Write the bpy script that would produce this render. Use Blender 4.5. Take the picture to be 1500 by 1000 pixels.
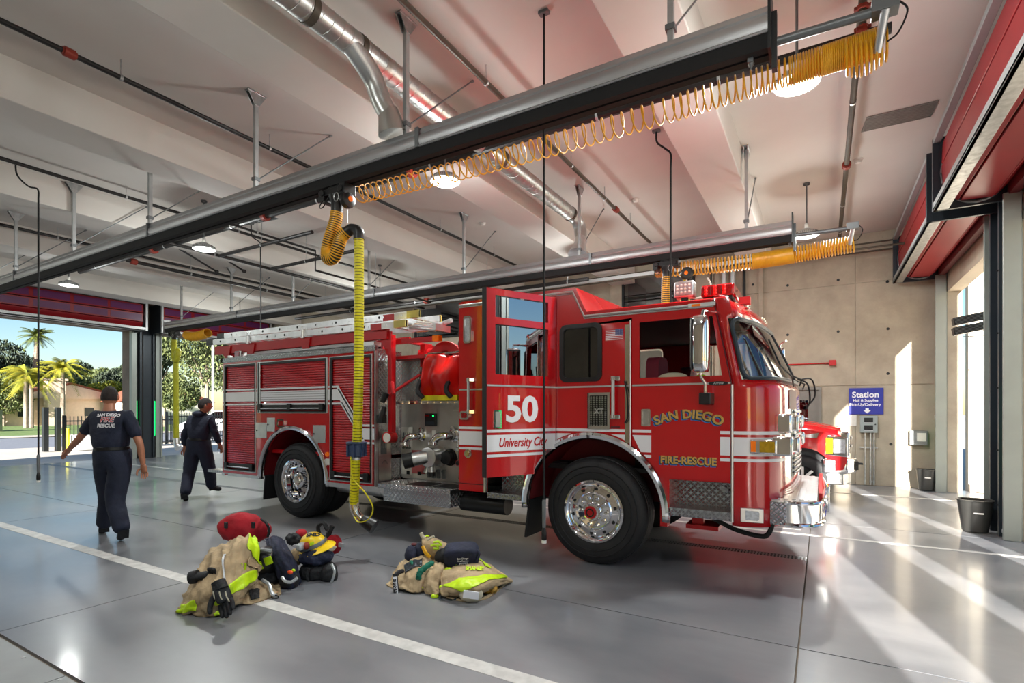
import bpy, bmesh, math, random
from mathutils import Vector, Matrix, Euler, noise
PI = math.pi
R = math.radians
random.seed(7)
scn = bpy.context.scene
for o in list(bpy.data.objects):
    bpy.data.objects.remove(o)
C = scn.collection

# ------------------------------------------------------------------ camera
cam_d = bpy.data.cameras.new('camera'); cam = bpy.data.objects.new('camera', cam_d); C.objects.link(cam)
cam.location = (0, 0, 1.6)
cam.rotation_euler = (PI/2, 0, math.asin(.5075))
cam_d.sensor_width = 36; cam_d.lens = 772/1500*36
cam_d.shift_y = 102/1500
cam_d.clip_start = .05; cam_d.clip_end = 800
scn.camera = cam

# ------------------------------------------------------------------ sky, sun, exposure
w = bpy.data.worlds.new('sky'); scn.world = w; w.use_nodes = True
nt = w.node_tree; nt.nodes.clear()
sky = nt.nodes.new('ShaderNodeTexSky'); sky.sky_type = 'NISHITA'; sky.sun_disc = False
sky.sun_elevation = R(19); sky.sun_rotation = R(166); sky.air_density = 1.0; sky.dust_density = .6; sky.ozone_density = 1.6
hsv = nt.nodes.new('ShaderNodeHueSaturation'); hsv.inputs['Saturation'].default_value = 1.25
bg = nt.nodes.new('ShaderNodeBackground'); bg.inputs['Strength'].default_value = .12
ow = nt.nodes.new('ShaderNodeOutputWorld')
nt.links.new(sky.outputs[0], hsv.inputs['Color']); nt.links.new(hsv.outputs[0], bg.inputs[0]); nt.links.new(bg.outputs[0], ow.inputs[0])
sd = bpy.data.lights.new('sun', 'SUN'); sun = bpy.data.objects.new('sun', sd); C.objects.link(sun)
sd.energy = 14.0; sd.color = (1, .95, .87); sd.angle = R(.6)
SUNDIR = Vector((-.24, .97, -.285)).normalized()
sun.rotation_euler = SUNDIR.to_track_quat('-Z', 'Y').to_euler()
scn.view_settings.view_transform = 'Standard'; scn.view_settings.look = 'None'
scn.view_settings.exposure = 0.7; scn.view_settings.gamma = 1; scn.view_settings.use_curve_mapping = False
LAMP_W = 56.0
try:
    scn.cycles.max_bounces = 10; scn.cycles.diffuse_bounces = 6; scn.cycles.glossy_bounces = 5
    scn.cycles.transmission_bounces = 6; scn.cycles.transparent_max_bounces = 12; scn.cycles.caustics_reflective = False
    scn.cycles.caustics_refractive = False; scn.cycles.sample_clamp_indirect = 8; scn.cycles.use_denoising = True
except Exception: pass

# ------------------------------------------------------------------ materials
M = {}
def mat(name, col, rough=.5, metal=0., var=.12, scale=6., bump=0., bscale=30., coat=0., spec=None, emis=None, estr=0., alpha=None, trans=0., col2=None, rvar=0., ior=None, aniso=None):
    m = bpy.data.materials.new(name); m.use_nodes = True; M[name] = m
    n = m.node_tree.nodes; l = m.node_tree.links; b = n['Principled BSDF']
    b.inputs['Roughness'].default_value = rough; b.inputs['Metallic'].default_value = metal
    tc = n.new('ShaderNodeTexCoord'); nz = n.new('ShaderNodeTexNoise'); nz.inputs['Scale'].default_value = scale; nz.inputs['Detail'].default_value = 5
    src = tc.outputs['Object']
    if aniso:
        mp = n.new('ShaderNodeMapping'); mp.inputs['Scale'].default_value = aniso; l.new(src, mp.inputs[0]); src = mp.outputs[0]
    l.new(src, nz.inputs['Vector'])
    cr = n.new('ShaderNodeMix'); cr.data_type = 'RGBA'
    c = tuple(col) + (1,); c2 = (tuple(col2) + (1,)) if col2 else tuple(max(0, x*(1-var)) for x in col) + (1,)
    cr.inputs[6].default_value = c; cr.inputs[7].default_value = c2
    mr = n.new('ShaderNodeMapRange'); mr.inputs[1].default_value = .38; mr.inputs[2].default_value = .62
    l.new(nz.outputs[0], mr.inputs[0]); l.new(mr.outputs[0], cr.inputs[0]); l.new(cr.outputs[2], b.inputs['Base Color'])
    if rvar:
        r2 = n.new('ShaderNodeMapRange'); r2.inputs[1].default_value = .3; r2.inputs[2].default_value = .7
        r2.inputs[3].default_value = max(.02, rough-rvar); r2.inputs[4].default_value = rough+rvar
        l.new(nz.outputs[0], r2.inputs[0]); l.new(r2.outputs[0], b.inputs['Roughness'])
    if bump:
        nb = n.new('ShaderNodeTexNoise'); nb.inputs['Scale'].default_value = bscale; nb.inputs['Detail'].default_value = 6; l.new(src, nb.inputs['Vector'])
        bp = n.new('ShaderNodeBump'); bp.inputs['Strength'].default_value = bump; bp.inputs['Distance'].default_value = .02
        l.new(nb.outputs[0], bp.inputs['Height']); l.new(bp.outputs[0], b.inputs['Normal'])
    if coat: b.inputs['Coat Weight'].default_value = coat; b.inputs['Coat Roughness'].default_value = .03
    if spec is not None: b.inputs['Specular IOR Level'].default_value = spec
    if emis: b.inputs['Emission Color'].default_value = tuple(emis)+(1,); b.inputs['Emission Strength'].default_value = estr
    if trans: b.inputs['Transmission Weight'].default_value = trans
    if ior: b.inputs['IOR'].default_value = ior
    if alpha is not None: b.inputs['Alpha'].default_value = alpha
    return m
def s(r, g, b):
    f = lambda v: (v/255/12.92) if v/255 <= .04045 else ((v/255+.055)/1.055)**2.4
    return (f(r), f(g), f(b))
mat('red_paint', s(192, 7, 18), .22, 0, .04, 2, coat=1.)
mat('shutter_red', s(188, 10, 20), .3, 0, .06, 3, coat=.4)
mat('red_metal', s(190, 14, 22), .4, 0, .08, 5)
mat('maroon', s(95, 10, 22), .5, 0, .1, 4)
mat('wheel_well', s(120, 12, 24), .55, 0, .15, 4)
mat('white_decal', s(238, 238, 242), .35, 0, .02, 3, coat=.4)
mat('gold_leaf', s(232, 190, 105), .3, .35, .25, 60)
mat('blue_decal', s(40, 120, 205), .4, 0, .03, 5)
mat('black_decal', s(18, 18, 20), .45, 0, .05, 5)
mat('chrome', (.88, .88, .9), .06, 1., .03, 3)
mat('aluminium', (.76, .77, .78), .36, 1., .1, 8, rvar=.06)
mat('brushed_steel', (.62, .61, .58), .35, 1., .14, 4, rvar=.06, aniso=(1, 1, .15))
mat('galvanised', (.55, .56, .56), .42, 1., .22, 14, rvar=.08)
mat('duct_steel', (.66, .66, .64), .37, 1., .2, 5, rvar=.08, bump=.06, bscale=6)
mat('grey_paint_steel', s(150, 152, 152), .45, .2, .08, 4)
mat('strut', s(178, 180, 180), .4, .5, .1, 9)
mat('rail_aluminium', (.50, .50, .51), .5, 1., .08, 5, rvar=.06, aniso=(.1, 2, 2))
mat('black_plastic', s(20, 20, 22), .4, 0, .2, 9)
mat('black_pipe', s(34, 31, 30), .45, .3, .2, 7)
mat('brown_pipe', s(84, 74, 62), .5, .3, .2, 7)
mat('orange_fitting', s(150, 50, 34), .5, .1, .2, 8)
mat('rubber', s(27, 27, 30), .62, 0, .25, 14, bump=.15, bscale=50)
mat('black_rubber_matte', s(17, 17, 19), .8, 0, .2, 9)
mat('navy_frame', s(45, 54, 62), .4, .3, .1, 4)
mat('pale_green_steel', s(156, 163, 158), .42, .3, .06, 3)
mat('housing_white', s(205, 208, 208), .4, .3, .05, 4)
mat('door_red', s(150, 26, 34), .35, 0, .08, 3)
mat('door_plum', s(104, 40, 92), .35, 0, .12, 3)
mat('yellow_hose', s(226, 214, 20), .42, 0, .08, 8)
mat('amber_hose', s(232, 170, 30), .38, 0, .1, 10)
mat('hose_dark', s(42, 36, 18), .6, 0, .2, 10)
mat('blue_plastic', s(56, 72, 104), .4, 0, .1, 8)
mat('nickel', (.82, .74, .62), .16, 1., .1, 9)
mat('orange_lens', s(240, 120, 20), .2, 0, .1, 20, coat=.6, emis=s(240, 110, 10), estr=.12)
mat('amber_lens', s(190, 150, 20), .18, 0, .3, 30, coat=.8)
mat('red_lens', s(170, 8, 18), .12, 0, .4, 40, coat=1.)
mat('clear_lens', s(225, 232, 240), .08, .3, .25, 50, coat=1.)
mat('ceiling_paint', s(212, 207, 200), .75, 0, .04, 1.3)
mat('tan_cloth', s(184, 160, 124), .85, 0, .3, 7, bump=1., bscale=11)
mat('cream_cloth', s(205, 196, 172), .85, 0, .15, 9, bump=.8, bscale=14)
mat('hivis', s(200, 236, 20), .45, 0, .12, 14, bump=.5, bscale=14, emis=s(205, 240, 20), estr=.0)
mat('silver_tape', s(190, 194, 198), .35, .3, .1, 20)
mat('navy_cloth', s(26, 32, 58), .8, 0, .3, 8, bump=1., bscale=13)
mat('navy_uniform', s(24, 31, 52), .85, 0, .25, 7, bump=1., bscale=8)
mat('black_cloth', s(19, 20, 25), .7, 0, .3, 9, bump=.9, bscale=15)
mat('red_cloth', s(172, 8, 30), .8, 0, .2, 6, bump=1., bscale=8)
mat('green_cloth', s(8, 110, 88), .8, 0, .2, 10)
mat('helmet_yellow', s(246, 206, 16), .3, 0, .04, 6, coat=.6)
mat('skin', s(176, 118, 90), .5, 0, .1, 14)
mat('hair', s(38, 28, 26), .8, 0, .3, 60, bump=.5, bscale=120)
mat('grey_metal', s(120, 124, 126), .45, .6, .1, 8)
mat('wall_plaster', s(178, 160, 136), .8, 0, .1, 3)
mat('sign_blue', s(38, 48, 150), .45, 0, .03, 3)
mat('panel_grey', s(150, 160, 160), .5, .1, .05, 3)
mat('paper', s(232, 230, 222), .7, 0, .06, 20)
mat('lamp_glow', (1, .95, .85), .4, 0, .02, 3, emis=(1, .93, .8), estr=5.0)
mat('led_green', s(40, 230, 120), .3, 0, .02, 3, emis=s(20, 235, 110), estr=1.6)
mat('tube_glow', (1, 1, .95), .4, 0, .02, 3, emis=(1, .97, .88), estr=1.6)
mat('dark_room', s(80, 84, 84), .8, 0, .2, 2)
mat('leaf_dark', s(58, 70, 46), .7, 0, .5, 1.2, col2=s(28, 40, 28))
mat('leaf_mid', s(104, 112, 62), .7, 0, .4, 1.2, col2=s(56, 70, 38))
mat('leaf_yellow', s(170, 160, 44), .65, 0, .3, 2, col2=s(112, 120, 40))
mat('palm_green', s(110, 120, 50), .6, 0, .4, 2, col2=s(60, 70, 30))
mat('bark', s(150, 134, 118), .85, 0, .3, 6, bump=.5, bscale=14)
mat('grass', s(112, 128, 72), .9, 0, .3, 2, col2=s(80, 112, 44), bump=.4)
mat('asphalt', s(120, 124, 134), .85, 0, .12, 5, bump=.1)
mat('pale_concrete', s(196, 188, 178), .8, 0, .1, 1.5)
mat('stucco', s(226, 200, 182), .85, 0, .06, 4)
mat('white_stucco', s(235, 228, 214), .85, 0, .03, 2)
mat('roof_tile', s(150, 84, 60), .8, 0, .25, 10, bump=.4)
mat('car_white', s(230, 232, 236), .25, 0, .03, 3, coat=.8)
mat('dark_steel', s(40, 44, 46), .5, .5, .15, 8)
mat('seat_maroon', s(120, 30, 52), .75, 0, .12, 8)
mat('cab_interior', s(34, 30, 34), .7, 0, .2, 4)
mat('bin_grey', s(64, 64, 62), .35, .3, .12, 6)
mat('vent_grey', s(128, 124, 118), .6, .2, .08, 8)
mat('frosted_bottle', s(70, 60, 50), .3, 0, .1, 8)
mat('orange_plastic', s(230, 80, 40), .4, 0, .05, 8)

def glass(name, tint, mixf, rough=0.0):
    m = bpy.data.materials.new(name); m.use_nodes = True; M[name] = m
    n = m.node_tree.nodes; l = m.node_tree.links; n.clear()
    o = n.new('ShaderNodeOutputMaterial'); t = n.new('ShaderNodeBsdfTransparent'); g = n.new('ShaderNodeBsdfGlossy'); mx = n.new('ShaderNodeMixShader')
    f = n.new('ShaderNodeFresnel'); f.inputs[0].default_value = 1.5
    ad = n.new('ShaderNodeMath'); ad.operation = 'MULTIPLY_ADD'; ad.inputs[1].default_value = 1.0; ad.inputs[2].default_value = mixf; ad.use_clamp = True
    t.inputs[0].default_value = tuple(tint)+(1,); g.inputs[0].default_value = (.95, .97, 1, 1); g.inputs['Roughness'].default_value = rough
    l.new(f.outputs[0], ad.inputs[0]); l.new(ad.outputs[0], mx.inputs[0]); l.new(t.outputs[0], mx.inputs[1]); l.new(g.outputs[0], mx.inputs[2]); l.new(mx.outputs[0], o.inputs[0])
glass('window_glass', (.62, .66, .68), .10)
glass('tinted_glass', (.16, .17, .18), .08)
glass('mirror_glass', (.05, .05, .06), .55)
glass('door_glass', (.05, .05, .06), .45)

def tread(name, ax):      # raised diamond tread: bars alternately leaning left and right
    m = bpy.data.materials.new(name); m.use_nodes = True; M[name] = m
    n = m.node_tree.nodes; l = m.node_tree.links; b = n['Principled BSDF']
    b.inputs['Metallic'].default_value = 1; b.inputs['Roughness'].default_value = .24; b.inputs['Base Color'].default_value = (.74, .75, .77, 1)
    tc = n.new('ShaderNodeTexCoord'); sp = n.new('ShaderNodeSeparateXYZ'); l.new(tc.outputs['Object'], sp.inputs[0])
    def mth(op, a, bb=None):
        q = n.new('ShaderNodeMath'); q.operation = op
        for i, v in enumerate((a, bb)):
            if v is None: continue
            if isinstance(v, (int, float)): q.inputs[i].default_value = v
            else: l.new(v, q.inputs[i])
        return q.outputs[0]
    U = sp.outputs[ax[0]]; V = sp.outputs[ax[1]]
    k = 2*PI/.068
    a = mth('MULTIPLY', mth('ADD', U, V), k); c = mth('MULTIPLY', mth('SUBTRACT', U, V), k)
    h1 = mth('MULTIPLY', mth('POWER', mth('ABSOLUTE', mth('COSINE', a)), 6.), mth('GREATER_THAN', mth('COSINE', c), .05))
    h2 = mth('MULTIPLY', mth('POWER', mth('ABSOLUTE', mth('COSINE', c)), 6.), mth('LESS_THAN', mth('COSINE', a), -.05))
    h = mth('MAXIMUM', h1, h2)
    cm = n.new('ShaderNodeMix'); cm.data_type = 'RGBA'; cm.inputs[6].default_value = (.48, .49, .51, 1); cm.inputs[7].default_value = (.92, .92, .93, 1); l.new(h, cm.inputs[0]); l.new(cm.outputs[2], b.inputs['Base Color'])
    bp = n.new('ShaderNodeBump'); bp.inputs['Strength'].default_value = 1.; bp.inputs['Distance'].default_value = .012
    l.new(h, bp.inputs['Height']); l.new(bp.outputs[0], b.inputs['Normal'])
tread('tread_side', (0, 2)); tread('tread_top', (0, 1)); tread('tread_front', (1, 2))

def floor_mat():
    m = bpy.data.materials.new('polished_concrete'); m.use_nodes = True; M['polished_concrete'] = m
    n = m.node_tree.nodes; l = m.node_tree.links; b = n['Principled BSDF']
    tc = n.new('ShaderNodeTexCoord'); geo = n.new('ShaderNodeNewGeometry')
    mp = n.new('ShaderNodeMapping'); mp.inputs['Scale'].default_value = (.8, 1.6, 1); mp.inputs['Rotation'].default_value = (0, 0, .15); l.new(geo.outputs['Position'], mp.inputs[0])
    a = n.new('ShaderNodeTexNoise'); a.inputs['Scale'].default_value = .9; a.inputs['Detail'].default_value = 4; a.inputs['Roughness'].default_value = .5; l.new(mp.outputs[0], a.inputs['Vector'])
    c = n.new('ShaderNodeTexNoise'); c.inputs['Scale'].default_value = 9; c.inputs['Detail'].default_value = 3; l.new(mp.outputs[0], c.inputs['Vector'])
    r = n.new('ShaderNodeValToRGB'); r.color_ramp.elements[0].position = .3; r.color_ramp.elements[0].color = s(108, 111, 117)+(1,)
    r.color_ramp.elements[1].position = .7; r.color_ramp.elements[1].color = s(142, 142, 145)+(1,)
    l.new(a.outputs[0], r.inputs[0])
    mx = n.new('ShaderNodeMix'); mx.data_type = 'RGBA'; mx.blend_type = 'MULTIPLY'; mx.inputs[0].default_value = .12
    l.new(r.outputs[0], mx.inputs[6]); l.new(c.outputs[0], mx.inputs[7]); l.new(mx.outputs[2], b.inputs['Base Color'])
    rr = n.new('ShaderNodeMapRange'); rr.inputs[1].default_value = .35; rr.inputs[2].default_value = .65; rr.inputs[3].default_value = .285; rr.inputs[4].default_value = .42
    l.new(a.outputs[0], rr.inputs[0]); l.new(rr.outputs[0], b.inputs['Roughness'])
    bp = n.new('ShaderNodeBump'); bp.inputs['Strength'].default_value = .035; bp.inputs['Distance'].default_value = .02
    w2 = n.new('ShaderNodeTexNoise'); w2.inputs['Scale'].default_value = 3.5; w2.inputs['Detail'].default_value = 4; l.new(mp.outputs[0], w2.inputs['Vector'])
    l.new(w2.outputs[0], bp.inputs['Height']); l.new(bp.outputs[0], b.inputs['Normal'])
    b.inputs['Specular IOR Level'].default_value = .6
    b.inputs['Coat Weight'].default_value = .35; b.inputs['Coat Roughness'].default_value = .12
floor_mat()
def concrete(name, c1, c2, sc=1.2):
    m = bpy.data.materials.new(name); m.use_nodes = True; M[name] = m
    n = m.node_tree.nodes; l = m.node_tree.links; b = n['Principled BSDF']; b.inputs['Roughness'].default_value = .72
    geo = n.new('ShaderNodeNewGeometry')
    a = n.new('ShaderNodeTexNoise'); a.inputs['Scale'].default_value = sc; a.inputs['Detail'].default_value = 9; a.inputs['Roughness'].default_value = .65; l.new(geo.outputs['Position'], a.inputs['Vector'])
    r = n.new('ShaderNodeValToRGB'); r.color_ramp.elements[0].position = .3; r.color_ramp.elements[0].color = tuple(c1)+(1,); r.color_ramp.elements[1].position = .68; r.color_ramp.elements[1].color = tuple(c2)+(1,)
    l.new(a.outputs[0], r.inputs[0])
    v = n.new('ShaderNodeTexVoronoi'); v.inputs['Scale'].default_value = 3.1; l.new(geo.outputs['Position'], v.inputs['Vector'])
    st = n.new('ShaderNodeMapRange'); st.inputs[1].default_value = .01; st.inputs[2].default_value = .05; st.inputs[3].default_value = .45; st.inputs[4].default_value = 1; l.new(v.outputs[0], st.inputs[0])
    mx = n.new('ShaderNodeMix'); mx.data_type = 'RGBA'; mx.blend_type = 'MULTIPLY'; mx.inputs[0].default_value = .5
    l.new(r.outputs[0], mx.inputs[6]); l.new(st.outputs[0], mx.inputs[7]); l.new(mx.outputs[2], b.inputs['Base Color'])
    f = n.new('ShaderNodeTexNoise'); f.inputs['Scale'].default_value = 25; f.inputs['Detail'].default_value = 6; l.new(geo.outputs['Position'], f.inputs['Vector'])
    bp = n.new('ShaderNodeBump'); bp.inputs['Strength'].default_value = .2; bp.inputs['Distance'].default_value = .01; l.new(f.outputs[0], bp.inputs['Height']); l.new(bp.outputs[0], b.inputs['Normal'])
concrete('wall_concrete', s(152, 141, 124), s(186, 175, 156))
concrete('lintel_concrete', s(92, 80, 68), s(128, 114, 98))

# ------------------------------------------------------------------ mesh helpers
class MB:
    def __init__(self): self.v = []; self.f = []; self.mi = []; self.cur = 0
    def add(self, vs, fs):
        o = len(self.v); self.v += [tuple(p) for p in vs]; self.f += [tuple(i+o for i in f) for f in fs]; self.mi += [self.cur]*len(fs); return self
    def box(self, x0, x1, y0, y1, z0, z1, rot=None, at=None):
        vs = [Vector((x, y, z)) for x in (x0, x1) for y in (y0, y1) for z in (z0, z1)]
        if rot is not None:
            c = Vector(at) if at is not None else Vector(((x0+x1)/2, (y0+y1)/2, (z0+z1)/2)); m = Euler(rot).to_matrix()
            vs = [m @ (p-c) + c for p in vs]
        return self.add(vs, [(0, 1, 3, 2), (4, 6, 7, 5), (0, 4, 5, 1), (2, 3, 7, 6), (0, 2, 6, 4), (1, 5, 7, 3)])
    def cyl(self, a, b, r, n=12, r2=None, cap=True):
        return self.tube([a, b], r if r2 is None else [r, r2], n, cap)
    def tube(self, path, r, n=8, cap=True, closed=False):
        P = [Vector(p) for p in path]; k = len(P); rs = r if isinstance(r, (list, tuple)) else [r]*k
        T = []
        for i in range(k):
            a = P[i-1] if (i or closed) else P[i]; b = P[(i+1) % k] if (i < k-1 or closed) else P[i]
            t = (b-a); T.append(t.normalized() if t.length > 1e-9 else Vector((0, 0, 1)))
        up = Vector((0, 0, 1)) if abs(T[0].z) < .9 else Vector((1, 0, 0))
        u = T[0].cross(up).normalized(); vs = []
        for i in range(k):
            u = (u - T[i]*u.dot(T[i]))
            if u.length < 1e-6: u = T[i].orthogonal()
            u.normalize(); v = T[i].cross(u)
            for j in range(n):
                a = 2*PI*j/n; vs.append(P[i] + (u*math.cos(a)+v*math.sin(a))*rs[i])
        fs = []
        m = k if closed else k-1
        for i in range(m):
            for j in range(n):
                i2 = (i+1) % k
                fs.append((i*n+j, i*n+(j+1) % n, i2*n+(j+1) % n, i2*n+j))
        if cap and not closed:
            fs.append(tuple(range(n))[::-1]); fs.append(tuple((k-1)*n+j for j in range(n)))
        return self.add(vs, fs)
    def lathe(self, prof, o, axis='Z', n=24, closed=False, cap=False):   # prof: (radius, height)
        ax = {'X': (Vector((1, 0, 0)), Vector((0, 1, 0)), Vector((0, 0, 1))), 'Y': (Vector((0, 1, 0)), Vector((0, 0, 1)), Vector((1, 0, 0))), 'Z': (Vector((0, 0, 1)), Vector((1, 0, 0)), Vector((0, 1, 0)))}
        w_, u, v = ax[axis] if isinstance(axis, str) else axis
        o = Vector(o); vs = []
        for r, h in prof:
            for j in range(n):
                a = 2*PI*j/n; vs.append(o + w_*h + (u*math.cos(a)+v*math.sin(a))*r)
        fs = []
        k = len(prof)
        for i in range(k if closed else k-1):
            for j in range(n):
                i2 = (i+1) % k
                fs.append((i*n+j, i*n+(j+1) % n, i2*n+(j+1) % n, i2*n+j))
        if cap and not closed:
            if prof[0][0] > 1e-4: fs.append(tuple(range(n))[::-1])
            if prof[-1][0] > 1e-4: fs.append(tuple((k-1)*n+j for j in range(n)))
        return self.add(vs, fs)
    def sphere(self, c, r, n=16, m=10, sc=(1, 1, 1)):
        prof = [(max(1e-5, math.sin(PI*i/m)), -math.cos(PI*i/m)) for i in range(m+1)]
        b = MB().lathe(prof, (0, 0, 0), 'Z', n); c = Vector(c)
        return self.add([c+Vector((p[0]*r*sc[0], p[1]*r*sc[1], p[2]*r*sc[2])) for p in b.v], b.f)
    def prism(self, poly, a0, a1, plane='XZ'):   # poly in the plane, extruded along the third axis from a0 to a1
        mk = {'XZ': lambda p, a: (p[0], a, p[1]), 'YZ': lambda p, a: (a, p[0], p[1]), 'XY': lambda p, a: (p[0], p[1], a)}[plane]
        n = len(poly)
        vs = [mk(p, a0) for p in poly] + [mk(p, a1) for p in poly]
        return self.add(vs, [tuple(range(n)), tuple(range(2*n-1, n-1, -1))] + [(i, i+n, (i+1) % n+n, (i+1) % n) for i in range(n)])
    def grid(self, fn, nu, nv):
        vs = [fn(i/nu, j/nv) for j in range(nv+1) for i in range(nu+1)]
        return self.add(vs, [(j*(nu+1)+i, j*(nu+1)+i+1, (j+1)*(nu+1)+i+1, (j+1)*(nu+1)+i) for j in range(nv) for i in range(nu)])
    def xf(self, m):
        self.v = [tuple(m @ Vector(p)) for p in self.v]; return self
    def me(self, name, mats, off=(0, 0, 0), smooth=35):
        me = bpy.data.meshes.new(name); off = Vector(off)
        me.from_pydata([tuple(Vector(p)-off) for p in self.v], [], self.f); me.validate()
        bm = bmesh.new(); bm.from_mesh(me); bmesh.ops.recalc_face_normals(bm, faces=bm.faces); bm.to_mesh(me); bm.free()
        for m_ in (mats if isinstance(mats, (list, tuple)) else [mats]): me.materials.append(M[m_] if isinstance(m_, str) else m_)
        if len(me.materials) > 1 and len(me.polygons) == len(self.mi):
            for p, i in zip(me.polygons, self.mi): p.material_index = i
        if smooth:
            me.polygons.foreach_set('use_smooth', [True]*len(me.polygons)); me.set_sharp_from_angle(angle=R(smooth))
        return me
    def build(self, name, mats, parent=None, bevel=0, off=None, smooth=35, kind=None, label=None, solid=0, sub=0):
        o_ = Vector((0, 0, 0))
        if parent is not None: o_ = world_loc(parent)
        elif off is not None: o_ = Vector(off)
        ob = bpy.data.objects.new(name, self.me(name, mats, o_, smooth)); C.objects.link(ob)
        if parent is not None: ob.parent = parent
        elif off is not None: ob.location = off
        if solid: q = ob.modifiers.new('thick', 'SOLIDIFY'); q.thickness = solid; q.offset = 0
        if sub: q = ob.modifiers.new('sub', 'SUBSURF'); q.levels = sub; q.render_levels = sub
        if bevel: q = ob.modifiers.new('bevel', 'BEVEL'); q.width = bevel; q.segments = 2; q.limit_method = 'ANGLE'; q.angle_limit = R(40)
        if kind: ob['kind'] = kind
        if label: ob['label'] = label
        return ob
def world_loc(o):
    v = Vector((0, 0, 0))
    while o is not None: v = v + o.location; o = o.parent
    return v
def thing(name, label, cat, loc=(0, 0, 0), group=None):
    o = bpy.data.objects.new(name, None); C.objects.link(o); o.location = loc; o.empty_display_size = .1
    o['label'] = label; o['category'] = cat
    if group: o['group'] = group
    return o
def tag(o, label, cat, group=None):
    o['label'] = label; o['category'] = cat
    if group: o['group'] = group
    return o
def struct(name, loc=(0, 0, 0), label=None):
    o = bpy.data.objects.new(name, None); C.objects.link(o); o.location = loc; o['kind'] = 'structure'
    if label: o['label'] = label
    return o
def dup(root, loc, label=None, group=None):
    def cp(o, par):
        c = o.copy(); C.objects.link(c); c.parent = par
        for ch in o.children: cp(ch, c)
        return c
    r = cp(root, None); r.location = loc
    if label: r['label'] = label
    if group: r['group'] = group
    return r
def curve_mesh(obj):
    bpy.context.view_layer.update()
    dg = bpy.context.evaluated_depsgraph_get()
    me = bpy.data.meshes.new_from_object(obj.evaluated_get(dg), depsgraph=dg)
    b = MB(); b.v = [tuple(v.co) for v in me.vertices]; b.f = [tuple(p.vertices) for p in me.polygons]; b.mi = [0]*len(b.f)
    cd = obj.data; bpy.data.objects.remove(obj); bpy.data.meshes.remove(me); bpy.data.curves.remove(cd)
    return b
def plate(loops, depth):      # outline with holes in a local XY plane, thickness along local Z (0..depth)
    cu = bpy.data.curves.new('tmp', 'CURVE'); cu.dimensions = '2D'; cu.fill_mode = 'BOTH'; cu.extrude = depth/2
    for lp in loops:
        sp = cu.splines.new('POLY'); sp.points.add(len(lp)-1); sp.use_cyclic_u = True
        for i, p in enumerate(lp): sp.points[i].co = (p[0], p[1], 0, 1)
    o = bpy.data.objects.new('tmp', cu); C.objects.link(o); b = curve_mesh(o)
    b.v = [(x, y, z+depth/2) for x, y, z in b.v]; return b
def plate_xz(loops, y0, depth):   # same, standing in the XZ plane, from y0 to y0+depth
    b = plate(loops, depth); b.v = [(x, y0+z, y) for x, y, z in b.v]; return b
def plate_yz(loops, x0, depth):
    b = plate(loops, depth); b.v = [(x0+z, x, y) for x, y, z in b.v]; return b
def text(str_, size, ext=.002, bold=0., shear=0., align='CENTER', sx=1., arc=0.):
    cu = bpy.data.curves.new('txt', 'FONT'); cu.body = str_; cu.size = size; cu.extrude = ext; cu.offset = bold; cu.shear = shear; cu.align_x = align; cu.resolution_u = 3
    o = bpy.data.objects.new('txt', cu); C.objects.link(o); b = curve_mesh(o)
    b.v = [(x*sx, y, z) for x, y, z in b.v]
    if arc:      # bend over an arch: the rise falls with the square of the distance from the middle, letters tilt with it
        xm = max(abs(p[0]) for p in b.v) or 1
        b.v = [(x - arc*2*x/xm/xm*-1*(y)*1.0*0.9, y - arc*(x/xm)**2, z) for x, y, z in b.v]
    return b
def place_xz(b, x, y, z):  # text drawn in XY, facing -Y, reading along +X
    b.v = [(x+p[0], y-p[2], z+p[1]) for p in b.v]; return b
def rrect(x0, x1, y0, y1, r, n=5):
    out = []
    for cx, cy, a0 in ((x1-r, y1-r, 0), (x0+r, y1-r, 90), (x0+r, y0+r, 180), (x1-r, y0+r, 270)):
        for i in range(n+1):
            a = R(a0+90*i/n); out.append((cx+r*math.cos(a), cy+r*math.sin(a)))
    return out
def arcpts(cx, cy, r, a0, a1, n=16):
    return [(cx+r*math.cos(R(a0+(a1-a0)*i/n)), cy+r*math.sin(R(a0+(a1-a0)*i/n))) for i in range(n+1)]
def smoothpath(pts, n=8):
    P = [Vector(p) for p in pts]; P = [P[0]*2-P[1]]+P+[P[-1]*2-P[-2]]; out = []
    for i in range(1, len(P)-2):
        for k in range(n):
            t = k/n; a, b, c, d = P[i-1], P[i], P[i+1], P[i+2]
            out.append(.5*((2*b)+(c-a)*t+(2*a-5*b+4*c-d)*t*t+(3*b-a-3*c+d)*t**3))
    out.append(P[-2]); return out
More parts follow.
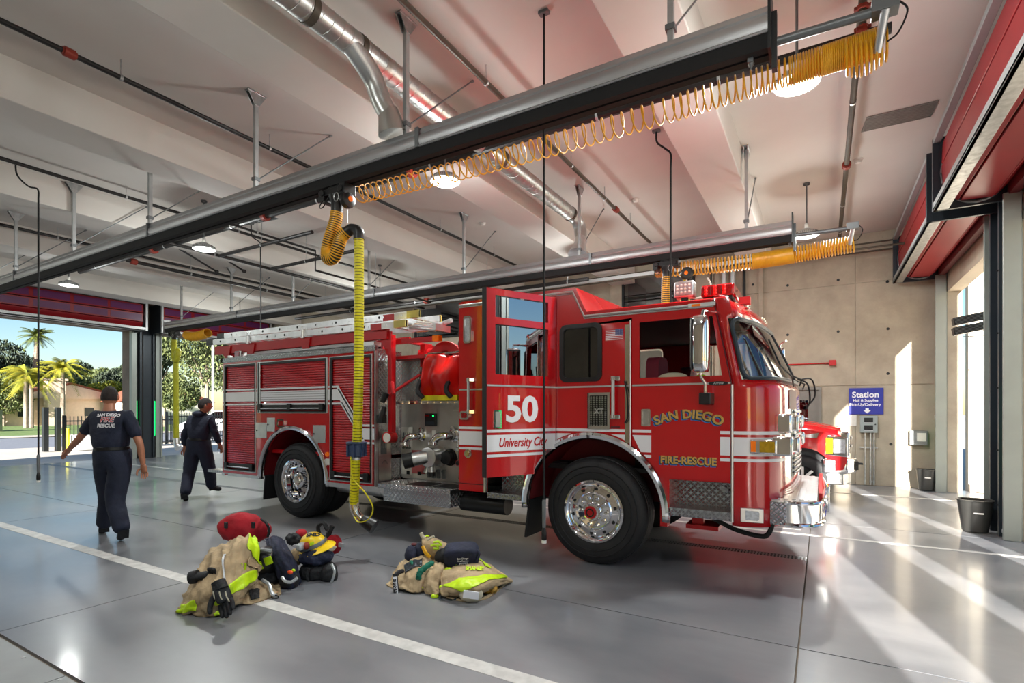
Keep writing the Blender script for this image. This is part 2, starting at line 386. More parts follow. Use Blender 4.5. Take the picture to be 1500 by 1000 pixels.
# ------------------------------------------------------------------ the room
XL, XR, YF, YN, ZC, ZS = -20.0, 2.1, 13.7, -5.0, 5.45, 4.98
OPEN = [(-3.73, -.13), (.75, 4.35), (5.2, 8.75), (9.6, 13.3)]
fl = struct('floor')
MB().box(XL-.5, XR+.5, YN, YF+.2, -.3, -.02).build('slab_bed', 'lintel_concrete', fl)
xs = [-20.5, -20.15, -15.15, -10.15, -5.15, -.14, 2.6]; ys = [-5, -.2, 4.05, 8.75, 13.75]; g = .006
TR = (6.46, 6.62)          # trench drain along the bay
for i in range(len(xs)-1):
    for j in range(len(ys)-1):
        x0, x1, y0, y1 = xs[i]+g, xs[i+1]-g, ys[j]+g, ys[j+1]-g
        if j == 2 and x1 < .2:
            MB().box(x0, x1, y0, TR[0], -.2, 0).build('slab', 'polished_concrete', fl); MB().box(x0, x1, TR[1], y1, -.2, 0).build('slab', 'polished_concrete', fl)
        elif j == 1 and x1 < .2 and x0 < -3:
            MB().box(x0, x1, 1.4, y1, -.2, 0).build('slab', 'polished_concrete', fl)
            if x1 > -6: MB().box(x0, x1, y0, .25, -.2, 0).build('slab', 'polished_concrete', fl)
            else: MB().box(x0, x1, y0, 1.39, -.2, 0).build('slab', 'polished_concrete', fl)
        else: MB().box(x0, x1, y0, y1, -.2, 0).build('slab', 'polished_concrete', fl)
for y0, y1, nm in ((2.68, 2.81, 'lane_line'), (7.78, 7.86, 'lane_line'), (12.1, 12.18, 'lane_line')):
    MB().box(XL-.3, XR+.3, y0, y1, 0.0, .0025).build(nm, mat('line_paint_%s' % y0, s(206, 204, 200), .5, 0, .22, 9) and 'line_paint_%s' % y0, fl)
MB().box(-9.0, -.25, 8.1, 8.13, 0, .0015).build('lane_line', 'line_paint_7.78', fl)
# trench drain with grate bars
td = struct('trim_1'); td['label'] = 'long narrow trench drain grate in the floor beside the fire engine'
MB().box(-20.15, -.15, TR[0]+.004, TR[1]-.004, -.15, -.05).build('channel', 'dark_steel', td)
gb = MB()
x = -.16
while x > -12:
    gb.box(x-.016, x, TR[0]+.006, TR[1]-.006, -.02, -.002, rot=(0, 0, .0)); x -= .034
gb.box(-12, -.15, TR[0]+.003, TR[0]+.012, -.03, -.001); gb.box(-12, -.15, TR[1]-.012, TR[1]-.003, -.03, -.001); gb.box(-12, -.15, 6.535, 6.545, -.03, -.001)
gb.build('grate_bars', 'grey_metal', td, kind='stuff')
MB().box(-20.1, -12, TR[0], TR[1], -.02, -.002).build('grate_cover', 'grey_metal', td)
# steel cover plates of the service pit, bottom left of the view
pit = struct('trim_2'); pit['label'] = 'grey steel cover plates set in the floor at the near left'
for i in range(5):
    for j in range(3):
        x1 = -.5-i*1.15; y0 = 1.38-.285*(j+1)
        MB().box(x1-1.142, x1, y0+.004, y0+.281, -.03, .0).build('cover_plate', 'grey_paint_steel' if 'pit_steel' not in M else 'pit_steel', pit)
bb = MB()
for i in range(12):
    for j in range(3): bb.lathe([(.001, .004), (.011, .003), (.013, 0)], (-.62-i*.55, 1.34-.285*j, 0), 'Z', 8)
bb.build('bolt_heads', 'galvanised', pit, kind='stuff')

ce = struct('ceiling')
MB().box(XL-.4, XR+.4, YN-.2, YF+.3, ZC, ZC+.3).build('ceiling_slab', 'ceiling_paint', ce)
BX = [-1.02, -4.28, -7.62, -10.97, -14.32, -17.67]
for x1 in BX:
    MB().box(x1-.62, x1, YN, YF-.02, ZS, ZC+.01).build('ceiling_beam', 'ceiling_paint', ce, bevel=.012)
MB().prism([(.46, 8.7), (.5, 8.3), (1.24, 8.3), (1.22, 8.7)], ZC-.012, ZC+.001, 'XY').build('ceiling_vent', 'vent_grey', ce)
vf = MB()
for k in range(9): vf.box(.49, 1.22, 8.33+k*.042, 8.336+k*.042, ZC-.016, ZC-.011)
vf.build('vent_slats', 'vent_grey', ce, kind='stuff')

# far wall: cast concrete panels with joints, windows and a service door
wf = struct('wall_far')
def pan(x0, x1, z0, z1, y=YF, m='wall_concrete', nm='wall_panel'):
    return MB().box(x0+.006, x1-.006, y, y+.3, z0+.006, z1-.006).build(nm, m, wf)
MB().box(XL-.3, XR+.3, YF+.012, YF+.35, 0, .05).build('wall_core', 'lintel_concrete', wf)
# right part
for x0, x1 in ((-1.23, .62), (.62, 2.1)):
    for z0, z1 in ((0, 2.16), (2.16, 4.38), (4.38, ZC)):
        if x0 < 0 and z0 == 0:
            pan(-1.23, -.86, z0, z1); pan(-.02, .62, z0, z1)
        else: pan(x0, x1, z0, z1)
MB().box(XL, XR, YF+.02, YF+.3, 2.3, ZC).build('wall_backing', 'wall_concrete', wf)
MB().box(-8.5, -1.3, YF+.02, YF+.3, 0, 2.3).build('wall_backing', 'wall_concrete', wf)
pan(-1.64, -1.23, 0, 4.38, YF-.03); pan(-1.64, -1.23, 4.38, ZC, YF-.03)
pan(-1.3, -1.2, 0, ZC, YF-.08, nm='wall_rib')
pan(-2.75, -2.3, 0, ZC, YF-.02); pan(-2.3, -1.64, 0, ZC, YF)
pan(-4.75, -2.75, 0, 4.27, YF-.01); pan(-4.95, -4.62, 0, ZC, YF-.06, nm='wall_rib')
pan(-9.3, -4.95, 0, 4.2, YF-.005); pan(-9.3, -4.95, 4.2, ZC, YF-.005)
pan(-12.0, -9.3, 0, 3.98, YF-.005); pan(-20, -12.0, 0, 3.0, YF-.005); pan(-20, -12.0, 3.0, ZC, YF-.005)
hb = MB()
for hx, hz in ((-1.42, 4.6), (-.69, 4.5), (-.69, 3.36), (-1.42, 3.36), (1.19, 4.35), (.3, 4.5), (1.2, 3.35), (.3, 3.36), (-.69, 2.4), (1.2, 2.4), (.35, .9), (1.25, .9), (1.7, 4.4)):
    hb.lathe([(.001, 0), (.03, .001), (.034, .004)], (hx, YF-.001 if hx > -1.2 else YF-.031, hz), 'Y', 10)
hb.build('tie_holes', 'dark_steel', wf, kind='stuff')
def wallwin(name, x0, x1, z0, z1, lab):
    w_ = struct(name, (x0, YF, z0)); w_['label'] = lab
    b = plate_xz([[(x0-.05, z0-.05), (x1+.05, z0-.05), (x1+.05, z1+.05), (x0-.05, z1+.05)], [(x0, z0), (x1, z0), (x1, z1), (x0, z1)]], YF-.08, .1); b.build('window_frame', 'dark_steel', w_)
    MB().box(x0, x1, YF-.04, YF-.035, z0, z1).build('pane', 'window_glass', w_)
    # the room seen through it: a shallow lit office ceiling
    r = MB(); r.box(x0-.3, x1+.3, YF+3, YF+3.1, z0-.8, z1+.6); r.box(x0-.3, x1+.3, YF, YF+3, z1+.3, z1+.4); r.box(x0-.4, x0-.3, YF, YF+3, z0-.8, z1+.3); r.box(x1+.3, x1+.4, YF, YF+3, z0-.8, z1+.3); r.box(x0-.3, x1+.3, YF, YF+3, z0-.9, z0-.8)
    r.build('room_beyond', 'dark_room', w_)
    t = MB(); t.box(x0+.35, x0+.8, YF+.9, YF+1.0, z1+.22, z1+.29); t.box(x1-.7, x1-.2, YF+1.6, YF+1.7, z1+.22, z1+.29); t.build('tube_light', 'tube_glow', w_)
    return w_
for o in list(wf.children):
    if o.name.startswith('wall_backing'): bpy.data.objects.remove(o)
# backing with the two window openings cut through
plate_xz([[(XL, 0), (-.86, 0), (-.86, 2.14), (-.02, 2.14), (-.02, 0), (XR, 0), (XR, ZC), (XL, ZC)], [(-4.57, 4.35), (-2.8, 4.35), (-2.8, 5.2), (-4.57, 5.2)], [(-11.8, 4.05), (-9.35, 4.05), (-9.35, 5.25), (-11.8, 5.25)]], YF+.015, .28).build('wall_backing', 'wall_concrete', wf)
wallwin('window_1', -4.57, -2.8, 4.35, 5.2, 'interior window high in the far wall above the engine cab')
wallwin('window_2', -11.8, -9.35, 4.05, 5.25, 'interior window high in the far wall above the ladder end')
d1 = struct('door_1', (-.44, YF, 0)); d1['label'] = 'grey service door with a narrow window in the far wall'
plate_xz([[(-.86, 0), (-.02, 0), (-.02, 2.14), (-.86, 2.14)], [(-.8, .01), (-.08, .01), (-.08, 2.08), (-.8, 2.08)]], YF-.03, .12).build('door_frame', 'vent_grey', d1)
plate_xz([[(-.8, .01), (-.08, .01), (-.08, 2.08), (-.8, 2.08)], [(-.6, 1.3), (-.28, 1.3), (-.28, 1.85), (-.6, 1.85)]], YF+.01, .05).build('door_leaf', 'panel_grey' if False else 'vent_grey', d1)
MB().box(-.6, -.28, YF+.03, YF+.036, 1.3, 1.85).build('pane', 'tinted_glass', d1)
MB().cyl((-.17, YF+.01, 1.0), (-.17, YF-.06, 1.0), .015).cyl((-.17, YF-.06, 1.0), (-.27, YF-.06, 1.0), .012).build('door_handle', 'aluminium', d1)
MB().box(-.9, 0, YF+1.0, YF+1.05, 0, 2.3).build('room_beyond', 'dark_room', d1)
# left and right walls: piers and lintels round four door openings each
def sidewall(name, xi, xo, zh, zl_out, m):
    wl = struct(name)
    edges = [YN] + [v for o in OPEN for v in o] + [YF]
    for k in range(0, len(edges), 2):
        y0, y1 = edges[k], edges[k+1]
        if y1-y0 > .02: MB().box(min(xi, xo), max(xi, xo), y0, y1, 0, ZC).build('pier', m, wl)
    for y0, y1 in OPEN: MB().box(min(xi, xo), max(xi, xo), y0, y1, zh, ZC).build('lintel', m, wl)
    return wl
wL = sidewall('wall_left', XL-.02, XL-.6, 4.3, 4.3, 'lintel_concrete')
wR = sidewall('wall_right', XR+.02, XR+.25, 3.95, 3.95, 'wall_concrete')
jl = MB()
for y in (5.9, 7.1, 8.3, 10.6, 11.9): jl.box(XL-.021, XL-.012, y, y+.012, 4.3, ZC)
jl.build('wall_joints', 'black_pipe', wL, kind='stuff')
fc_ = struct('trim_20', (XR+1, 5, 0)); fc_['label'] = 'unseen concrete fins added outside the right bay doors to narrow the sun'
for i in range(3): MB().box(XR+.58, XR+1.1, OPEN[i+1][0]-.3, OPEN[i+1][0], -.05, 6.2).build('added_sun_fin', 'wall_concrete', fc_)  # fins added out of view, shaped to narrow the sun to thin streaks
wn = struct('wall_near'); MB().box(XL-.5, XR+.4, YN-.3, YN, 0, ZC).build('wall_slab', 'wall_concrete', wn)
# ------------------------------------------------------------------ folding bay doors stacked in their housings
def bay_door(idx, side, y0, y1):
    d = struct('door_%d' % idx, ((XR if side > 0 else XL), (y0+y1)/2, 4.3))
    d['label'] = 'red bay door rolled up above the %s opening, bay %d' % ('right' if side > 0 else 'left', idx)
    X = (lambda u: XR-u) if side > 0 else (lambda u: XL+u)
    def bx(u0, u1, a, b, c, e, nm, m, bevel=.004): return MB().box(min(X(u0), X(u1)), max(X(u0), X(u1)), a, b, c, e).build(nm, m, d, bevel=bevel)
    e0, e1 = y0-.30, y1+.12
    zt, zb = 5.2, 4.24
    frame = 'navy_frame' if side > 0 else 'housing_white'
    for a in (e0, e1-.05):
        bx(.03, .84, a, a+.05, zb, zt, 'end_plate', 'navy_frame')
    bx(.76, .84, e0, e1, zt-.07, zt, 'top_rail', 'grey_paint_steel' if side > 0 else 'housing_white')
    bx(.68, .84, e0+.05, e1-.05, zb, zb+.035, 'bottom_rail', 'galvanised' if side > 0 else 'housing_white')
    bx(.80, .84, e0, e1, zb, zb+.11, 'front_flange', 'grey_paint_steel' if side > 0 else 'housing_white')
    for a in (e0, e1-.05): bx(.78, .845, a-.005, a+.06, zb, zt, 'corner_post', frame)
    bx(.02, .12, y0-.02, y1+.02, 4.28, 4.75, 'header', 'maroon' if side > 0 else 'grey_paint_steel')
    cs = [(.745, 5.12), (.76, 4.82), (.745, 4.53), (.65, 4.36), (.58, 4.315), (.24, 4.30), (.12, 4.42), (.07, 4.75)]
    L0, L1 = y0-.22, y1+.04
    for i in range(len(cs)-1):
        (ua, za), (ub, zb_) = cs[i], cs[i+1]
        t = Vector((ub-ua, zb_-za)); ln = t.length; t /= ln; nn = Vector((t.y, -t.x))
        g_ = .012
        def P(s_, h): return (X(ua+t.x*s_+nn.x*h), za+t.y*s_+nn.y*h)
        MB().prism([P(g_, 0), P(ln-g_, 0), P(ln-g_, .04), P(g_, .04)], L0, L1, 'XZ').build('door_panel', 'door_red', d, bevel=.006)
        if i in (0, 1, 2) or side < 0:
            if ln > .2 and side < 0:
                nseg = 4; b = MB()
                for k in range(nseg):
                    q0 = L0+.06+(L1-L0-.06)*k/nseg; q1 = L0+(L1-L0)*(k+1)/nseg-.0
                    hh = (-.006, .046)
                    b.prism([P(.05, hh[0]), P(ln-.05, hh[0]), P(ln-.05, hh[1]), P(.05, hh[1])], q0, q1-.06, 'XZ')
                b.build('panel_infill', 'door_plum' if side < 0 else 'door_red', d)
    MB().cyl((X(.4), L0, 4.75), (X(.4), L1, 4.75), .12, 16).build('drum', 'dark_steel', d)
    b = MB()
    for a in (e0+.052, e1-.056): b.add([(X(.4+.33*math.cos(q*PI/12)), a, 4.72+.42*math.sin(q*PI/12)) for q in range(25)] + [(X(.4+.37*math.cos(q*PI/12)), a, 4.72+.46*math.sin(q*PI/12)) for q in range(25)], [(q, q+1, q+26, q+25) for q in range(24)])
    b.build('curved_guide', 'grey_metal', d, solid=.01)
    # guides down both sides of the opening, with the green light strips
    for yy, sg in ((y0, 1), (y1, -1)):
        a, b_ = sorted((yy+.0*sg, yy+.045*sg)); bx(.0, .17, a, b_, 0, 4.3, 'side_guide', 'pale_green_steel')
        a, b_ = sorted((yy-.13*sg, yy)); bx(-.02, .10, a, b_, 0, 4.3, 'jamb', 'pale_green_steel')
        a, b_ = sorted((yy-.20*sg, yy-.135*sg)); bx(-.01, .06, a, b_, 0, 4.3, 'track', 'dark_steel')
        a, b_ = sorted((yy-.155*sg, yy-.142*sg)); bx(.06, .075, a, b_, .75, 1.95, 'light_strip', 'led_green', 0)
    return d
k = 2
for i, (a, b) in enumerate(OPEN): bay_door(k, -1, a, b); k += 1
for i, (a, b) in enumerate(OPEN): bay_door(k, 1, a, b); k += 1
# dark steel columns standing on the piers
for sd_, xa in ((1, XR), (-1, XL)):
    for i in range(3):
        ya, yb = OPEN[i][1]+.2, OPEN[i+1][0]-.2
        t = struct('trim_%d' % (3+i+(0 if sd_ > 0 else 3)), (xa, (ya+yb)/2, 0)); t['label'] = 'dark steel column cladding between two bay doors'
        q = MB(); x0, x1 = (xa-.16, xa+.02) if sd_ > 0 else (xa-.02, xa+.16)
        q.box(x0, x1, ya, ya+.05, 0, 4.4); q.box(x0, x1, yb-.05, yb, 0, 4.4); q.box((x0+x1)/2-.01, (x0+x1)/2+.01, ya, yb, 0, 4.4)
        q.build('column_section', 'navy_frame', t)
        q = MB()
        for z in (.4, 1.1, 1.9, 2.6, 3.4): q.cyl((x0 if sd_ > 0 else x1, ya+.025, z), ((x0-.012) if sd_ > 0 else (x1+.012), ya+.025, z), .012, 8)
        q.cyl(((x0+x1)/2, ya+.12, 0), ((x0+x1)/2, ya+.12, 5.2), .025, 8)
        q.build('bolts_and_conduit', 'black_pipe', t, kind='stuff')

# ------------------------------------------------------------------ exhaust rails
def rail(Y, X0, X1, zb, lab, braces=True):
    t = thing('exhaust_rail', lab, 'rail', (X1, Y, zb), 'overhead exhaust rails')
    pr = [(-.022, .335), (.022, .335), (.03, .30), (.062, .285), (.07, .25), (.062, .235), (.085, .2), (.092, .14), (.08, .1), (.092, .082), (.085, .07), (-.085, .07), (-.092, .082), (-.08, .1), (-.092, .14), (-.085, .2), (-.062, .235), (-.07, .25), (-.062, .285), (-.03, .30)]
    MB().prism([(Y+a, zb+.10+(b-.07)*.80) for a, b in pr], X0, X1, 'YZ').build('rail_profile', 'rail_aluminium', t)
    for a_, b_ in ((-.075, -.012), (.012, .075)): MB().box(X0, X1, Y+a_, Y+b_, zb, zb+.105).build('rubber_lip', 'black_rubber_matte', t)
    MB().box(X1, X1+.018, Y-.1, Y+.1, zb-.02, zb+.40).box(X1+.018, X1+.05, Y-.03, Y+.03, zb-.12, zb+.26).build('end_stop', 'black_plastic', t)
    MB().box(X0-.02, X0, Y-.1, Y+.1, zb-.02, zb+.37).build('end_cap', 'rail_aluminium', t)
    xx = X1-3.4
    for xj in (X1-3.0, X1-8.0, X1-13.0): c = MB().box(xj-.02, xj+.02, Y-.096, Y+.096, zb+.10, zb+.285); c.build('joint_clamp', 'grey_metal', t)
    return t
r1 = rail(3.93, -17.0, -.31, 4.0, 'long silver exhaust rail running above the near side of the fire engine')
r2 = rail(8.4, -17.0, -.37, 3.97, 'long silver exhaust rail beyond the fire engine, farther from the camera')
def hanger(x, y, zb, lab, i):
    t = thing('rail_hanger', lab, 'hanger', (x, y, zb), 'strut hangers holding the exhaust rails')
    b = MB().box(x-.022, x+.022, y-.024, y+.024, zb, ZC-.02); b.build('strut', 'strut', t, bevel=.004)
    MB().prism([(y-.12, ZC-.01), (y+.12, ZC-.01), (y+.03, ZC-.15), (y-.03, ZC-.15)], x-.03, x-.022, 'YZ').prism([(y-.12, ZC-.01), (y+.12, ZC-.01), (y+.03, ZC-.15), (y-.03, ZC-.15)], x+.022, x+.03, 'YZ').box(x-.04, x+.04, y-.12, y+.12, ZC-.012, ZC).build('ceiling_plate', 'galvanised', t)
    MB().cyl((x+.01, y+.03, zb+.12), (x+.01, y+1.12, ZC-.01), .009, 6).cyl((x+.01, y+1.1, ZC-.03), (x+.01, y+1.14, ZC), .016, 6).build('brace_rod', 'grey_metal', t)
    MB().box(x-.035, x+.035, y-.035, y+.035, zb+.09, zb+.13).build('clamp', 'grey_metal', t)
ordn = ['nearest the right door', 'second from the right door', 'third from the right door', 'fourth from the right door', 'fifth from the right door', 'sixth from the right door', 'farthest from the right door']
for i, x in enumerate((-.96, -3.52, -5.92, -8.42, -10.94, -13.5, -16.1)): hanger(x, 3.93, 4.30, 'steel strut hanger with slanted brace on the near exhaust rail, ' + ordn[i], i)
for i, x in enumerate((-.96, -3.6, -6.04, -8.6, -11.17, -13.72, -16.2)): hanger(x, 8.4, 4.27, 'steel strut hanger with slanted brace on the far exhaust rail, ' + ordn[i], i)

# trolleys with hoses
def coil(name, y, z, x0, x1, rad, segs, lab, parent, m='amber_hose', wr=.008):
    # segs: list of (x, turns so far)
    pts = []; tot = segs[-1][1]; n = int(tot*22)
    for i in range(n+1):
        a = tot*i/n; x = segs[-1][0]
        for (xa, ta), (xb, tb) in zip(segs, segs[1:]):
            if ta <= a <= tb: x = xa+(xb-xa)*(a-ta)/(tb-ta); break
        sag = -.06*math.sin(PI*(x-x0)/(x1-x0))
        pts.append((x, y+rad*math.cos(2*PI*a), z+sag+rad*math.sin(2*PI*a)))
    return MB().tube(pts, wr, 6).build(name, m, parent, label=lab)
def ringed(path, r, pitch, name, m, parent, mcore=None, band=.6, cr=.9):
    P = [Vector(p) for p in path]; L = [0]
    for a, b in zip(P, P[1:]): L.append(L[-1]+(b-a).length)
    n = max(3, int(L[-1]/pitch)); b = MB(); k = 0
    def at(d):
        d = min(max(d, 0), L[-1]-1e-6); i = max(j for j in range(len(L)) if L[j] <= d); i = min(i, len(P)-2)
        return P[i]+(P[i+1]-P[i])*((d-L[i])/(L[i+1]-L[i]))
    pts = []; rr = []
    for i in range(n):
        d = L[-1]*i/n; w_ = L[-1]/n
        for q, s_ in ((.0, cr), (.5-band/2, 1.), (.5+band/2, 1.), (1., cr)):
            pts.append(at(d+q*w_*.999)); rr.append(r*s_)
    if mcore:
        MB().tube(path, r*cr*1.005, 14).build('hose_core', mcore, parent)
        b2 = MB()
        for i in range(n):
            d = L[-1]*i/n; w_ = L[-1]/n; p0 = at(d+w_*(.5-band/2)); p1 = at(d+w_*(.5+band/2))
            b2.tube([p0, p1], [r, r], 14, cap=True)
        return b2.build(name, m, parent)
    return b.tube(pts, rr, 14).build(name, m, parent)
def trolley(x, y, z, lab, wide=.34):
    t = thing('hose_trolley', lab, 'trolley', (x, y, z), 'hose trolleys running on the exhaust rails')
    b = MB().box(x-wide/2, x+wide/2, y-.07, y+.07, z-.09, z-.02).box(x-wide/2-.03, x-wide/2+.05, y-.08, y+.08, z-.14, z-.03).box(x+wide/2-.06, x+wide/2+.03, y-.08, y+.08, z-.12, z-.0)
    b.box(x-.08, x+.08, y-.06, y+.06, z-.02, z+.02)
    for s_ in (-1, 1): b.cyl((x+s_*wide*.42, y-.095, z-.06), (x+s_*wide*.42, y+.095, z-.06), .035, 12)
    b.build('trolley_body', 'black_plastic', t, bevel=.006)
    MB().lathe([(.09, -.09), (.085, -.13), (.062, -.17), (.06, -.28)], (x, y, z), 'Z', 16).build('hose_collar', 'black_plastic', t)
    MB().tube(smoothpath([(x-.12, y-.06, z-.1), (x-.17, y-.09, z-.2), (x-.1, y-.1, z-.22), (x-.04, y-.08, z-.12)]), .006, 6).build('air_line', 'black_rubber_matte', t)
    MB().tube([(x+.08+.035*math.cos(a/8*PI), y-.08, z-.14+.045*math.sin(a/8*PI)) for a in range(16)], .005, 6, closed=True).build('wire_ring', 'galvanised', t)
    return t
t1 = trolley(-4.5, 3.93, 4.0, 'black hose trolley hanging from the near rail in front of the engine')
# near exhaust hose: loop, elbow, straight drop, nozzle
h1 = thing('exhaust_hose', 'long yellow exhaust extraction hose hanging beside the rear wheel of the engine', 'hose', (-4.5, 3.93, .5), 'yellow exhaust hoses')
loop = smoothpath([(-4.5, 3.93, 3.74), (-4.52, 3.92, 3.62), (-4.58, 3.9, 3.45), (-4.62, 3.9, 3.33), (-4.58, 3.88, 3.24), (-4.49, 3.88, 3.24), (-4.43, 3.88, 3.33), (-4.40, 3.9, 3.44), (-4.34, 3.92, 3.5)], 6)
ringed(loop, .068, .022, 'hose_rings', 'amber_hose', h1, mcore='hose_dark', band=.6, cr=.93)
MB().tube(smoothpath([(-4.35, 3.92, 3.49), (-4.28, 3.94, 3.52), (-4.2, 3.95, 3.48), (-4.19, 3.95, 3.40)], 5), .058, 12).build('elbow', 'black_plastic', h1)
ringed(smoothpath([(-4.19, 3.95, 3.42), (-4.2, 3.96, 2.6), (-4.22, 3.97, 1.8), (-4.25, 3.98, 1.3), (-4.28, 4.0, 1.22)], 10), .050, .03, 'hose_rings', 'yellow_hose', h1, mcore='hose_dark', band=.8, cr=.94)
MB().lathe([(.055, -.15), (.075, -.13), (.085, -.02), (.11, 0), (.11, .012), (.055, .02)], (-4.28, 4.0, 1.26), 'Z', 20).build('hose_saddle', 'blue_plastic', h1)
sb = MB()
for q in range(6): a = q*PI/3; sb.box(-4.28+.09*math.cos(a)-.012, -4.28+.09*math.cos(a)+.012, 4.0+.09*math.sin(a)-.012, 4.0+.09*math.sin(a)+.012, 1.12, 1.26)
sb.build('saddle_ribs', 'blue_plastic', h1)
MB().lathe([(.052, 0), (.054, .04)], (-4.29, 4.0, 1.08), 'Z', 16).build('clamp_band', 'aluminium', h1)
ringed(smoothpath([(-4.29, 4.0, 1.10), (-4.33, 4.02, .8), (-4.36, 4.04, .66), (-4.37, 4.05, .60)], 8), .050, .03, 'hose_rings', 'yellow_hose', h1, mcore='hose_dark', band=.8, cr=.94)
MB().tube(smoothpath([(-4.37, 4.05, .62), (-4.37, 4.06, .54), (-4.33, 4.08, .46), (-4.27, 4.11, .41)], 5), [.052]*6+[.05]*10, 16).build('nozzle_elbow', 'nickel', h1)
MB().tube([(-4.30, 4.095, .43), (-4.27, 4.11, .41), (-4.17, 4.15, .35)], [.056, .07, .082], 18).build('nozzle_boot', 'black_plastic', h1)
MB().tube(smoothpath([(-4.30, 3.94, 1.12), (-4.26, 3.93, .9), (-4.1, 3.95, .75), (-4.02, 3.98, .6), (-4.1, 4.0, .47), (-4.25, 4.0, .42), (-4.34, 4.02, .47)], 7), .007, 6).build('air_line', 'yellow_hose', h1)
MB().cyl((-4.34, 3.93, 3.95), (-4.34, 3.93, 3.55), .003, 5).lathe([(.001, .0), (.02, .01), (.02, .04), (.001, .05)], (-4.34, 3.93, 3.52), 'Z', 8).build('balancer_cable', 'galvanised', h1)
bl = thing('spring_balancer', 'round grey spring balancer reel hanging under the near trolley', 'balancer', (-4.34, 3.93, 3.86))
MB().lathe([(.001, -.045), (.06, -.045), (.085, -.03), (.09, 0), (.085, .03), (.06, .045), (.001, .045)], (-4.34, 3.93, 3.84), 'X', 22).build('reel_case', 'black_plastic', bl)
MB().lathe([(.001, .045), (.03, .047), (.03, .05), (.001, .052)], (-4.34, 3.93, 3.84), 'X', 14).build('hub_cap', 'orange_lens', bl)
c1 = thing('coiled_air_hose', 'yellow coiled air hose stretched under the near rail to the right bracket', 'hose', (.3, 4.15, 3.95), 'yellow coiled air hoses')
coil('coil', 4.12, 3.97, -4.4, .33, .088, [(-4.4, 0), (-1.0, 41), (-.45, 51), (-.2, 58), (.0, 70), (.33, 98)], None, c1, wr=.0065)
coil('coil', 4.12, 3.96, .1, .36, .105, [(.12, 0), (.36, 9)], None, c1)
# brackets at the rail ends
def bracket(x, y, z, lab):
    t = thing('hose_bracket', lab, 'bracket', (x, y, z), 'hose brackets at the rail ends')
    MB().cyl((x, y, z), (x+.78, y, z-.015), .028, 12).build('arm_tube', 'grey_metal', t)
    MB().box(x+.7, x+.84, y-.05, y+.06, z-.04, z+.05).build('clamp_block', 'grey_metal', t, bevel=.004)
    b = MB().box(x-.05, x+.04, y-.035, y+.035, z-.05, z+.05).box(x+.0, x+.035, y-.03, y+.03, z-.1, z-.04).lathe([(.022, 0), (.001, -.04)], (x+.02, y, z-.1), 'Z', 8)
    b.build('clamp_block', 'grey_metal', t, bevel=.004)
    MB().cyl((x+.77, y-.03, z-.03), (x+.74, y+.12, z-.2), .026, 12).build('drop_tube', 'aluminium', t)
    MB().tube(smoothpath([(x+.83, y, z+.02), (x+.88, y, z-.06), (x+.84, y+.03, z-.16), (x+.79, y+.08, z-.17)]), .006, 6).build('air_line', 'black_rubber_matte', t)
bracket(-.44, 3.93, 4.07, 'grey pipe bracket at the right end of the near exhaust rail')
bracket(-.42, 8.4, 4.07, 'grey pipe bracket at the right end of the far exhaust rail')
# second rail
t2 = trolley(-2.12, 8.4, 3.97, 'black hose trolley hanging from the far rail above the engine cab')
h2 = thing('exhaust_hose', 'yellow exhaust hose dropping behind the cab roof to its saddle', 'hose', (-2.12, 8.4, 2.7), 'yellow exhaust hoses')
ringed(smoothpath([(-2.12, 8.4, 3.72), (-2.13, 8.4, 3.4), (-2.13, 8.42, 3.1), (-2.08, 8.45, 2.9), (-1.96, 8.47, 2.88), (-1.9, 8.48, 3.0)], 8), .072, .03, 'hose_rings', 'amber_hose', h2, mcore='hose_dark', band=.6, cr=.93)
MB().lathe([(.06, 0), (.075, .05), (.075, .5), (.05, .6), (.03, .7), (.001, .72)], (-1.86, 8.5, 2.95), 'Z', 14).build('hose_saddle', 'yellow_hose', h2)
b2 = thing('spring_balancer', 'round grey spring balancer with orange hub above the cab roof', 'balancer', (-1.8, 8.4, 3.72))
MB().lathe([(.001, -.04), (.07, -.04), (.1, 0), (.07, .04), (.001, .04)], (-1.8, 8.36, 3.72), 'Y', 22).build('reel_case', 'bin_grey', b2)
MB().lathe([(.001, -.05), (.03, -.048), (.03, -.03)], (-1.8, 8.36, 3.72), 'Y', 14).build('hub_cap', 'orange_lens', b2)
MB().tube(smoothpath([(-1.8, 8.36, 3.62), (-1.83, 8.34, 3.45), (-1.7, 8.32, 3.32), (-1.52, 8.34, 3.36), (-1.45, 8.36, 3.5), (-1.5, 8.38, 3.62)]), .012, 8).build('cable_loop', 'paper', b2)
c2 = thing('coiled_air_hose', 'yellow coiled air hose stretched under the far rail above the cab', 'hose', (.4, 8.65, 3.9), 'yellow coiled air hoses')
coil('coil', 8.62, 3.9, -2.35, .38, .11, [(-2.35, 0), (-2.15, 7), (-1.9, 11), (-.9, 31), (-.6, 50), (-.35, 72), (.38, 92)], None, c2, wr=.011)
t3 = trolley(-16.6, 8.4, 3.97, 'black hose trolley at the left end of the far rail')
h3 = thing('exhaust_hose', 'olive yellow exhaust hose hanging at the left end of the far rail', 'hose', (-16.6, 8.4, .5), 'yellow exhaust hoses')
ringed(smoothpath([(-16.6, 8.4, 3.72), (-16.62, 8.4, 3.4), (-16.55, 8.38, 3.15), (-16.4, 8.36, 3.1), (-16.3, 8.36, 3.25), (-16.34, 8.38, 3.38), (-16.45, 8.4, 3.3), (-16.5, 8.4, 3.1), (-16.5, 8.4, 2.0), (-16.52, 8.42, .8)], 8), .075, .035, 'hose_rings', mat('olive_hose', s(170, 170, 30), .45, 0, .1, 8) and 'olive_hose', h3)
MB().tube([(-16.52, 8.42, .8), (-16.5, 8.42, .6), (-16.4, 8.42, .5)], [.08, .08, .1], 14).build('nozzle_boot', 'aluminium', h3)
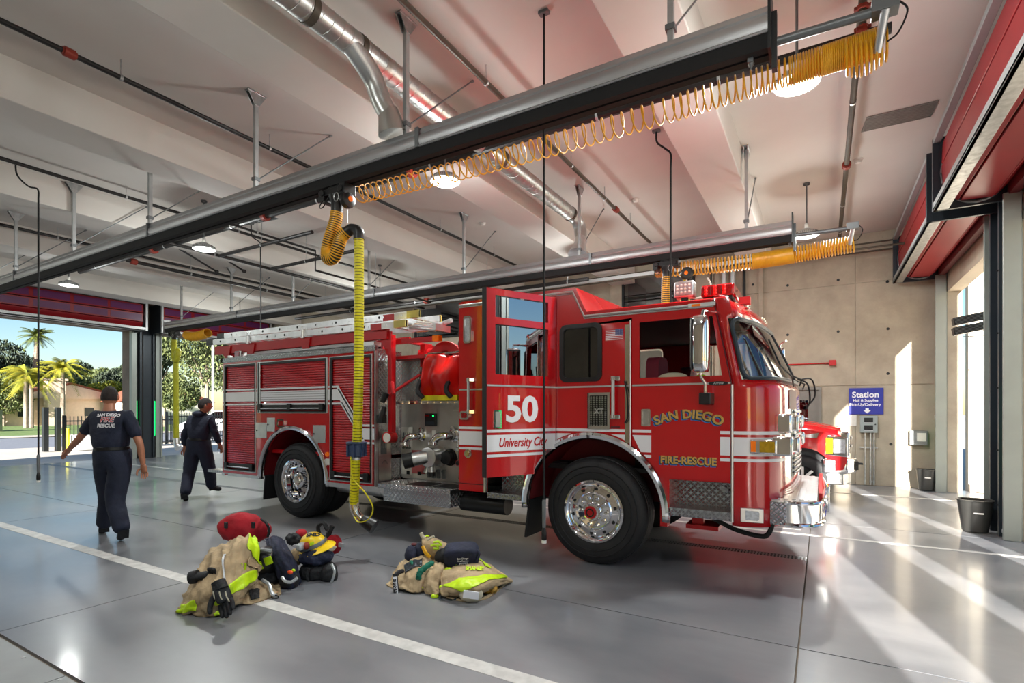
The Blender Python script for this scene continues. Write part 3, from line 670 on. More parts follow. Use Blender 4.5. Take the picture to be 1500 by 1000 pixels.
c3 = thing('coiled_air_hose', 'bunched yellow coiled air hose at the left end of the far rail', 'hose', (-16.2, 8.6, 3.8), 'yellow coiled air hoses')
coil('coil', 8.6, 3.85, -16.3, -15.2, .12, [(-16.3, 0), (-15.2, 40)], None, c3, wr=.014)
# strip bar below the beams at the far wall
lb = thing('conduit_bar', 'long white strip conduit running below the beams near the far wall', 'conduit', (-6, 12.4, 4.85))
MB().box(-13, .2, 12.37, 12.44, 4.82, 4.9).build('strip', 'housing_white', lb); MB().cyl((-13, 12.36, 4.78), (2.05, 12.36, 4.78), .02, 8).cyl((-13, 12.45, 4.93), (.2, 12.45, 4.93), .015, 8).build('pipe_line', 'brown_pipe', lb)
for x in (-10.5, -8.4, -6.3, -5.2, -3.0, -.6): MB().cyl((x, 12.4, 4.9), (x, 12.4, ZC), .006, 6).build('hanger_rod', 'galvanised', lb)

# ------------------------------------------------------------------ sprinkler pipes
def pipe(name, pts, r, m, lab, fit=(), rods=(), group='sprinkler pipes under the ceiling', rodz=None):
    t = thing('sprinkler_pipe', lab, 'pipe', pts[0], group)
    MB().tube(pts, r, 10).build('pipe', m, t)
    for f in fit:
        a, b = Vector(f[0]), Vector(f[1]); MB().tube([a, a+(b-a)*.1, a+(b-a)*.12, a+(b-a)*.88, a+(b-a)*.9, b], [r*1.35, r*1.35, r*1.75, r*1.75, r*1.35, r*1.35], 12).build('coupling', 'orange_fitting', t)
    if rods:
        for x, y, z in rods:
            q = MB(); q.cyl((x, y, z+r), (x, y, ZC), .006, 6); q.lathe([(r*1.15, -.015), (r*1.25, -.012), (r*1.25, .012), (r*1.15, .015)], (x, y, z), 'Y' if abs(pts[0][0]-pts[-1][0]) < .1 else 'X', 10)
            q.build('hanger_rod', 'galvanised', t)
    return t
zb_ = 5.25
pipe('p', [(-3.22, -3, zb_), (-3.22, 12.2, zb_)], .03, 'brown_pipe', 'brown sprinkler branch pipe crossing above the engine cab, with an orange coupling', [((-3.22, 9.1, zb_), (-3.22, 9.25, zb_))], [(-3.22, y, zb_) for y in (1, 3.2, 4.9, 6.2, 7.2, 8.6, 10, 12)])
pipe('p', [(-6.62, -3, zb_), (-6.62, 12.3, zb_)], .028, 'black_pipe', 'black sprinkler branch pipe left of the silver duct', [((-6.62, 2.28, zb_), (-6.62, 2.4, zb_)), ((-6.62, 5.5, zb_), (-6.62, 5.6, zb_))], [(-6.62, y, zb_) for y in (2.8, 4.6, 6.4, 8.4, 10.4)])
pipe('p', [(-10.22, -3, zb_), (-10.22, 12.0, zb_)], .028, 'black_pipe', 'black sprinkler branch pipe above the left walking firefighter', [], [(-10.22, y, zb_) for y in (1, 4.4, 6.4, 8.4, 10.4)])
pipe('p', [(-13.85, -3, zb_), (-13.85, 12.0, zb_)], .03, 'black_pipe', 'black sprinkler branch pipe nearest the left doors', [((-13.85, 5.3, zb_), (-13.85, 5.45, zb_))], [(-13.85, y, zb_) for y in (2, 4.7, 7.4, 9.4)])
pipe('p', [(.31, -1, zb_), (.31, 13.0, zb_)], .034, 'brown_pipe', 'brown sprinkler branch pipe along the ceiling nearest the right doors', [((.31, 9.2, zb_), (.31, 9.32, zb_))], [(.31, y, zb_) for y in (5.2, 7.4, 11, 12.6)])
mz = 4.95
mp = pipe('p', [(-15.4, 5.65, mz), (.52, 5.65, mz)], .048, 'black_pipe', 'thick black sprinkler main running beneath the branch pipes', [((x, 5.65, mz), (x+.1, 5.65, mz)) for x in (-12.0, -8.3, -5.0, .25)], [(x, 5.65, mz) for x in (-14.5, -11.5, -9.2, -6.9, -4.6, -2.2, -.9)])
for x, c_ in ((-3.22, 'left of the near cable'), (-6.62, 'above the engine ladder'), (-10.22, 'beside the hanging lamp'), (-13.85, 'above the left doorway'), (.31, 'above the yellow coil bundle')):
    t = thing('pipe_riser', 'short dark riser with orange couplings ' + c_, 'pipe', (x, 5.65, mz), 'sprinkler risers')
    MB().cyl((x, 5.65, mz+.04), (x, 5.65, zb_), .03, 10).build('pipe', 'brown_pipe' if x > -5 else 'black_pipe', t)
    for z in (mz+.06, zb_-.05): MB().lathe([(.04, 0), (.05, .01), (.05, .04), (.04, .05)], (x, 5.65, z-.02), 'Z', 12).box(x-.065, x+.065, 5.63, 5.67, z-.01, z+.02).build('coupling', 'orange_fitting', t)
pipe('p', [(-13.1, 5.65, 4.9), (-13.1, 13.2, 4.9)], .04, 'black_pipe', 'black pipe branching off the main over the left bay towards the far wall', [((-13.1, 5.72, 4.9), (-13.1, 5.85, 4.9))], [(-13.1, y, 4.9) for y in (7, 9, 11)])
pipe('p', [(-11.07, 5.0, 4.91), (-11.07, 13.2, 4.91)], .032, 'black_pipe', 'black pipe below the fourth beam towards the far wall', [], [(-11.07, y, 4.91) for y in (6.4, 8.8, 11)])
pipe('p', [(-9.0, 4.9, 4.9), (-9.0, 7.3, 4.9), (-9.0, 7.3, 4.5), (-9.0, 11, 4.5)], .022, 'black_pipe', 'thin black pipe with a step down above the ladder rack', [], [(-9.0, 6, 4.9), (-9, 9, 4.5)])
pipe('p', [(-11.07, 6.5, 4.9), (-8.1, 6.5, 4.9)], .035, 'black_pipe', 'short black cross pipe under the ceiling beside the third beam', [], [(-9.6, 6.5, 4.9)])
pipe('p', [(-11.07, 7.7, 4.9), (-8.3, 7.7, 4.9)], .035, 'black_pipe', 'short black cross pipe farther from the camera beside the third beam', [], [(-9.8, 7.7, 4.9), (-9.0, 7.7, 4.9)])
pipe('p', [(-14.5, 11.0, 4.55), (-4.5, 11.0, 4.55)], .045, 'black_pipe', 'black pipe running behind the far exhaust rail above the ladder', [((-9.2, 11, 4.55), (-9.05, 11, 4.55))], [(x, 11.0, 4.55) for x in (-12, -9.5, -7.2, -5)])
pipe('p', [(-1.0, 13.6, 5.2), (2.0, 13.6, 5.2)], .016, 'brown_pipe', 'upper thin conduit along the top of the far wall', [], [], 'conduits on the far wall')
pipe('p', [(-1.0, 13.6, 5.02), (2.0, 13.6, 5.02)], .016, 'brown_pipe', 'lower thin conduit along the top of the far wall', [], [], 'conduits on the far wall')
for x, c_ in ((-2.05, 'left'), (-1.85, 'right')):
    tag(MB().tube([(x, 13.3, 5.05), (x, 13.55, 4.98), (x, 13.58, 4.85), (x, 13.58, 2.2)], .055, 12).build('conduit_pipe', 'housing_white', off=(x, 13.58, 2.2)), 'thick white vertical pipe on the far wall, %s one of the pair' % c_, 'pipe', 'white pipes on the far wall')
tag(MB().tube([(-2.35, 13.6, 5.2), (-2.35, 13.6, 2.2)], .02, 8).tube([(-1.6, 13.6, 5.2), (-1.6, 13.6, 2.2)], .03, 8).build('conduit_pipe', 'black_pipe', off=(-2.35, 13.6, 2.2)), 'dark thin conduits flanking the white wall pipes', 'conduit')
for k_, (dx, c_) in enumerate(((0, 'outer'), (.35, 'inner'))):
    tag(MB().tube(smoothpath([(-7.2+dx, 13.6, 4.85-dx*.3), (-5.9-dx, 13.6, 4.85-dx*.3), (-5.7-dx*.8, 13.6, 4.7-dx*.3), (-5.7-dx*.8, 13.6, 3.0)], 6), .025, 8).build('conduit_pipe', 'brown_pipe', off=(-5.8, 13.6, 3)), 'bent brown conduit on the far wall, %s of two' % c_, 'conduit', 'bent conduits')
# sway braces and a ceiling cluster
for x, y, c_ in ((-12.6, 6.2, 'left'), (-12.0, 6.5, 'right')):
    tag(MB().cyl((x, y, 5.4), (x+.25, y+1.0, 4.9), .022, 8).lathe([(.04, -.03), (.05, 0), (.04, .03)], (x+.25, y+1.0, 4.9), 'Z', 8).build('sway_brace', 'black_pipe', off=(x, y, 4.9)), 'black slanting sway brace on the pipes, %s of two' % c_, 'brace', 'sway braces')
cl = thing('duct_fan', 'grey slatted ceiling duct with black fan above the left of the rail', 'duct', (-9.3, 5.9, 5.2))
MB().box(-9.8, -9.05, 5.75, 6.2, 5.28, 5.44).build('duct_box', 'galvanised', cl); MB().cyl((-9.9, 5.9, 5.12), (-8.4, 6.1, 5.12), .035, 10).build('pipe', 'black_pipe', cl)
# ------------------------------------------------------------------ spiral duct
du = thing('spiral_duct', 'shiny spiral ventilation duct with two drops to the exhaust rails', 'duct', (-3.78, 5, 5.02))
DX, DZ, DR = -3.78, 5.03, .118
def ribbed(pts, r, m, nm, pitch=.14):
    P = smoothpath(pts, 12) if len(pts) > 2 else [Vector(pts[0])+(Vector(pts[1])-Vector(pts[0]))*i/60 for i in range(61)]
    pts2 = []; rr = []; acc = 0; last = None
    for p in P:
        if last is not None: acc += (p-last).length
        pts2.append(p); rr.append(r); last = p
    return MB().tube(pts2, rr, 24).build(nm, m, du)
ribbed([(DX, -1.0, DZ), (DX, 8.45, DZ)], DR, 'duct_steel', 'duct_run')
sb = MB(); pts = []
n = int(9.4/.11*16)
for i in range(n): a = i/16; pts.append((DX+(DR+.001)*math.cos(2*PI*a), -1+a*.11, DZ+(DR+.001)*math.sin(2*PI*a)))
sb.tube(pts, .0035, 4).build('spiral_seam', 'duct_steel', du)
ribbed([(DX, 8.4, DZ), (DX, 8.65, DZ-.01), (DX+.02, 8.78, DZ-.12), (DX+.05, 8.76, DZ-.3), (DX+.08, 8.7, DZ-.42)], .11, 'duct_steel', 'end_elbow')
MB().tube([(DX+.08, 8.7, DZ-.38), (DX+.1, 8.6, 4.5), (DX+.1, 8.5, 4.32)], [.11, .11, .17], 20).build('drop_cone', 'aluminium', du)
ribbed([(DX, 3.2, DZ), (DX+.01, 3.45, DZ-.03), (DX+.03, 3.7, DZ-.2), (DX+.06, 3.8, DZ-.4), (DX+.1, 3.85, 4.52)], .10, 'duct_steel', 'branch_elbow')
MB().tube([(DX+.1, 3.85, 4.56), (DX+.12, 3.9, 4.34)], [.1, .15], 20).build('drop_cone', 'brushed_steel', du)
for y in (3.0, 3.55, 6.1, 8.4): MB().lathe([(DR+.002, -.035), (DR+.008, -.03), (DR+.008, .03), (DR+.002, .035)], (DX, y, DZ), 'Y', 24).build('joint_band', 'brown_pipe', du)
# ------------------------------------------------------------------ high bay lamps
def make_lamp(x, y, z, lab):
    t = thing('high_bay_lamp', lab, 'lamp', (x, y, z), 'hanging high bay lamps')
    MB().lathe([(.06, .12), (.075, .1), (.15, .075), (.185, .03), (.19, .0), (.17, -.008), (.16, 0)], (x, y, z), 'Z', 32).build('lamp_housing', 'housing_white', t)
    b = MB()
    for k in range(40):
        a = k*PI/20; b.box(x-.002, x+.002, y+.15, y+.187, z+.01, z+.05, rot=(0, 0, a), at=(x, y, z))
    b.build('cooling_fins', 'grey_metal', t, kind='stuff')
    MB().lathe([(.001, -.004), (.158, -.004), (.158, .002), (.001, .004)], (x, y, z), 'Z', 32).build('lens', 'lamp_glow', t)
    MB().lathe([(.03, .12), (.03, .2), (.012, .22)], (x, y, z), 'Z', 12).build('neck', 'housing_white', t)
    MB().cyl((x, y, z+.2), (x, y, ZC-.03), .012, 8).lathe([(.05, -.03), (.05, 0)], (x, y, ZC), 'Z', 12).build('stem', 'grey_metal', t)
    ld = bpy.data.lights.new('lamp_light', 'POINT'); ld.shadow_soft_size = .13; ld.energy = LAMP_W; ld.color = (.95, 1, .98)
    lo = bpy.data.objects.new('lamp_light', ld); C.objects.link(lo); lo.parent = t; lo.location = (0, 0, -.15)
    ad = bpy.data.lights.new('lamp_beam', 'AREA'); ad.shape = 'DISK'; ad.size = .30; ad.energy = LAMP_W*1.15; ad.color = (.97, 1, .97)
    ao = bpy.data.objects.new('lamp_beam', ad); C.objects.link(ao); ao.parent = t; ao.location = (0, 0, -.012)
    return t
L0 = make_lamp(-.2, 5.43, 4.56, 'white high bay lamp behind the coiled hose, nearest the right door')
for x, y, lab in ((-4.2, 5.43, 'white high bay lamp behind the yellow coil above the crew door'), (-9.75, 5.45, 'white high bay lamp hanging left of the yellow hose loop'), (-15.3, 5.4, 'white high bay lamp hanging above the left doorway and walking man'),
                  (-.23, 10.2, 'white high bay lamp beside the far rail bracket'), (-4.3, 10.2, 'white high bay lamp glowing above the raised cab roof'), (-10.05, 10.2, 'white high bay lamp above the engine ladder'), (-16.2, 10.2, 'white high bay lamp over the far left bay door')):
    dup(L0, (x, y, 4.56), lab)
for x, c_ in ((-.2, 'nearest the right door'), (-4.2, 'second from the right door'), (-9.75, 'third from the right door'), (-15.3, 'nearest the left door')): dup(L0, (x, .75, 4.56), 'unseen high bay lamp added to light the near bay, '+c_)  # row added out of view to brighten the near side of the engine
for o in list(C.objects):
    if o.type == 'LIGHT' and o.parent is not None and abs(o.parent.location.y-.75) < .01: o.data = o.data.copy(); o.data.energy *= .45
    if o.type == 'LIGHT' and o.parent is not None and abs(o.parent.location.x+15.3) < .01 and o.parent.location.y > 2: o.data = o.data.copy(); o.data.energy *= .4
# smoke detectors
def smoke(x, y, lab): tag(MB().lathe([(.001, -.05), (.035, -.05), (.05, -.03), (.055, -.015), (.07, -.01), (.07, 0), (.001, 0)], (x, y, ZC), 'Z', 20).build('smoke_detector', 'paper', off=(x, y, ZC)), lab, 'detector', 'round smoke detectors on the ceiling')
smoke(-2.93, 9.4, 'round white smoke detector between the beams above the cab'); smoke(.47, 9.65, 'round white smoke detector beside the right ceiling pipe'); smoke(-6.0, 9.0, 'round white smoke detector left of the duct drop')
# power cables
def cable(pts, r, lab, end=True):
    t = thing('power_cable', lab, 'cable', pts[0], 'hanging power cables')
    MB().box(pts[0][0]-.05, pts[0][0]+.05, pts[0][1]-.03, pts[0][1]+.03, pts[0][2]-.03, pts[0][2]).build('ceiling_plate', 'grey_metal', t)
    MB().tube(smoothpath(pts[:-1], 6)+[Vector(pts[-1])], r, 8).build('cord', 'black_rubber_matte', t)
    if end:
        x, y, z = pts[-1]
        MB().lathe([(r, .06), (.02, .03), (.026, 0), (.026, -.06), (.02, -.07)], (x, y, z), 'Z', 12).build('plug', 'black_plastic', t)
        MB().lathe([(.024, -.07), (.024, -.1)], (x, y, z), 'Z', 12).build('plug_cap', 'paper', t)
        MB().lathe([(r*1.6, .05), (r*1.9, .3), (r*1.3, .32)], (x, y, z), 'Z', 8).build('strain_relief', 'grey_metal', t)
    return t
cable([(-2.31, 4.53, 5.45), (-2.31, 4.53, 5.3), (-2.31, 4.53, 4.9), (-2.31, 4.53, .43)], .011, 'black hanging power cable passing in front of the open crew door')
cable([(-10.74, 3.12, 5.45), (-10.73, 3.14, 5.25), (-10.5, 3.2, 5.05), (-10.3, 3.25, 4.98), (-10.27, 3.25, 4.8), (-10.27, 3.25, .62)], .012, 'black power cable hanging at the far left by the doorway')
cable([(-1.96, 7.22, 5.45), (-1.95, 7.22, 5.28), (-1.85, 7.25, 5.18), (-1.78, 7.28, 5.1), (-1.78, 7.28, 4.9), (-1.78, 7.28, 2.9)], .013, 'black power cable dropping to the cab roof floodlight', False)
cable([(-10.1, 6.6, 5.45), (-10.1, 6.62, 5.2), (-9.9, 6.65, 5.05), (-9.86, 6.65, 4.95), (-9.85, 6.65, 2.9)], .012, 'black power cable hanging over the rear of the engine', False)
# ------------------------------------------------------------------ the fire engine
YS, YE = 5.1, 7.6                      # near and far side planes
T = thing('fire_engine', 'large red fire engine with an open crew door parked in the middle bay', 'fire engine', (-4.6, 6.35, 0))
def P_(b, nm, m, par=None, **k): return b.build(nm, m, par or T, **k)
FWX, RWX, WZ, TRR = -2.05, -6.79, .56, .556
# --- chassis
b = MB()
for y in (5.85, 6.75): b.box(-8.4, -.5, y, y+.09, .52, .78)
for x in (-8, -5.4, -4.4, -3.2, -1.2): b.box(x, x+.1, 5.85, 6.8, .55, .75)
b.box(-5.0, -3.4, 5.6, 7.1, .5, .66).box(-8.5, -7.6, 5.6, 7.1, .55, .7)
P_(b, 'chassis_frame', 'dark_steel')
P_(MB().cyl((FWX, 5.3, WZ), (FWX, 7.4, WZ), .09, 12).cyl((RWX, 5.3, WZ), (RWX, 7.4, WZ), .13, 14).sphere((RWX, 6.35, WZ), .26, 14, 10), 'axle', 'dark_steel')
ex = P_(MB().cyl((-6.15, 5.45, .50), (-5.15, 5.42, .50), .095, 16).cyl((-5.15, 5.42, .5), (-4.9, 5.3, .5), .05, 12), 'exhaust_muffler', 'aluminium')
P_(MB().lathe([(.1, 0), (.105, .01), (.105, .04), (.1, .05)], (-5.25, 5.425, .5), 'X', 16), 'muffler_band', 'chrome', ex)
P_(MB().cyl((-3.85, 5.35, .48), (-3.2, 5.35, .48), .11, 14), 'air_tank', 'black_plastic')
# --- wheels
def wheel(x, ys, dual, lab=None):
    sgn = 1 if ys < 6.35 else -1
    t = bpy.data.objects.new('wheel', None); C.objects.link(t); t.parent = T; t.location = Vector((x, ys, WZ))-Vector(T.location)
    Y = lambda v: v*sgn
    W = .29
    def tyre(y0):
        pr = [(.30, .0), (.33, -.012), (.36, -.02), (.44, -.025), (.50, -.012), (.535, .012), (.552, .04), (TRR, .06)]
        prof = [(r, Y(y0+h+.02)) for r, h in pr] + [(r, Y(y0+W+.02-h)) for r, h in reversed(pr)]
        q = MB().lathe(prof, (0, 0, 0), 'Y', 64, closed=True)
        return q
    o = tyre(0); ob = bpy.data.objects.new('tyre', o.me('tyre', 'rubber')); C.objects.link(ob); ob.parent = t
    tb = MB()      # tread grooves standing as ribs
    for k in range(5): tb.lathe([(TRR-.004, Y(.075+k*.042)), (TRR+.006, Y(.079+k*.042)), (TRR+.006, Y(.107+k*.042)), (TRR-.004, Y(.111+k*.042))], (0, 0, 0), 'Y', 64)
    for r in (.46, .40): tb.lathe([(r, Y(-.005)), (r+.006, Y(-.012)), (r+.012, Y(-.005))], (0, 0, 0), 'Y', 64)
    ob = bpy.data.objects.new('tread_ribs', tb.me('tread', 'rubber')); C.objects.link(ob); ob.parent = t
    if dual:
        ob = bpy.data.objects.new('tyre', tyre(.33).me('tyre', 'rubber')); C.objects.link(ob); ob.parent = t
        rim = [(.315, .01), (.325, -.005), (.305, -.012), (.285, .0), (.275, .03), (.262, .12), (.25, .19), (.20, .205), (.13, .20), (.12, .16), (.118, .06), (.10, .045), (.05, .04), (.001, .04)]
    else:
        rim = [(.315, .01), (.325, -.005), (.305, -.012), (.285, .0), (.275, .02), (.262, .03), (.24, .022), (.20, .012), (.175, .03), (.17, .015), (.10, .01), (.095, -.05), (.085, -.07), (.04, -.075), (.001, -.075)]
    ob = bpy.data.objects.new('rim', MB().lathe([(r, Y(h)) for r, h in rim], (0, 0, 0), 'Y', 56).me('rim', 'chrome')); C.objects.link(ob); ob.parent = t
    for k in range(10):
        hb = MB(); a = k*PI/5+.2; r = .232; y_ = .025 if not dual else .197
        r = .232 if not dual else .222
        hb.cyl((r*math.cos(a), Y(y_+.004-.012), r*math.sin(a)), (r*math.cos(a), Y(y_+.02), r*math.sin(a)), .019, 12)
        ob = bpy.data.objects.new('hand_hole', hb.me('holes', 'black_rubber_matte')); C.objects.link(ob); ob.parent = t
    for k in range(10):
        a = k*PI/5; r = .142; y_ = .01 if not dual else .2
        q = MB().lathe([(.019, 0), (.02, -.02), (.017, -.035), (.008, -.046), (.001, -.048)] if sgn > 0 else [(.001, .048), (.008, .046), (.017, .035), (.02, .02), (.019, 0)], (0, 0, 0), 'Y', 8)
        if k == 0: lug = q.me('lug_nut', 'chrome')
        ob = bpy.data.objects.new('lug_nut', lug); C.objects.link(ob); ob.parent = t; ob.location = (r*math.cos(a), Y(y_), r*math.sin(a))
    if dual: q = MB().lathe([(.001, Y(.02)), (.06, Y(.022)), (.075, Y(.04)), (.08, Y(.06))], (0, 0, 0), 'Y', 20); mm = 'nickel'
    else: q = MB().lathe([(.001, Y(-.088)), (.028, Y(-.088)), (.03, Y(-.08)), (.045, Y(-.08)), (.047, Y(-.088)), (.062, Y(-.086)), (.068, Y(-.07))], (0, 0, 0), 'Y', 20); mm = 'red_metal'
    ob = bpy.data.objects.new('hub_cap', q.me('hub', mm)); C.objects.link(ob); ob.parent = t
    if not dual:
        ob = bpy.data.objects.new('hub_ring', MB().lathe([(.03, Y(-.09)), (.045, Y(-.09))], (0, 0, 0), 'Y', 20).me('ring', 'black_plastic')); C.objects.link(ob); ob.parent = t
wheel(FWX, 5.14, False); wheel(FWX, 7.56, False); wheel(RWX, 5.14, True); wheel(RWX, 7.56, True)

# --- side panels: near and far
def arch(cx, r, a0=0, a1=180, n=20, cz=.58): return [(cx+r*math.cos(R(a0+(a1-a0)*i/n)), cz+r*math.sin(R(a0+(a1-a0)*i/n))) for i in range(n+1)]
AR = .765
crew = rrect(-2.39, -1.955, 1.925, 2.49, .06)
def cabside(y0, far=False):
    outer = [(-3.74, 2.88), (-3.74, .66), (-3.36, .66), (-3.36, .93), (-2.06-AR-.02, .93), (-2.06-AR-.02, .58)] + arch(-2.06, AR, 180, 0, 24) + [(-1.26, .58), (-1.26, .95), (-.70, .95), (-.70, 1.86), (-.84, 2.56), (-.88, 2.63), (-2.11, 2.63), (-2.24, 2.9), (-3.70, 2.9)]
    holes = [crew]
    ang = math.degrees(math.asin((.97-.58)/(AR+.04)))
    a_h = [p for p in arch(-2.06, AR+.04, 180-ang, 118, 8)]
    if not far: holes.append([(-3.32, .97)] + [a_h[0]] + a_h[1:] + [(-2.47, 1.30), (-2.47, 2.79), (-3.32, 2.79)])
    holes.append([(-1.56, 1.90), (-.77, 1.90), (-.86, 2.49), (-1.56, 2.49)])
    return plate_xz([outer]+holes, y0, .05)
P_(cabside(YS), 'cab_side', 'red_paint', bevel=.004)
P_(cabside(YE-.05, True), 'cab_side', 'red_paint')
bodyo = [(-8.58, 2.40), (-8.58, .57), (-6.79-AR-.01, .57)] + arch(-6.79, AR, 180, 0, 24) + [(-5.12, .57), (-5.12, 2.40)]
sh = [(-8.50, -7.70, .66, 2.335), (-7.60, -6.07, 1.60, 2.335), (-5.95, -5.19, .66, 2.335)]
P_(plate_xz([bodyo]+[[(a, c), (b_, c), (b_, d), (a, d)] for a, b_, c, d in sh], YS, .05), 'body_side', 'red_paint', bevel=.004)
P_(plate_xz([bodyo], YE-.05, .05), 'body_side', 'red_paint')
# roll-up shutters
for i, (a, b_, c, d) in enumerate(sh):
    n = int((d-c)/.034); pts = []
    q = MB()
    for k in range(n):
        z0 = c+(d-c)*k/n; z1 = c+(d-c)*(k+1)/n
        q.add([(a, YS+.03, z0), (b_, YS+.03, z0), (b_, YS+.018, z0+.004), (a, YS+.018, z0+.004), (b_, YS+.014, (z0+z1)/2), (a, YS+.014, (z0+z1)/2), (b_, YS+.018, z1-.003), (a, YS+.018, z1-.003), (b_, YS+.03, z1), (a, YS+.03, z1)], [(0, 1, 2, 3), (3, 2, 4, 5), (5, 4, 6, 7), (7, 6, 8, 9)])
    so = P_(q, 'roller_shutter', 'shutter_red', kind='stuff', smooth=0)
    P_(plate_xz([[(a-.02, c-.02), (b_+.02, c-.02), (b_+.02, d+.02), (a-.02, d+.02)], [(a+.012, c), (b_-.012, c), (b_-.012, d-.012), (a+.012, d-.012)]], YS-.008, .03), 'shutter_frame', 'black_plastic', so)
    P_(plate_xz([[(a-.03, c-.03), (b_+.03, c-.03), (b_+.03, d+.03), (a-.03, d+.03)], [(a-.02, c-.02), (b_+.02, c-.02), (b_+.02, d+.02), (a-.02, d+.02)]], YS-.01, .03), 'shutter_trim', 'aluminium', so)
    lz = c+.02
    q = MB().box(a+.02, b_-.02, YS-.02, YS-.0, lz, lz+.075); nb = 2 if b_-a < 1 else 3
    for k in range(nb):
        xx = a+.06+(b_-a-.12)*k/(nb-1); q.box(xx-.04, xx+.04, YS-.045, YS-.01, lz-.01, lz+.09)
    P_(q, 'latch_block', 'black_plastic', so, bevel=.004)
    P_(MB().cyl((a+.05, YS-.035, lz+.02), (b_-.05, YS-.035, lz+.02), .009, 8), 'lift_bar', 'aluminium', so)
P_(MB().box(-8.6, -5.1, YS-.012, YS+.03, 2.40, 2.475).box(-8.6, -8.56, YS-.012, YE, 2.40, 2.475), 'top_trim_strip', 'tread_side')
for a, b_ in ((-7.585, -7.555), (-6.05, -6.02)): P_(MB().box(a, b_, YS-.012, YS, 1.58, 2.36), 'divider_trim', 'aluminium')
# body box
P_(MB().box(-8.58, -5.12, YS+.12, YE-.05, .95, 1.0).box(-8.58, -8.54, YS+.04, YE-.04, .6, 2.4).box(-8.54, -5.14, YS+.06, YS+.075, 1.40, 2.4), 'body_core', 'red_metal')
P_(MB().box(-8.54, -5.14, YS+.04, YE-.04, 2.30, 2.36), 'hose_bed_floor', 'dark_steel')
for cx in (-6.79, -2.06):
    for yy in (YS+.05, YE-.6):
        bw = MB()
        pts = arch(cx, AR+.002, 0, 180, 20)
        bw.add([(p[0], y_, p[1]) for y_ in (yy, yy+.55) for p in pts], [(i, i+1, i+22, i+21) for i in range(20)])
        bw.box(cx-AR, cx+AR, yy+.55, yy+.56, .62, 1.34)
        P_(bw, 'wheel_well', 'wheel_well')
P_(MB().box(-5.16, -5.12, YS+.05, 5.62, .62, 2.43), 'front_bulkhead', 'tread_front')
P_(MB().box(-5.135, -5.105, YS, YS+.05, .57, 2.46), 'corner_trim', 'aluminium')
P_(MB().box(-5.118, -5.108, YS+.06, YS+.30, .66, 1.33), 'engraved_plate', 'brushed_steel')
q = MB()
for k in range(4): q.box(-5.107, -5.104, YS+.1+k*.03, YS+.118+k*.03, 1.1, 1.24)
q.box(-5.107, -5.104, YS+.1, YS+.21, 1.02, 1.1); q.tube([(-5.104, YS+.17+.05*math.cos(a*PI/8), .88+.05*math.sin(a*PI/8)) for a in range(9)], .004, 4)
P_(q, 'hand_emblem', 'grey_metal')
# fenders
for cx in (-6.79, -2.06):
    for y0 in (YS-.02, YE-.03):
        pr = [(AR-.03, .05), (AR-.03, .0), (AR-.02, -.018), (AR+.01, -.024), (AR+.035, -.012), (AR+.04, .03)]
        vs = []; n = 40
        for i in range(n+1):
            a = R(-3+186*i/n)
            for r, h in pr: vs.append((cx+r*math.cos(a), y0+h, .58+r*math.sin(a)))
        k = len(pr)
        P_(MB().add(vs, [(i*k+j, i*k+j+1, (i+1)*k+j+1, (i+1)*k+j) for i in range(n) for j in range(k-1)]), 'fender_trim', 'chrome', solid=.004)
for x, z0, z1, w_ in ((-7.5, .22, .6, .13), (-2.82, .2, .62, .13)):
    P_(MB().box(x-.012, x+.012, YS+.02, YS+.42, z0, z1, rot=(0, .12, 0)), 'mud_flap', 'black_rubber_matte')
# tail step and rocker trims
P_(MB().box(-9.05, -8.4, YS+.02, YE-.02, .565, .61), 'tail_step', 'tread_top')
P_(MB().box(-8.58, -7.6, YS-.01, YS+.04, .54, .585), 'rocker_trim', 'aluminium'); P_(MB().box(-6.0, -5.0, YS-.012, YS+.2, .54, .60).box(-5.0, -4.9, YS-.01, YS+.4, .54, .66), 'rocker_trim', 'aluminium')
P_(MB().box(-8.5, -8.42, YS-.016, YS-.01, .55, .575), 'red_reflector', 'red_lens'); P_(MB().box(-5.45, -5.33, YS-.018, YS-.01, .55, .585), 'orange_reflector', 'orange_lens')
# small hardware on the body side
for a, b_, c, d, m_ in ((-7.67, -7.40, 1.18, 1.42, 'aluminium'), (-7.39, -7.20, 1.29, 1.50, 'aluminium'), (-6.33, -6.07, 1.15, 1.40, 'aluminium')):
    pl = P_(MB().box(a, b_, YS-.012, YS, c, d), 'access_plate', m_, bevel=.004)
    P_(MB().cyl((a+.03, YS-.02, (c+d)/2), (a+.03, YS-.012, (c+d)/2), .012, 8), 'plate_catch', 'black_plastic', pl)
def light(x0, x1, z0, z1, m_, y=YS, nm='marker_light', d=.03):
    o = P_(plate_xz([rrect(x0-.02, x1+.02, z0-.02, z1+.02, min(.03, (z1-z0)/2)), rrect(x0, x1, z0, z1, min(.02, (z1-z0)/2.2))], y-d, d), nm+'_bezel', 'chrome')
    P_(plate_xz([rrect(x0, x1, z0, z1, min(.02, (z1-z0)/2.2))], y-d*.8, d*.6), nm, m_, o); return o
light(-7.10, -6.98, 1.38, 1.46, 'red_lens')
P_(MB().lathe([(.001, -.03), (.02, -.03), (.022, -.02), (.033, -.018), (.035, 0)], (-6.03, YS, .99), 'Y', 16), 'round_marker_light', 'orange_lens')
P_(MB().box(-6.06, -5.97, YS-.01, YS, .84, .93), 'fuel_label', 'paper')

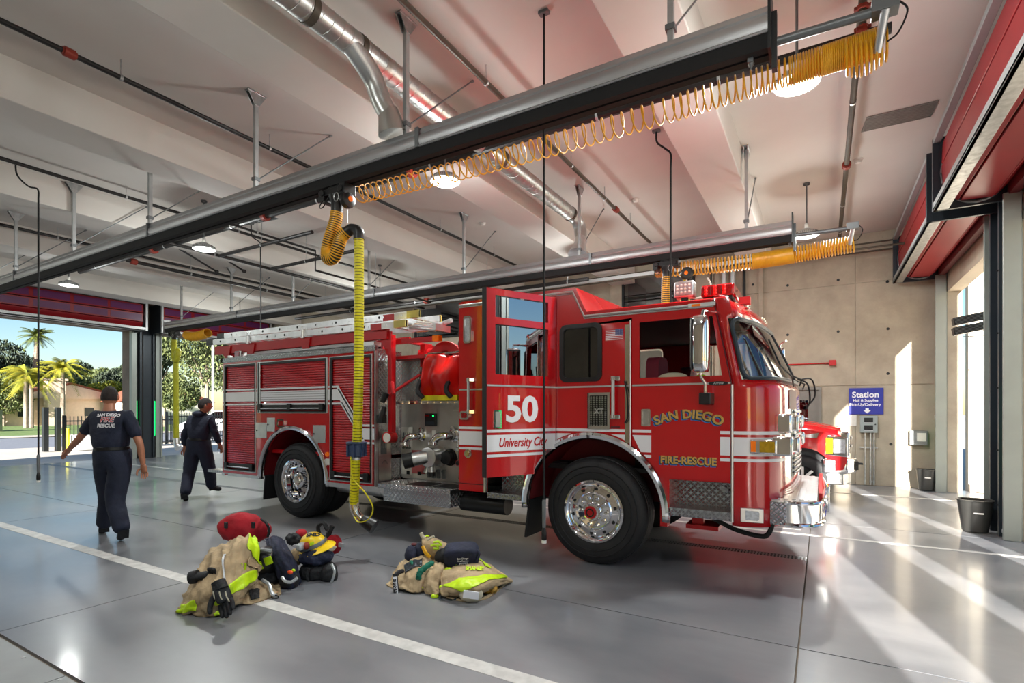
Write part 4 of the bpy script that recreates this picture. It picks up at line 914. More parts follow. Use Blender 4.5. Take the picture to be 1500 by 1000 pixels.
# --- white stripes (vinyl), both lettering bands
def band(poly, m_='white_decal', y=YS, d=.0025, nm='white_stripe', par=None):
    return P_(plate_xz([poly], y-d, d), nm, m_, par)
def rearstripe(z0, z1, y):
    D = .535
    return [(-8.575, z1), (-5.80+(1.92-z1)*.35, z1), (-5.36+(1.92-z1)*.35, z1-D), (-5.125, z1-D), (-5.125, z0-D), (-5.40+(1.92-z0)*.35, z0-D), (-5.84+(1.92-z0)*.35, z0), (-8.575, z0)]
for z0, z1 in ((1.93, 1.957), (1.755, 1.905), (1.695, 1.722)): band(rearstripe(z0, z1, 0), y=YS-.001)
# over the shutters the band lies on the ribs
q = MB()
for z in [1.78+k*.034 for k in range(4)]:
    q.box(-7.59, -6.08, YS-.0042, YS-.0035, z, z+.004)
P_(q, 'stripe_gaps', 'black_decal')
for x0, x1 in ((-3.735, -3.385), (-2.46, -1.27), (-.70, -.69)):
    for z0, z1 in ((1.39, 1.42), (1.20, 1.365), (1.147, 1.175)):
        if x0 < -3: band([(x0, z0), (x1, z0), (x1, z1), (x0, z1)])
        elif x0 < -2:
            r = AR+.05; xz = lambda z: math.sqrt(max(0, r*r-(z-.58)**2))
            xl = -2.06-xz((z0+z1)/2); xr = -2.06+xz((z0+z1)/2)
            if z0 > 1.38: band([(x0, z0), (-1.64, z0), (-1.64, z1), (x0, z1)])
            else:
                L_ = [(x0, z1)]+[(max(x0, -2.06-xz(z1-(z1-z0)*k/5)), z1-(z1-z0)*k/5) for k in range(6)]+[(x0, z0)]
                if xz(z0) < .4 or xz(z1) < .4: band([p for p in L_], d=.0025)
                Rr = [(-1.64, z1)]+[(min(-1.64, -2.06+xz(z1-(z1-z0)*k/5)), z1-(z1-z0)*k/5) for k in range(6)]+[(-1.64, z0)]
                if xz(z1) < .42: band(Rr[::-1], d=.0025)
# belt moulding
P_(MB().box(-2.45, -1.63, YS-.008, YS, 1.845, 1.862).box(-3.73, -3.39, YS-.008, YS, 1.845, 1.862), 'belt_moulding', 'aluminium')
# roof line trim
tr = [(-3.73, 2.855), (-2.262, 2.855), (-2.13, 2.585), (-.86, 2.585)]
P_(MB().tube([(x, YS-.006, z) for x, z in tr], .013, 8).tube([(x, YS-.004, z-.022) for x, z in tr], .007, 6), 'roof_trim', 'aluminium')
# --- roof
def roofline(x): return 2.9 if x < -2.24 else 2.65
rf = MB()
def rsec(x, z, inset=0): # arched roof section
    return [(x, YS+.0, z-.03), (x, YS+.02, z-.008), (x, YS+.08, z+.005), (x, YS+.6, z+.02), (x, 6.35, z+.03), (x, YE-.6, z+.02), (x, YE-.08, z+.005), (x, YE-.02, z-.008), (x, YE, z-.03)]
secs = [rsec(-3.74, 2.9), rsec(-2.3, 2.9), [(-2.24, YS, 2.87)]+[(-2.24, p[1], p[2]) for p in rsec(0, 2.9)[1:]]]
f2 = rsec(-2.10, 2.64); f3 = [(-2.10, YS, 2.62), (-2.10, YS+.02, 2.635), (-2.06, YS+.08, 2.65), (-1.75, YS+.6, 2.665), (-1.7, 6.35, 2.675), (-1.75, YE-.6, 2.665), (-2.06, YE-.08, 2.65), (-2.10, YE-.02, 2.635), (-2.10, YE, 2.62)]
secs += [f3, rsec(-1.6, 2.65), rsec(-.84, 2.65)]
vs = [p for s_ in secs for p in s_]; k = 9
rf.add(vs, [(i*k+j, i*k+j+1, (i+1)*k+j+1, (i+1)*k+j) for i in range(len(secs)-1) for j in range(k-1)])
P_(rf, 'cab_roof', 'red_paint', smooth=25)
P_(MB().box(-3.76, -3.72, YS+.03, YE-.03, .95, 2.9), 'cab_rear_wall', 'red_metal')
# --- front cap with windscreen
def seam(z): return -.70 if z < 1.86 else -.70-.14*(z-1.86)/.7
def front(z):  # how far the face leans back
    if z < 1.80: return 0
    if z < 2.5: return -.30*((z-1.80)/.7)**1.15
    return -.30-.16*((z-2.5)/.16)**2
def capcurve(u, z):       # u 0..1 near seam -> far seam
    sx = seam(z); fx = front(z)
    pts = [(sx, YS), (-.60+fx*.35 if z > 1.8 else -.60, YS), (-.46+fx*.7, YS+.05), (-.35+fx, YS+.18), (-.29+fx, YS+.38), (-.24+fx, YS+.75), (-.215+fx, 6.35)]
    pts = pts + [(x, 2*6.35-y) for x, y in reversed(pts[:-1])]
    L = [0]
    for a, b_ in zip(pts, pts[1:]): L.append(L[-1]+math.hypot(b_[0]-a[0], b_[1]-a[1]))
    d = u*L[-1]; i = min(max(j for j in range(len(L)) if L[j] <= d+1e-9), len(pts)-2)
    t = (d-L[i])/(L[i+1]-L[i])
    g_ = lambda j: Vector(pts[min(max(j, 0), len(pts)-1)])
    a, b_, c, e = g_(i-1), g_(i), g_(i+1), g_(i+2)
    p = .5*((2*b_)+(c-a)*t+(2*a-5*b_+4*c-e)*t*t+(3*b_-a-3*c+e)*t**3)
    return Vector((p.x, p.y, z))
Zr = [.57, .75, .95, 1.2, 1.5, 1.8, 1.88, 2.0, 2.15, 2.3, 2.44, 2.52, 2.575, 2.615, 2.64]
GU0, GU1, GZ0, GZ1 = .028, .972, 1.88, 2.44
Us = [0, .014, .028] + [.028+(.944)*i/60 for i in range(1, 60)] + [.972, .986, 1]
q = MB(); nu = len(Us)
vs = [capcurve(u, z) for z in Zr for u in Us]; fs = []
for j in range(len(Zr)-1):
    for i in range(nu-1):
        if GZ0 <= Zr[j] and Zr[j+1] <= GZ1+1e-6 and GU0 <= Us[i] and Us[i+1] <= GU1+1e-6: continue
        fs.append((j*nu+i, j*nu+i+1, (j+1)*nu+i+1, (j+1)*nu+i))
q.add(vs, fs)
P_(q, 'front_cap', 'red_paint', solid=.012)
# roof brow closing the top
q = MB(); top = [capcurve(u, 2.64) for u in Us]; bk = [Vector((-.86, p.y, 2.655+.022*(1-((p.y-6.35)/1.25)**2))) for p in top]
mid = [(a+b_)/2+Vector((0, 0, .012)) for a, b_ in zip(top, bk)]
q.add(top+mid+bk, [(i, i+1, nu+i+1, nu+i) for i in range(nu-1)]+[(nu+i, nu+i+1, 2*nu+i+1, 2*nu+i) for i in range(nu-1)])
P_(q, 'roof_brow', 'red_paint')
def nrm(u, z):
    a = capcurve(min(u+.004, 1), z)-capcurve(max(u-.004, 0), z); b_ = capcurve(u, z+.02)-capcurve(u, z-.02); n_ = a.cross(b_); n_.normalize(); return n_ if n_.x > -.2 and (n_.x > 0 or n_.y < 0) else -n_
def gl(u0, u1, z0, z1, off, nu_=30, nv_=8):
    return MB().grid(lambda i, j: capcurve(u0+(u1-u0)*i, z0+(z1-z0)*j)+nrm(u0+(u1-u0)*i, z0+(z1-z0)*j)*off, nu_, nv_)
ws = P_(gl(GU0+.002, GU1-.002, GZ0+.0, GZ1-.0, .0), 'windscreen', 'window_glass')
def ringpts(u0, u1, z0, z1, off, ru, rz):
    loop = []
    def seg(a, b_, n_):
        for i in range(n_): t = i/n_; loop.append((a[0]+(b_[0]-a[0])*t, a[1]+(b_[1]-a[1])*t))
    def crn(cu, cz, a0):
        for i in range(7): a = R(a0+90*i/6); loop.append((cu+ru*math.cos(a), cz+rz*math.sin(a)))
    seg((u0+ru, z1), (u0+ru+1e-4, z1), 1); loop.clear()
    crn(u1-ru, z1-rz, 0); seg((u1-ru, z1), (u0+ru, z1), 40); crn(u0+ru, z1-rz, 90); seg((u0, z1-rz), (u0, z0+rz), 6); crn(u0+ru, z0+rz, 180); seg((u0+ru, z0), (u1-ru, z0), 40); crn(u1-ru, z0+rz, 270); seg((u1, z0+rz), (u1, z1-rz), 6)
    return [capcurve(u, z)+nrm(u, z)*off for u, z in loop]
P_(MB().tube(ringpts(GU0+.006, GU1-.006, GZ0+.012, GZ1-.008, .006, .022, .09), .019, 8, closed=True), 'windscreen_gasket', 'navy_frame', ws)
P_(MB().tube([capcurve(.5, GZ0+(GZ1-GZ0)*i/6)+Vector((.004, 0, 0)) for i in range(7)], .012, 8), 'centre_post', 'black_plastic', ws)
for y_, c_ in ((5.75, 1), (6.7, 1)):
    P_(MB().tube([(-.24, y_, 1.84), (-.25, y_-.1, 1.93), (-.33, y_-.42, 2.02), (-.42, y_-.45, 2.25)], .008, 6).tube([(-.19, y_, 1.84), (-.17, y_, 1.9), (-.24, y_-.1, 1.93)], .008, 6), 'wiper', 'black_plastic')
P_(MB().tube(smoothpath([(-.2, 5.6, 1.9), (-.12, 5.62, 1.85), (-.1, 5.64, 1.7), (-.13, 5.64, 1.62)]), .008, 6).tube(smoothpath([(-.2, 5.75, 1.9), (-.09, 5.75, 1.9), (-.06, 5.75, 1.75), (-.12, 5.75, 1.65)]), .008, 6), 'wiper_arm', 'black_plastic')
# seam pillars
P_(MB().tube([(-.70, YS-.006, .6), (-.70, YS-.006, 1.84)], .012, 8), 'door_hinge', 'aluminium')
P_(MB().tube([(-.705, YS-.004, 1.84), (-.845, YS-.004, 2.56), (-.88, YS-.004, 2.6)], .006, 6), 'pillar_seal', 'maroon')
# marker lights along the brow
for y_ in (5.45, 6.2, 6.35, 6.5, 7.2):
    c_ = Vector((-.60, y_, 2.60)); cc = capcurve(.5, 2.60).x
    fx = min(capcurve(u, 2.59).x for u in (.5,)) - (.06 if abs(y_-6.35) > .8 else 0)
    P_(MB().sphere((fx+.012, y_, 2.585), .026, 12, 8, (1, 1.2, .8)), 'marker_lamp', 'nickel')
# stripes and logos on the cap
def capstrip(u0, u1, z0, z1, off, m_, nm, n_=16): return P_(gl(u0, u1, z0, z1, off, n_, 1), nm, m_)
for z0, z1 in ((1.39, 1.42), (1.20, 1.365), (1.147, 1.175)): capstrip(.004, .22, z0, z1, .009, 'white_decal', 'white_stripe')
capstrip(.27, .73, .98, 1.62, .011, 'chrome', 'grille_plate'); 
q = MB()
for k in range(14): z = 1.0+k*.045; q.add(*(lambda g_: (g_.v, g_.f))(gl(.30, .70, z, z+.02, .02, 10, 1)))
P_(q, 'grille_bars', 'housing_white', solid=.006, kind='stuff')
capstrip(.24, .36, 1.62, 1.80, .011, 'maroon', 'nose_emblem')
# front lamps
def lampbox(x0, x1, y0, y1, z0, z1, lens, side='X', nm='headlight'):
    o = P_(MB().box(x0, x1, y0, y1, z0, z1), nm+'_housing', 'chrome', bevel=.018)
    if side == 'X': P_(MB().box(x1-.002, x1+.006, y0+.02, y1-.02, z0+.02, z1-.02), nm+'_lens', lens, o, bevel=.004)
    else: P_(MB().box(x0+.02, x1-.02, y0-.006, y0+.002, z0+.02, z1-.02), nm+'_lens', lens, o, bevel=.004)
    return o
for m_ in (0, 1):
    f = (lambda a, b_: (a, b_)) if not m_ else (lambda a, b_: (12.7-b_, 12.7-a))
    y0, y1 = f(5.28, 5.52); lampbox(-.40, -.235, y0, y1, 1.40, 1.575, 'clear_lens')
    y0, y1 = f(5.55, 5.78); lampbox(-.36, -.19, y0, y1, 1.41, 1.56, 'clear_lens')
    y0, y1 = f(5.22, 5.50); lampbox(-.45, -.225, y0, y1, 1.20, 1.375, 'clear_lens')
    y0, y1 = f(5.53, 5.78); lampbox(-.36, -.18, y0, y1, 1.215, 1.36, 'clear_lens')
q = P_(MB().box(-.56, -.34, 5.085, 5.26, 1.225, 1.35), 'turn_signal_housing', 'chrome', bevel=.012)
P_(MB().box(-.545, -.505, 5.078, 5.09, 1.24, 1.335), 'side_marker', 'orange_lens', q); P_(MB().box(-.475, -.355, 5.078, 5.09, 1.24, 1.335), 'turn_signal_lens', 'amber_lens', q)
q = P_(MB().box(-.635, -.45, 5.085, 5.16, .615, .74, rot=(0, 0, .2)), 'warning_light_bezel', 'aluminium', bevel=.004)
P_(plate_xz([rrect(-.61, -.475, .635, .72, .025)], 5.075, .02), 'warning_light', 'clear_lens', q)
P_(MB().box(-.685, -.645, YS-.006, YS, .86, .955), 'orange_reflector', 'orange_lens')
# bumper
bp = P_(MB().prism([(-.42, 5.2), (-.2, 5.2), (-.08, 5.25), (-.02, 5.36), (0.0, 5.6), (.02, 6.35), (.0, 7.1), (-.02, 7.34), (-.08, 7.45), (-.2, 7.5), (-.42, 7.5)], .60, .80, 'XY'), 'bumper', 'chrome', bevel=.006)
P_(MB().box(-.40, -.27, 5.19, 5.2, .60, .80), 'bumper_side_plate', 'tread_side', bp)
bc = [(-.28, 5.19), (-.18, 5.19), (-.07, 5.24), (-.008, 5.35), (.012, 5.6), (.032, 6.35), (.012, 7.1), (-.008, 7.35)]
P_(MB().tube([(x, y, .80) for x, y in bc], .018, 8).tube([(x, y, .605) for x, y in bc], .016, 8), 'bumper_rail', 'chrome', bp)
P_(MB().prism([(-.42, 5.21), (-.2, 5.21), (-.09, 5.26), (-.04, 5.36), (-.04, 7.3), (-.42, 7.45)], .80, .815, 'XY'), 'bumper_deck', 'aluminium', bp)
q = MB()
for k in range(5): q.box(-.36+k*.062, -.325+k*.062, 5.28, 7.3, .815, .822)
P_(q, 'deck_ribs', 'aluminium', bp, kind='stuff')
P_(MB().box(-.03, .0, 5.6, 7.4, .80, .845), 'red_bumper_strip', 'red_metal', bp)
fl_ = P_(MB().box(-.15, .075, 7.15, 7.45, .42, .72), 'tow_lamp_housing', 'chrome', bevel=.02)
P_(MB().lathe([(.03, .0), (.07, .002), (.075, -.01), (.08, 0.002)], (-.02, 7.14, .53), 'Y', 20), 'lamp_ring', 'aluminium', fl_)
P_(MB().tube(smoothpath([(-.9, 5.3, .58), (-.7, 5.28, .50), (-.5, 5.25, .47), (-.42, 5.22, .5), (-.38, 5.22, .62), (-.37, 5.22, .8)]), .022, 8), 'air_hose', 'black_rubber_matte')
P_(MB().box(-1.15, -.85, 5.3, 5.6, .46, .50).box(-1.1, -1.0, 5.35, 5.45, .5, .62), 'suspension_bracket', 'red_metal')
for q_ in ((-1.4, -1.33, 5.3, 5.4, .45, .7), (-3.1, -2.9, 5.5, 5.6, .5, .62)): P_(MB().box(*q_), 'suspension_bracket', 'red_metal')
# steps
q = P_(MB().box(-1.26, -.70, YS+.02, YS+.28, .60, .675), 'front_step', 'tread_side', bevel=.006)
P_(MB().box(-1.26, -.70, YS+.0, YS+.30, .674, .682), 'step_tread', 'tread_top', q)
P_(MB().box(-1.27, -.70, YS+.26, YS+.27, .68, .96), 'step_well', 'tread_side')
P_(MB().box(-1.285, -1.262, YS-.002, YS+.27, .60, .96), 'step_side', 'red_paint')
q = P_(MB().box(-3.34, -2.88, YS+.0, YS+.34, .60, .655), 'crew_step', 'tread_side', bevel=.006)
P_(MB().box(-3.34, -2.88, YS+.0, YS+.34, .654, .662), 'step_tread', 'tread_top', q)
P_(MB().box(-3.34, -2.86, YS+.33, YS+.34, .66, .97), 'step_well', 'tread_side')
P_(plate([rrect(-.04, .04, -.02, .02, .018)], .02).xf(Matrix.Translation((-.80, YS+.245, .86)) @ Euler((PI/2, .6, 0)).to_matrix().to_4x4()), 'step_light', 'clear_lens')
# --- driver door (closed)
ang = math.degrees(math.acos(.44/(AR+.045)))
aa = [p for p in arch(-2.06, AR+.045, ang, math.degrees(math.asin((.962-.58)/(AR+.045))), 8)]
dd = [(-1.62, 2.54), (-1.62, aa[0][1])] + aa + [(-.712, .962), (-.712, 1.86), (-.85, 2.54)]
win = [(-1.545, 1.925), (-.785, 1.925), (-.868, 2.47), (-1.545, 2.47)]
dr = P_(plate_xz([dd, win], YS-.014, .03), 'driver_door', 'red_paint', bevel=.004)
P_(plate_xz([[(-1.575, 1.905), (-.765, 1.905), (-.85, 2.49), (-1.575, 2.49)], win], YS-.012, .02), 'window_frame', 'black_plastic', dr)
P_(MB().box(-1.615, -.71, YS-.022, YS-.014, 1.845, 1.862), 'belt_moulding', 'aluminium', dr)
P_(MB().tube([(-1.635, YS-.02, 1.2), (-1.635, YS-.02, 2.5)], .008, 6), 'door_edge', 'aluminium', dr)
for z0, z1 in ((1.39, 1.42), (1.20, 1.365), (1.147, 1.175)):
    xl = -1.615 if z1 > 1.3 else -2.06+math.sqrt((AR+.05)**2-(z0-.58)**2)+.01
    xl2 = max(-1.615, -2.06+math.sqrt(max(0, (AR+.05)**2-(z0-.58)**2)))
    xl1 = max(-1.615, -2.06+math.sqrt(max(0, (AR+.05)**2-(z1-.58)**2)))
    P_(plate_xz([[(xl2, z0), (-1.43, z0), (-1.43, z1), (xl1, z1)]], YS-.0165, .0025), 'white_stripe', 'white_decal', dr)
    P_(plate_xz([[(-.80, z0), (-.715, z0), (-.715, z1), (-.80, z1)]], YS-.0165, .0025), 'white_stripe', 'white_decal', dr)
P_(plate_xz([rrect(-1.525, -1.435, 1.455, 1.62, .012), rrect(-1.51, -1.45, 1.47, 1.605, .008)], YS-.024, .012), 'latch_bezel', 'chrome', dr)
P_(MB().box(-1.51, -1.45, YS-.016, YS-.012, 1.47, 1.605).box(-1.505, -1.455, YS-.03, YS-.016, 1.50, 1.53), 'door_latch', 'brushed_steel', dr)
def lettering(str_, x, z, size, y, arc=0, sx=1.0, par=None, nm='lettering'):
    for dx, dz, dy, m_, bo in ((-.012, -.012, 0, 'blue_decal', .007), (-.005, -.005, -.001, 'black_decal', .007), (0, 0, -.002, 'gold_leaf', .0035)):
        P_(place_xz(text(str_, size, .0006, bo, sx=sx, arc=arc), x+dx, y+dy, z+dz), nm if m_ == 'gold_leaf' else nm+'_shade', m_, par)
lettering('SAN DIEGO', -1.085, 1.535, .112, YS-.0165, arc=.07, sx=1.02, par=dr)
lettering('FIRE-RESCUE', -1.085, 1.105, .098, YS-.0165, sx=.93, par=dr)
P_(plate_xz([[(-.815+.085*math.cos(a*PI/12), 1.853+.019*math.sin(a*PI/12)) for a in range(24)]], YS-.028, .012), 'oval_badge', 'black_decal', dr)
P_(place_xz(text('Arrow', .032, .0005, .0004, shear=.3), -.815, YS-.0295, 1.845), 'badge_lettering', 'aluminium', dr)
# --- crew door, hinged open
HX = -2.462; HY_ = YS-.004; TH = R(64.6)
MX = Matrix.Translation((HX, HY_, 0)) @ Matrix.Rotation(TH, 4, 'Z') @ Matrix.Translation((-HX, -YS, 0))
r2 = AR+.05
ab = [(-2.06-r2*math.cos(R(a)), .58+r2*math.sin(R(a))) for a in (31, 36, 42, 48, 54, 60)]
co = [(-3.335, .95), (ab[0][0]-.0, .95)] + [p for p in ab if p[1] > .96] + [(-2.475, 1.32), (-2.475, 2.81), (-3.335, 2.81)]
w1 = [(-3.235, 1.965), (-2.575, 1.965), (-2.575, 2.46), (-3.235, 2.46)]; w2_ = [(-3.235, 2.53), (-2.575, 2.53), (-2.575, 2.745), (-3.235, 2.745)]
cd = P_(plate_xz([co, w1, w2_], YS-.02, .05).xf(MX), 'crew_door', 'red_paint', bevel=.004)
P_(plate_xz([[(-3.33, 1.0), (-2.9, 1.0), (-2.48, 1.4), (-2.48, 2.8), (-3.33, 2.8)], [(-3.22, 1.98), (-2.59, 1.98), (-2.59, 2.73), (-3.22, 2.73)]], YS+.03, .03).xf(MX), 'door_lining', 'black_plastic', cd)
P_(MB().box(-3.25, -2.56, YS+.005, YS+.01, 1.95, 2.76).xf(MX), 'door_panes', 'door_glass', cd)
P_(MB().box(-3.24, -2.57, YS-.003, YS+.003, 2.455, 2.48).xf(MX), 'pane_rail', 'black_plastic', cd)
P_(MB().box(-3.352, -3.335, YS-.02, YS+.04, .95, 2.81).xf(MX), 'door_seal', 'black_rubber_matte', cd)
for z0, z1 in ((1.39, 1.42), (1.20, 1.365), (1.147, 1.175)):
    xr_ = -2.48 if z0 > 1.38 else min(-2.48, -2.06-math.sqrt(max(0, r2**2-(((z0+z1)/2)-.58)**2)))
    P_(plate_xz([[(-3.332, z0), (xr_, z0), (xr_, z1), (-3.332, z1)]], YS-.0225, .0025).xf(MX), 'white_stripe', 'white_decal', cd)
P_(MB().box(-3.33, -2.48, YS-.028, YS-.02, 1.845, 1.862).xf(MX), 'belt_moulding', 'aluminium', cd)
P_(place_xz(text('50', .36, .001, .012, sx=1.12), -2.915, YS-.0225, 1.50).xf(MX), 'number', 'white_decal', cd)
P_(place_xz(text('University City', .125, .0006, .003, shear=.28, sx=.78), -2.905, YS-.0235, 1.245).xf(MX), 'lettering', 'red_metal', cd)
P_(plate_xz([rrect(-3.255, -3.165, 1.43, 1.61, .012), rrect(-3.24, -3.18, 1.445, 1.595, .008)], YS-.03, .012).xf(MX), 'latch_bezel', 'chrome', cd)
P_(MB().box(-3.24, -3.18, YS-.022, YS-.018, 1.445, 1.595).box(-3.235, -3.185, YS-.036, YS-.02, 1.49, 1.51).xf(MX), 'door_latch', 'brushed_steel', cd)
P_(MB().tube([(HX, HY_-.02, 1.33), (HX, HY_-.02, 2.8)], .012, 8), 'door_hinge', 'aluminium')
# crew window, flag, vent, grab rails, mirrors
P_(plate_xz([rrect(-2.41, -1.935, 1.905, 2.51, .075), rrect(-2.365, -1.98, 1.95, 2.465, .05)], YS-.016, .035), 'crew_window_frame', 'black_plastic', bevel=.004)
P_(plate_xz([rrect(-2.37, -1.975, 1.945, 2.47, .05)], YS+.004, .004), 'crew_window_pane', 'tinted_glass')
P_(plate_xz([rrect(-2.37, -1.975, 1.945, 2.47, .05)], YE-.02, .004), 'crew_window_pane', 'window_glass')
fg = P_(plate_xz([[(-1.90, 2.31), (-1.715, 2.31), (-1.715, 2.425), (-1.90, 2.425)]], YS-.002, .002), 'flag_decal', 'white_decal')
q = MB(); n7 = .115/13
for k in range(7): q.box(-1.90, -1.715, YS-.003, YS-.002, 2.31+k*2*n7, 2.31+(k*2+1)*n7)
P_(q, 'flag_stripes', 'red_metal', fg)
P_(MB().box(-1.795, -1.715, YS-.0045, YS-.003, 2.363, 2.425), 'flag_canton', mat('flag_blue', s(60, 70, 130), .5, 0, .02, 3) and 'flag_blue', fg)
q = MB()
for r_ in range(5):
    for c_ in range(6): q.box(-1.79+c_*.0125, -1.786+c_*.0125, YS-.0055, YS-.0045, 2.369+r_*.011, 2.373+r_*.011)
P_(q, 'flag_stars', 'white_decal', fg, kind='stuff')
vt = P_(plate_xz([[(-2.09, 1.42), (-1.85, 1.42), (-1.85, 1.79), (-2.09, 1.79)], [(-2.065, 1.45), (-1.875, 1.45), (-1.875, 1.76), (-2.065, 1.76)]], YS-.02, .03), 'vent_frame', 'chrome')
P_(MB().box(-2.065, -1.875, YS-.004, YS-.001, 1.45, 1.76), 'vent_back', 'black_plastic', vt)
q = MB()
for k in range(16):
    z = 1.455+k*.0192
    for c_ in range(6): q.box(-2.06+c_*.031, -2.045+c_*.031, YS-.016, YS-.004, z, z+.008, rot=(.5, 0, 0))
P_(q, 'vent_louvres', 'brushed_steel', vt, kind='stuff')
P_(place_xz(text('XT', .075, .003, .002), -1.965, YS-.018, 1.575), 'badge_lettering', 'aluminium', vt)
P_(MB().box(-1.84, -1.75, YS-.008, YS, 1.43, 1.45), 'small_badge', 'maroon')
def grab(x, z0, z1, y=YS, m_='housing_white'):
    o = P_(MB().cyl((x, y-.06, z0), (x, y-.06, z1), .017, 10), 'grab_rail', m_)
    for za, zb2 in ((z0-.01, z0+.035), (z1-.035, z1+.01)): P_(MB().box(x-.02, x+.02, y-.075, y, za, zb2).box(x+.01, x+.055, y-.02, y, za, zb2), 'rail_bracket', 'chrome', o, bevel=.004)
grab(-1.80, 1.53, 1.94); grab(-3.56, 1.58, 1.98)
P_(MB().box(-1.695, -1.64, YS-.006, YS, 1.28, 2.46), 'pillar_plate', mat('tan_steel', (.62, .55, .42), .25, 1., .1, 4) and 'tan_steel')
P_(MB().tube(smoothpath([(-1.69, YS-.03, 1.9), (-1.66, YS-.04, 1.75), (-1.655, YS-.04, 1.55), (-1.69, YS-.03, 1.48)]), .008, 6), 'coiled_lead', 'black_rubber_matte')
def mirror(y, x, far=False):
    q = MB(); prof = [(-.25, .55), (-.245, .8), (-.22, .95), (-.15, 1.), (.15, 1.), (.22, .95), (.245, .8), (.25, .55)]
    n = 20; vs = []; 
    for zz, sc in prof:
        for i in range(n):
            a = 2*PI*i/n; cx = abs(math.cos(a))**.6*(1 if math.cos(a) > 0 else -1); sy = abs(math.sin(a))**.6*(1 if math.sin(a) > 0 else -1)
            vs.append((x+cx*.075*sc, y+sy*.095*sc, 2.195+zz))
    fs = [(k*n+i, k*n+(i+1) % n, (k+1)*n+(i+1) % n, (k+1)*n+i) for k in range(len(prof)-1) for i in range(n)]+[tuple(range(n)), tuple((len(prof)-1)*n+i for i in range(n))]
    q.add(vs, fs); mo = P_(q, 'mirror_housing', 'chrome', smooth=60)
    P_(MB().box(x-.078, x-.072, y-.07, y+.07, 1.99, 2.4), 'mirror_glass', 'mirror_glass', mo)
    P_(MB().box(x-.074, x-.06, y-.09, y+.09, 1.965, 2.425), 'mirror_rim', 'black_plastic', mo, bevel=.01)
    yb = YS if not far else YE
    P_(MB().tube([(x+.01, y, 2.42), (x+.02, y, 2.49), (x+.06, (y+yb)/2, 2.50), (x+.1, yb, 2.5)], .014, 8).tube([(x+.0, y, 1.97), (x+.0, y, 1.91), (x+.03, y+(.04 if not far else -.04), 1.85), (x+.03, y+(.04 if not far else -.04), 1.76)], .015, 8), 'mirror_arm', 'chrome', mo)
    y2 = y+(.04 if not far else -.04)
    P_(MB().box(x-.02, x+.08, min(y2-.03, yb), max(y2+.04, yb) if not far else yb, 1.66, 1.765) if not far else MB().box(x-.02, x+.08, yb, y2+.03, 1.66, 1.765), 'mirror_mount', 'black_plastic', mo, bevel=.008)
mirror(4.88, -.93); mirror(7.86, -.50, True)
# rear cabinet details
P_(MB().box(-3.38, -3.352, YS-.01, YS+.02, .66, 2.8), 'jamb_strip', 'aluminium')
P_(MB().box(-3.345, -3.335, YS+.0, YS+.35, .97, 2.8), 'door_jamb', 'maroon')
light(-3.635, -3.565, 2.42, 2.70, 'clear_lens', nm='scene_light'); light(-3.69, -3.60, 1.52, 1.58, 'red_lens')
P_(MB().lathe([(.001, -.035), (.03, -.035), (.034, -.02), (.05, -.018), (.055, 0)], (-3.60, YS, 1.10), 'Y', 20), 'tank_cap', 'nickel')
P_(MB().box(-3.74, -3.385, YS-.004, YS, .74, .75), 'cabinet_lip', 'maroon')

# --- cab interior
P_(MB().box(-3.7, -.75, YS+.35, YE-.06, .95, 1.0), 'cab_floor', 'cab_interior'); P_(MB().box(-3.68, -.9, YS+.06, YE-.06, 2.52, 2.56), 'headliner', 'cab_interior')
P_(MB().box(-1.75, -1.65, YS+.5, YE-.5, 1.0, 1.9).box(-.85, -.5, YS+.1, YE-.1, 1.0, 1.84).box(-1.5, -.9, 6.15, 6.6, 1.0, 1.7), 'dash_and_engine_cover', 'cab_interior')
P_(MB().box(-3.3, -2.5, YS+.4, YE-.1, 1.0, 1.02).box(-3.3, -2.5, 5.9, 5.95, 1.0, 2.5), 'crew_bulkhead', 'cab_interior')
for x, y in ((-1.50, 5.55), (-1.50, 7.05)):
    st = P_(MB().box(x, x+.42, y-.22, y+.22, 1.25, 1.42), 'seat', 'seat_maroon', bevel=.05)
    P_(plate_yz([rrect(y-.2, y+.2, 1.42, 2.16, .12)], x-.06, .13), 'seat_back', 'seat_maroon', st, bevel=.03)
P_(MB().sphere((-1.28, 5.32, 1.93), .10, 14, 10, (1.5, .5, .55)), 'jacket_on_seat', 'cream_cloth')
P_(MB().sphere((-1.02, 5.36, 1.92), .05, 10, 8, (1.2, .6, .8)), 'jacket_cuff', 'hivis')
P_(MB().tube([(-.80+.02*math.cos(a*PI/12), 7.05+.22*math.cos(a*PI/12), 1.92+.2*math.sin(a*PI/12)) for a in range(24)], .014, 6, closed=True), 'steering_wheel', 'black_plastic')
# --- roof equipment
lbr = P_(MB().box(-1.05, -.74, 5.5, 7.2, 2.735, 2.855), 'light_bar', 'red_lens', bevel=.02)
P_(MB().box(-1.03, -.76, 5.53, 7.17, 2.70, 2.735), 'light_bar_base', 'black_plastic', lbr)
P_(MB().box(-1.06, -.73, 6.3, 6.4, 2.74, 2.86).box(-.96, -.955, 5.495, 5.5, 2.75, 2.84).box(-.86, -.855, 5.495, 5.5, 2.75, 2.84), 'light_bar_divider', 'maroon', lbr)
q = MB()
for k in range(3):
    for j in range(3): q.lathe([(.001, -.004), (.016, -.002), (.018, .0)], (-1.0+k*.085, 5.499, 2.765+j*.03), 'Y', 8)
P_(q, 'red_leds', mat('red_led', s(240, 20, 20), .2, 0, .1, 9, emis=s(240, 10, 10), estr=.5) and 'red_led', lbr)
P_(MB().box(-.72, -.62, 5.7, 5.8, 2.67, 2.74), 'horn_bracket', 'red_metal')
fl2 = P_(MB().box(-1.32, -1.12, 5.52, 5.66, 2.76, 2.93), 'flood_light', 'aluminium', bevel=.02)
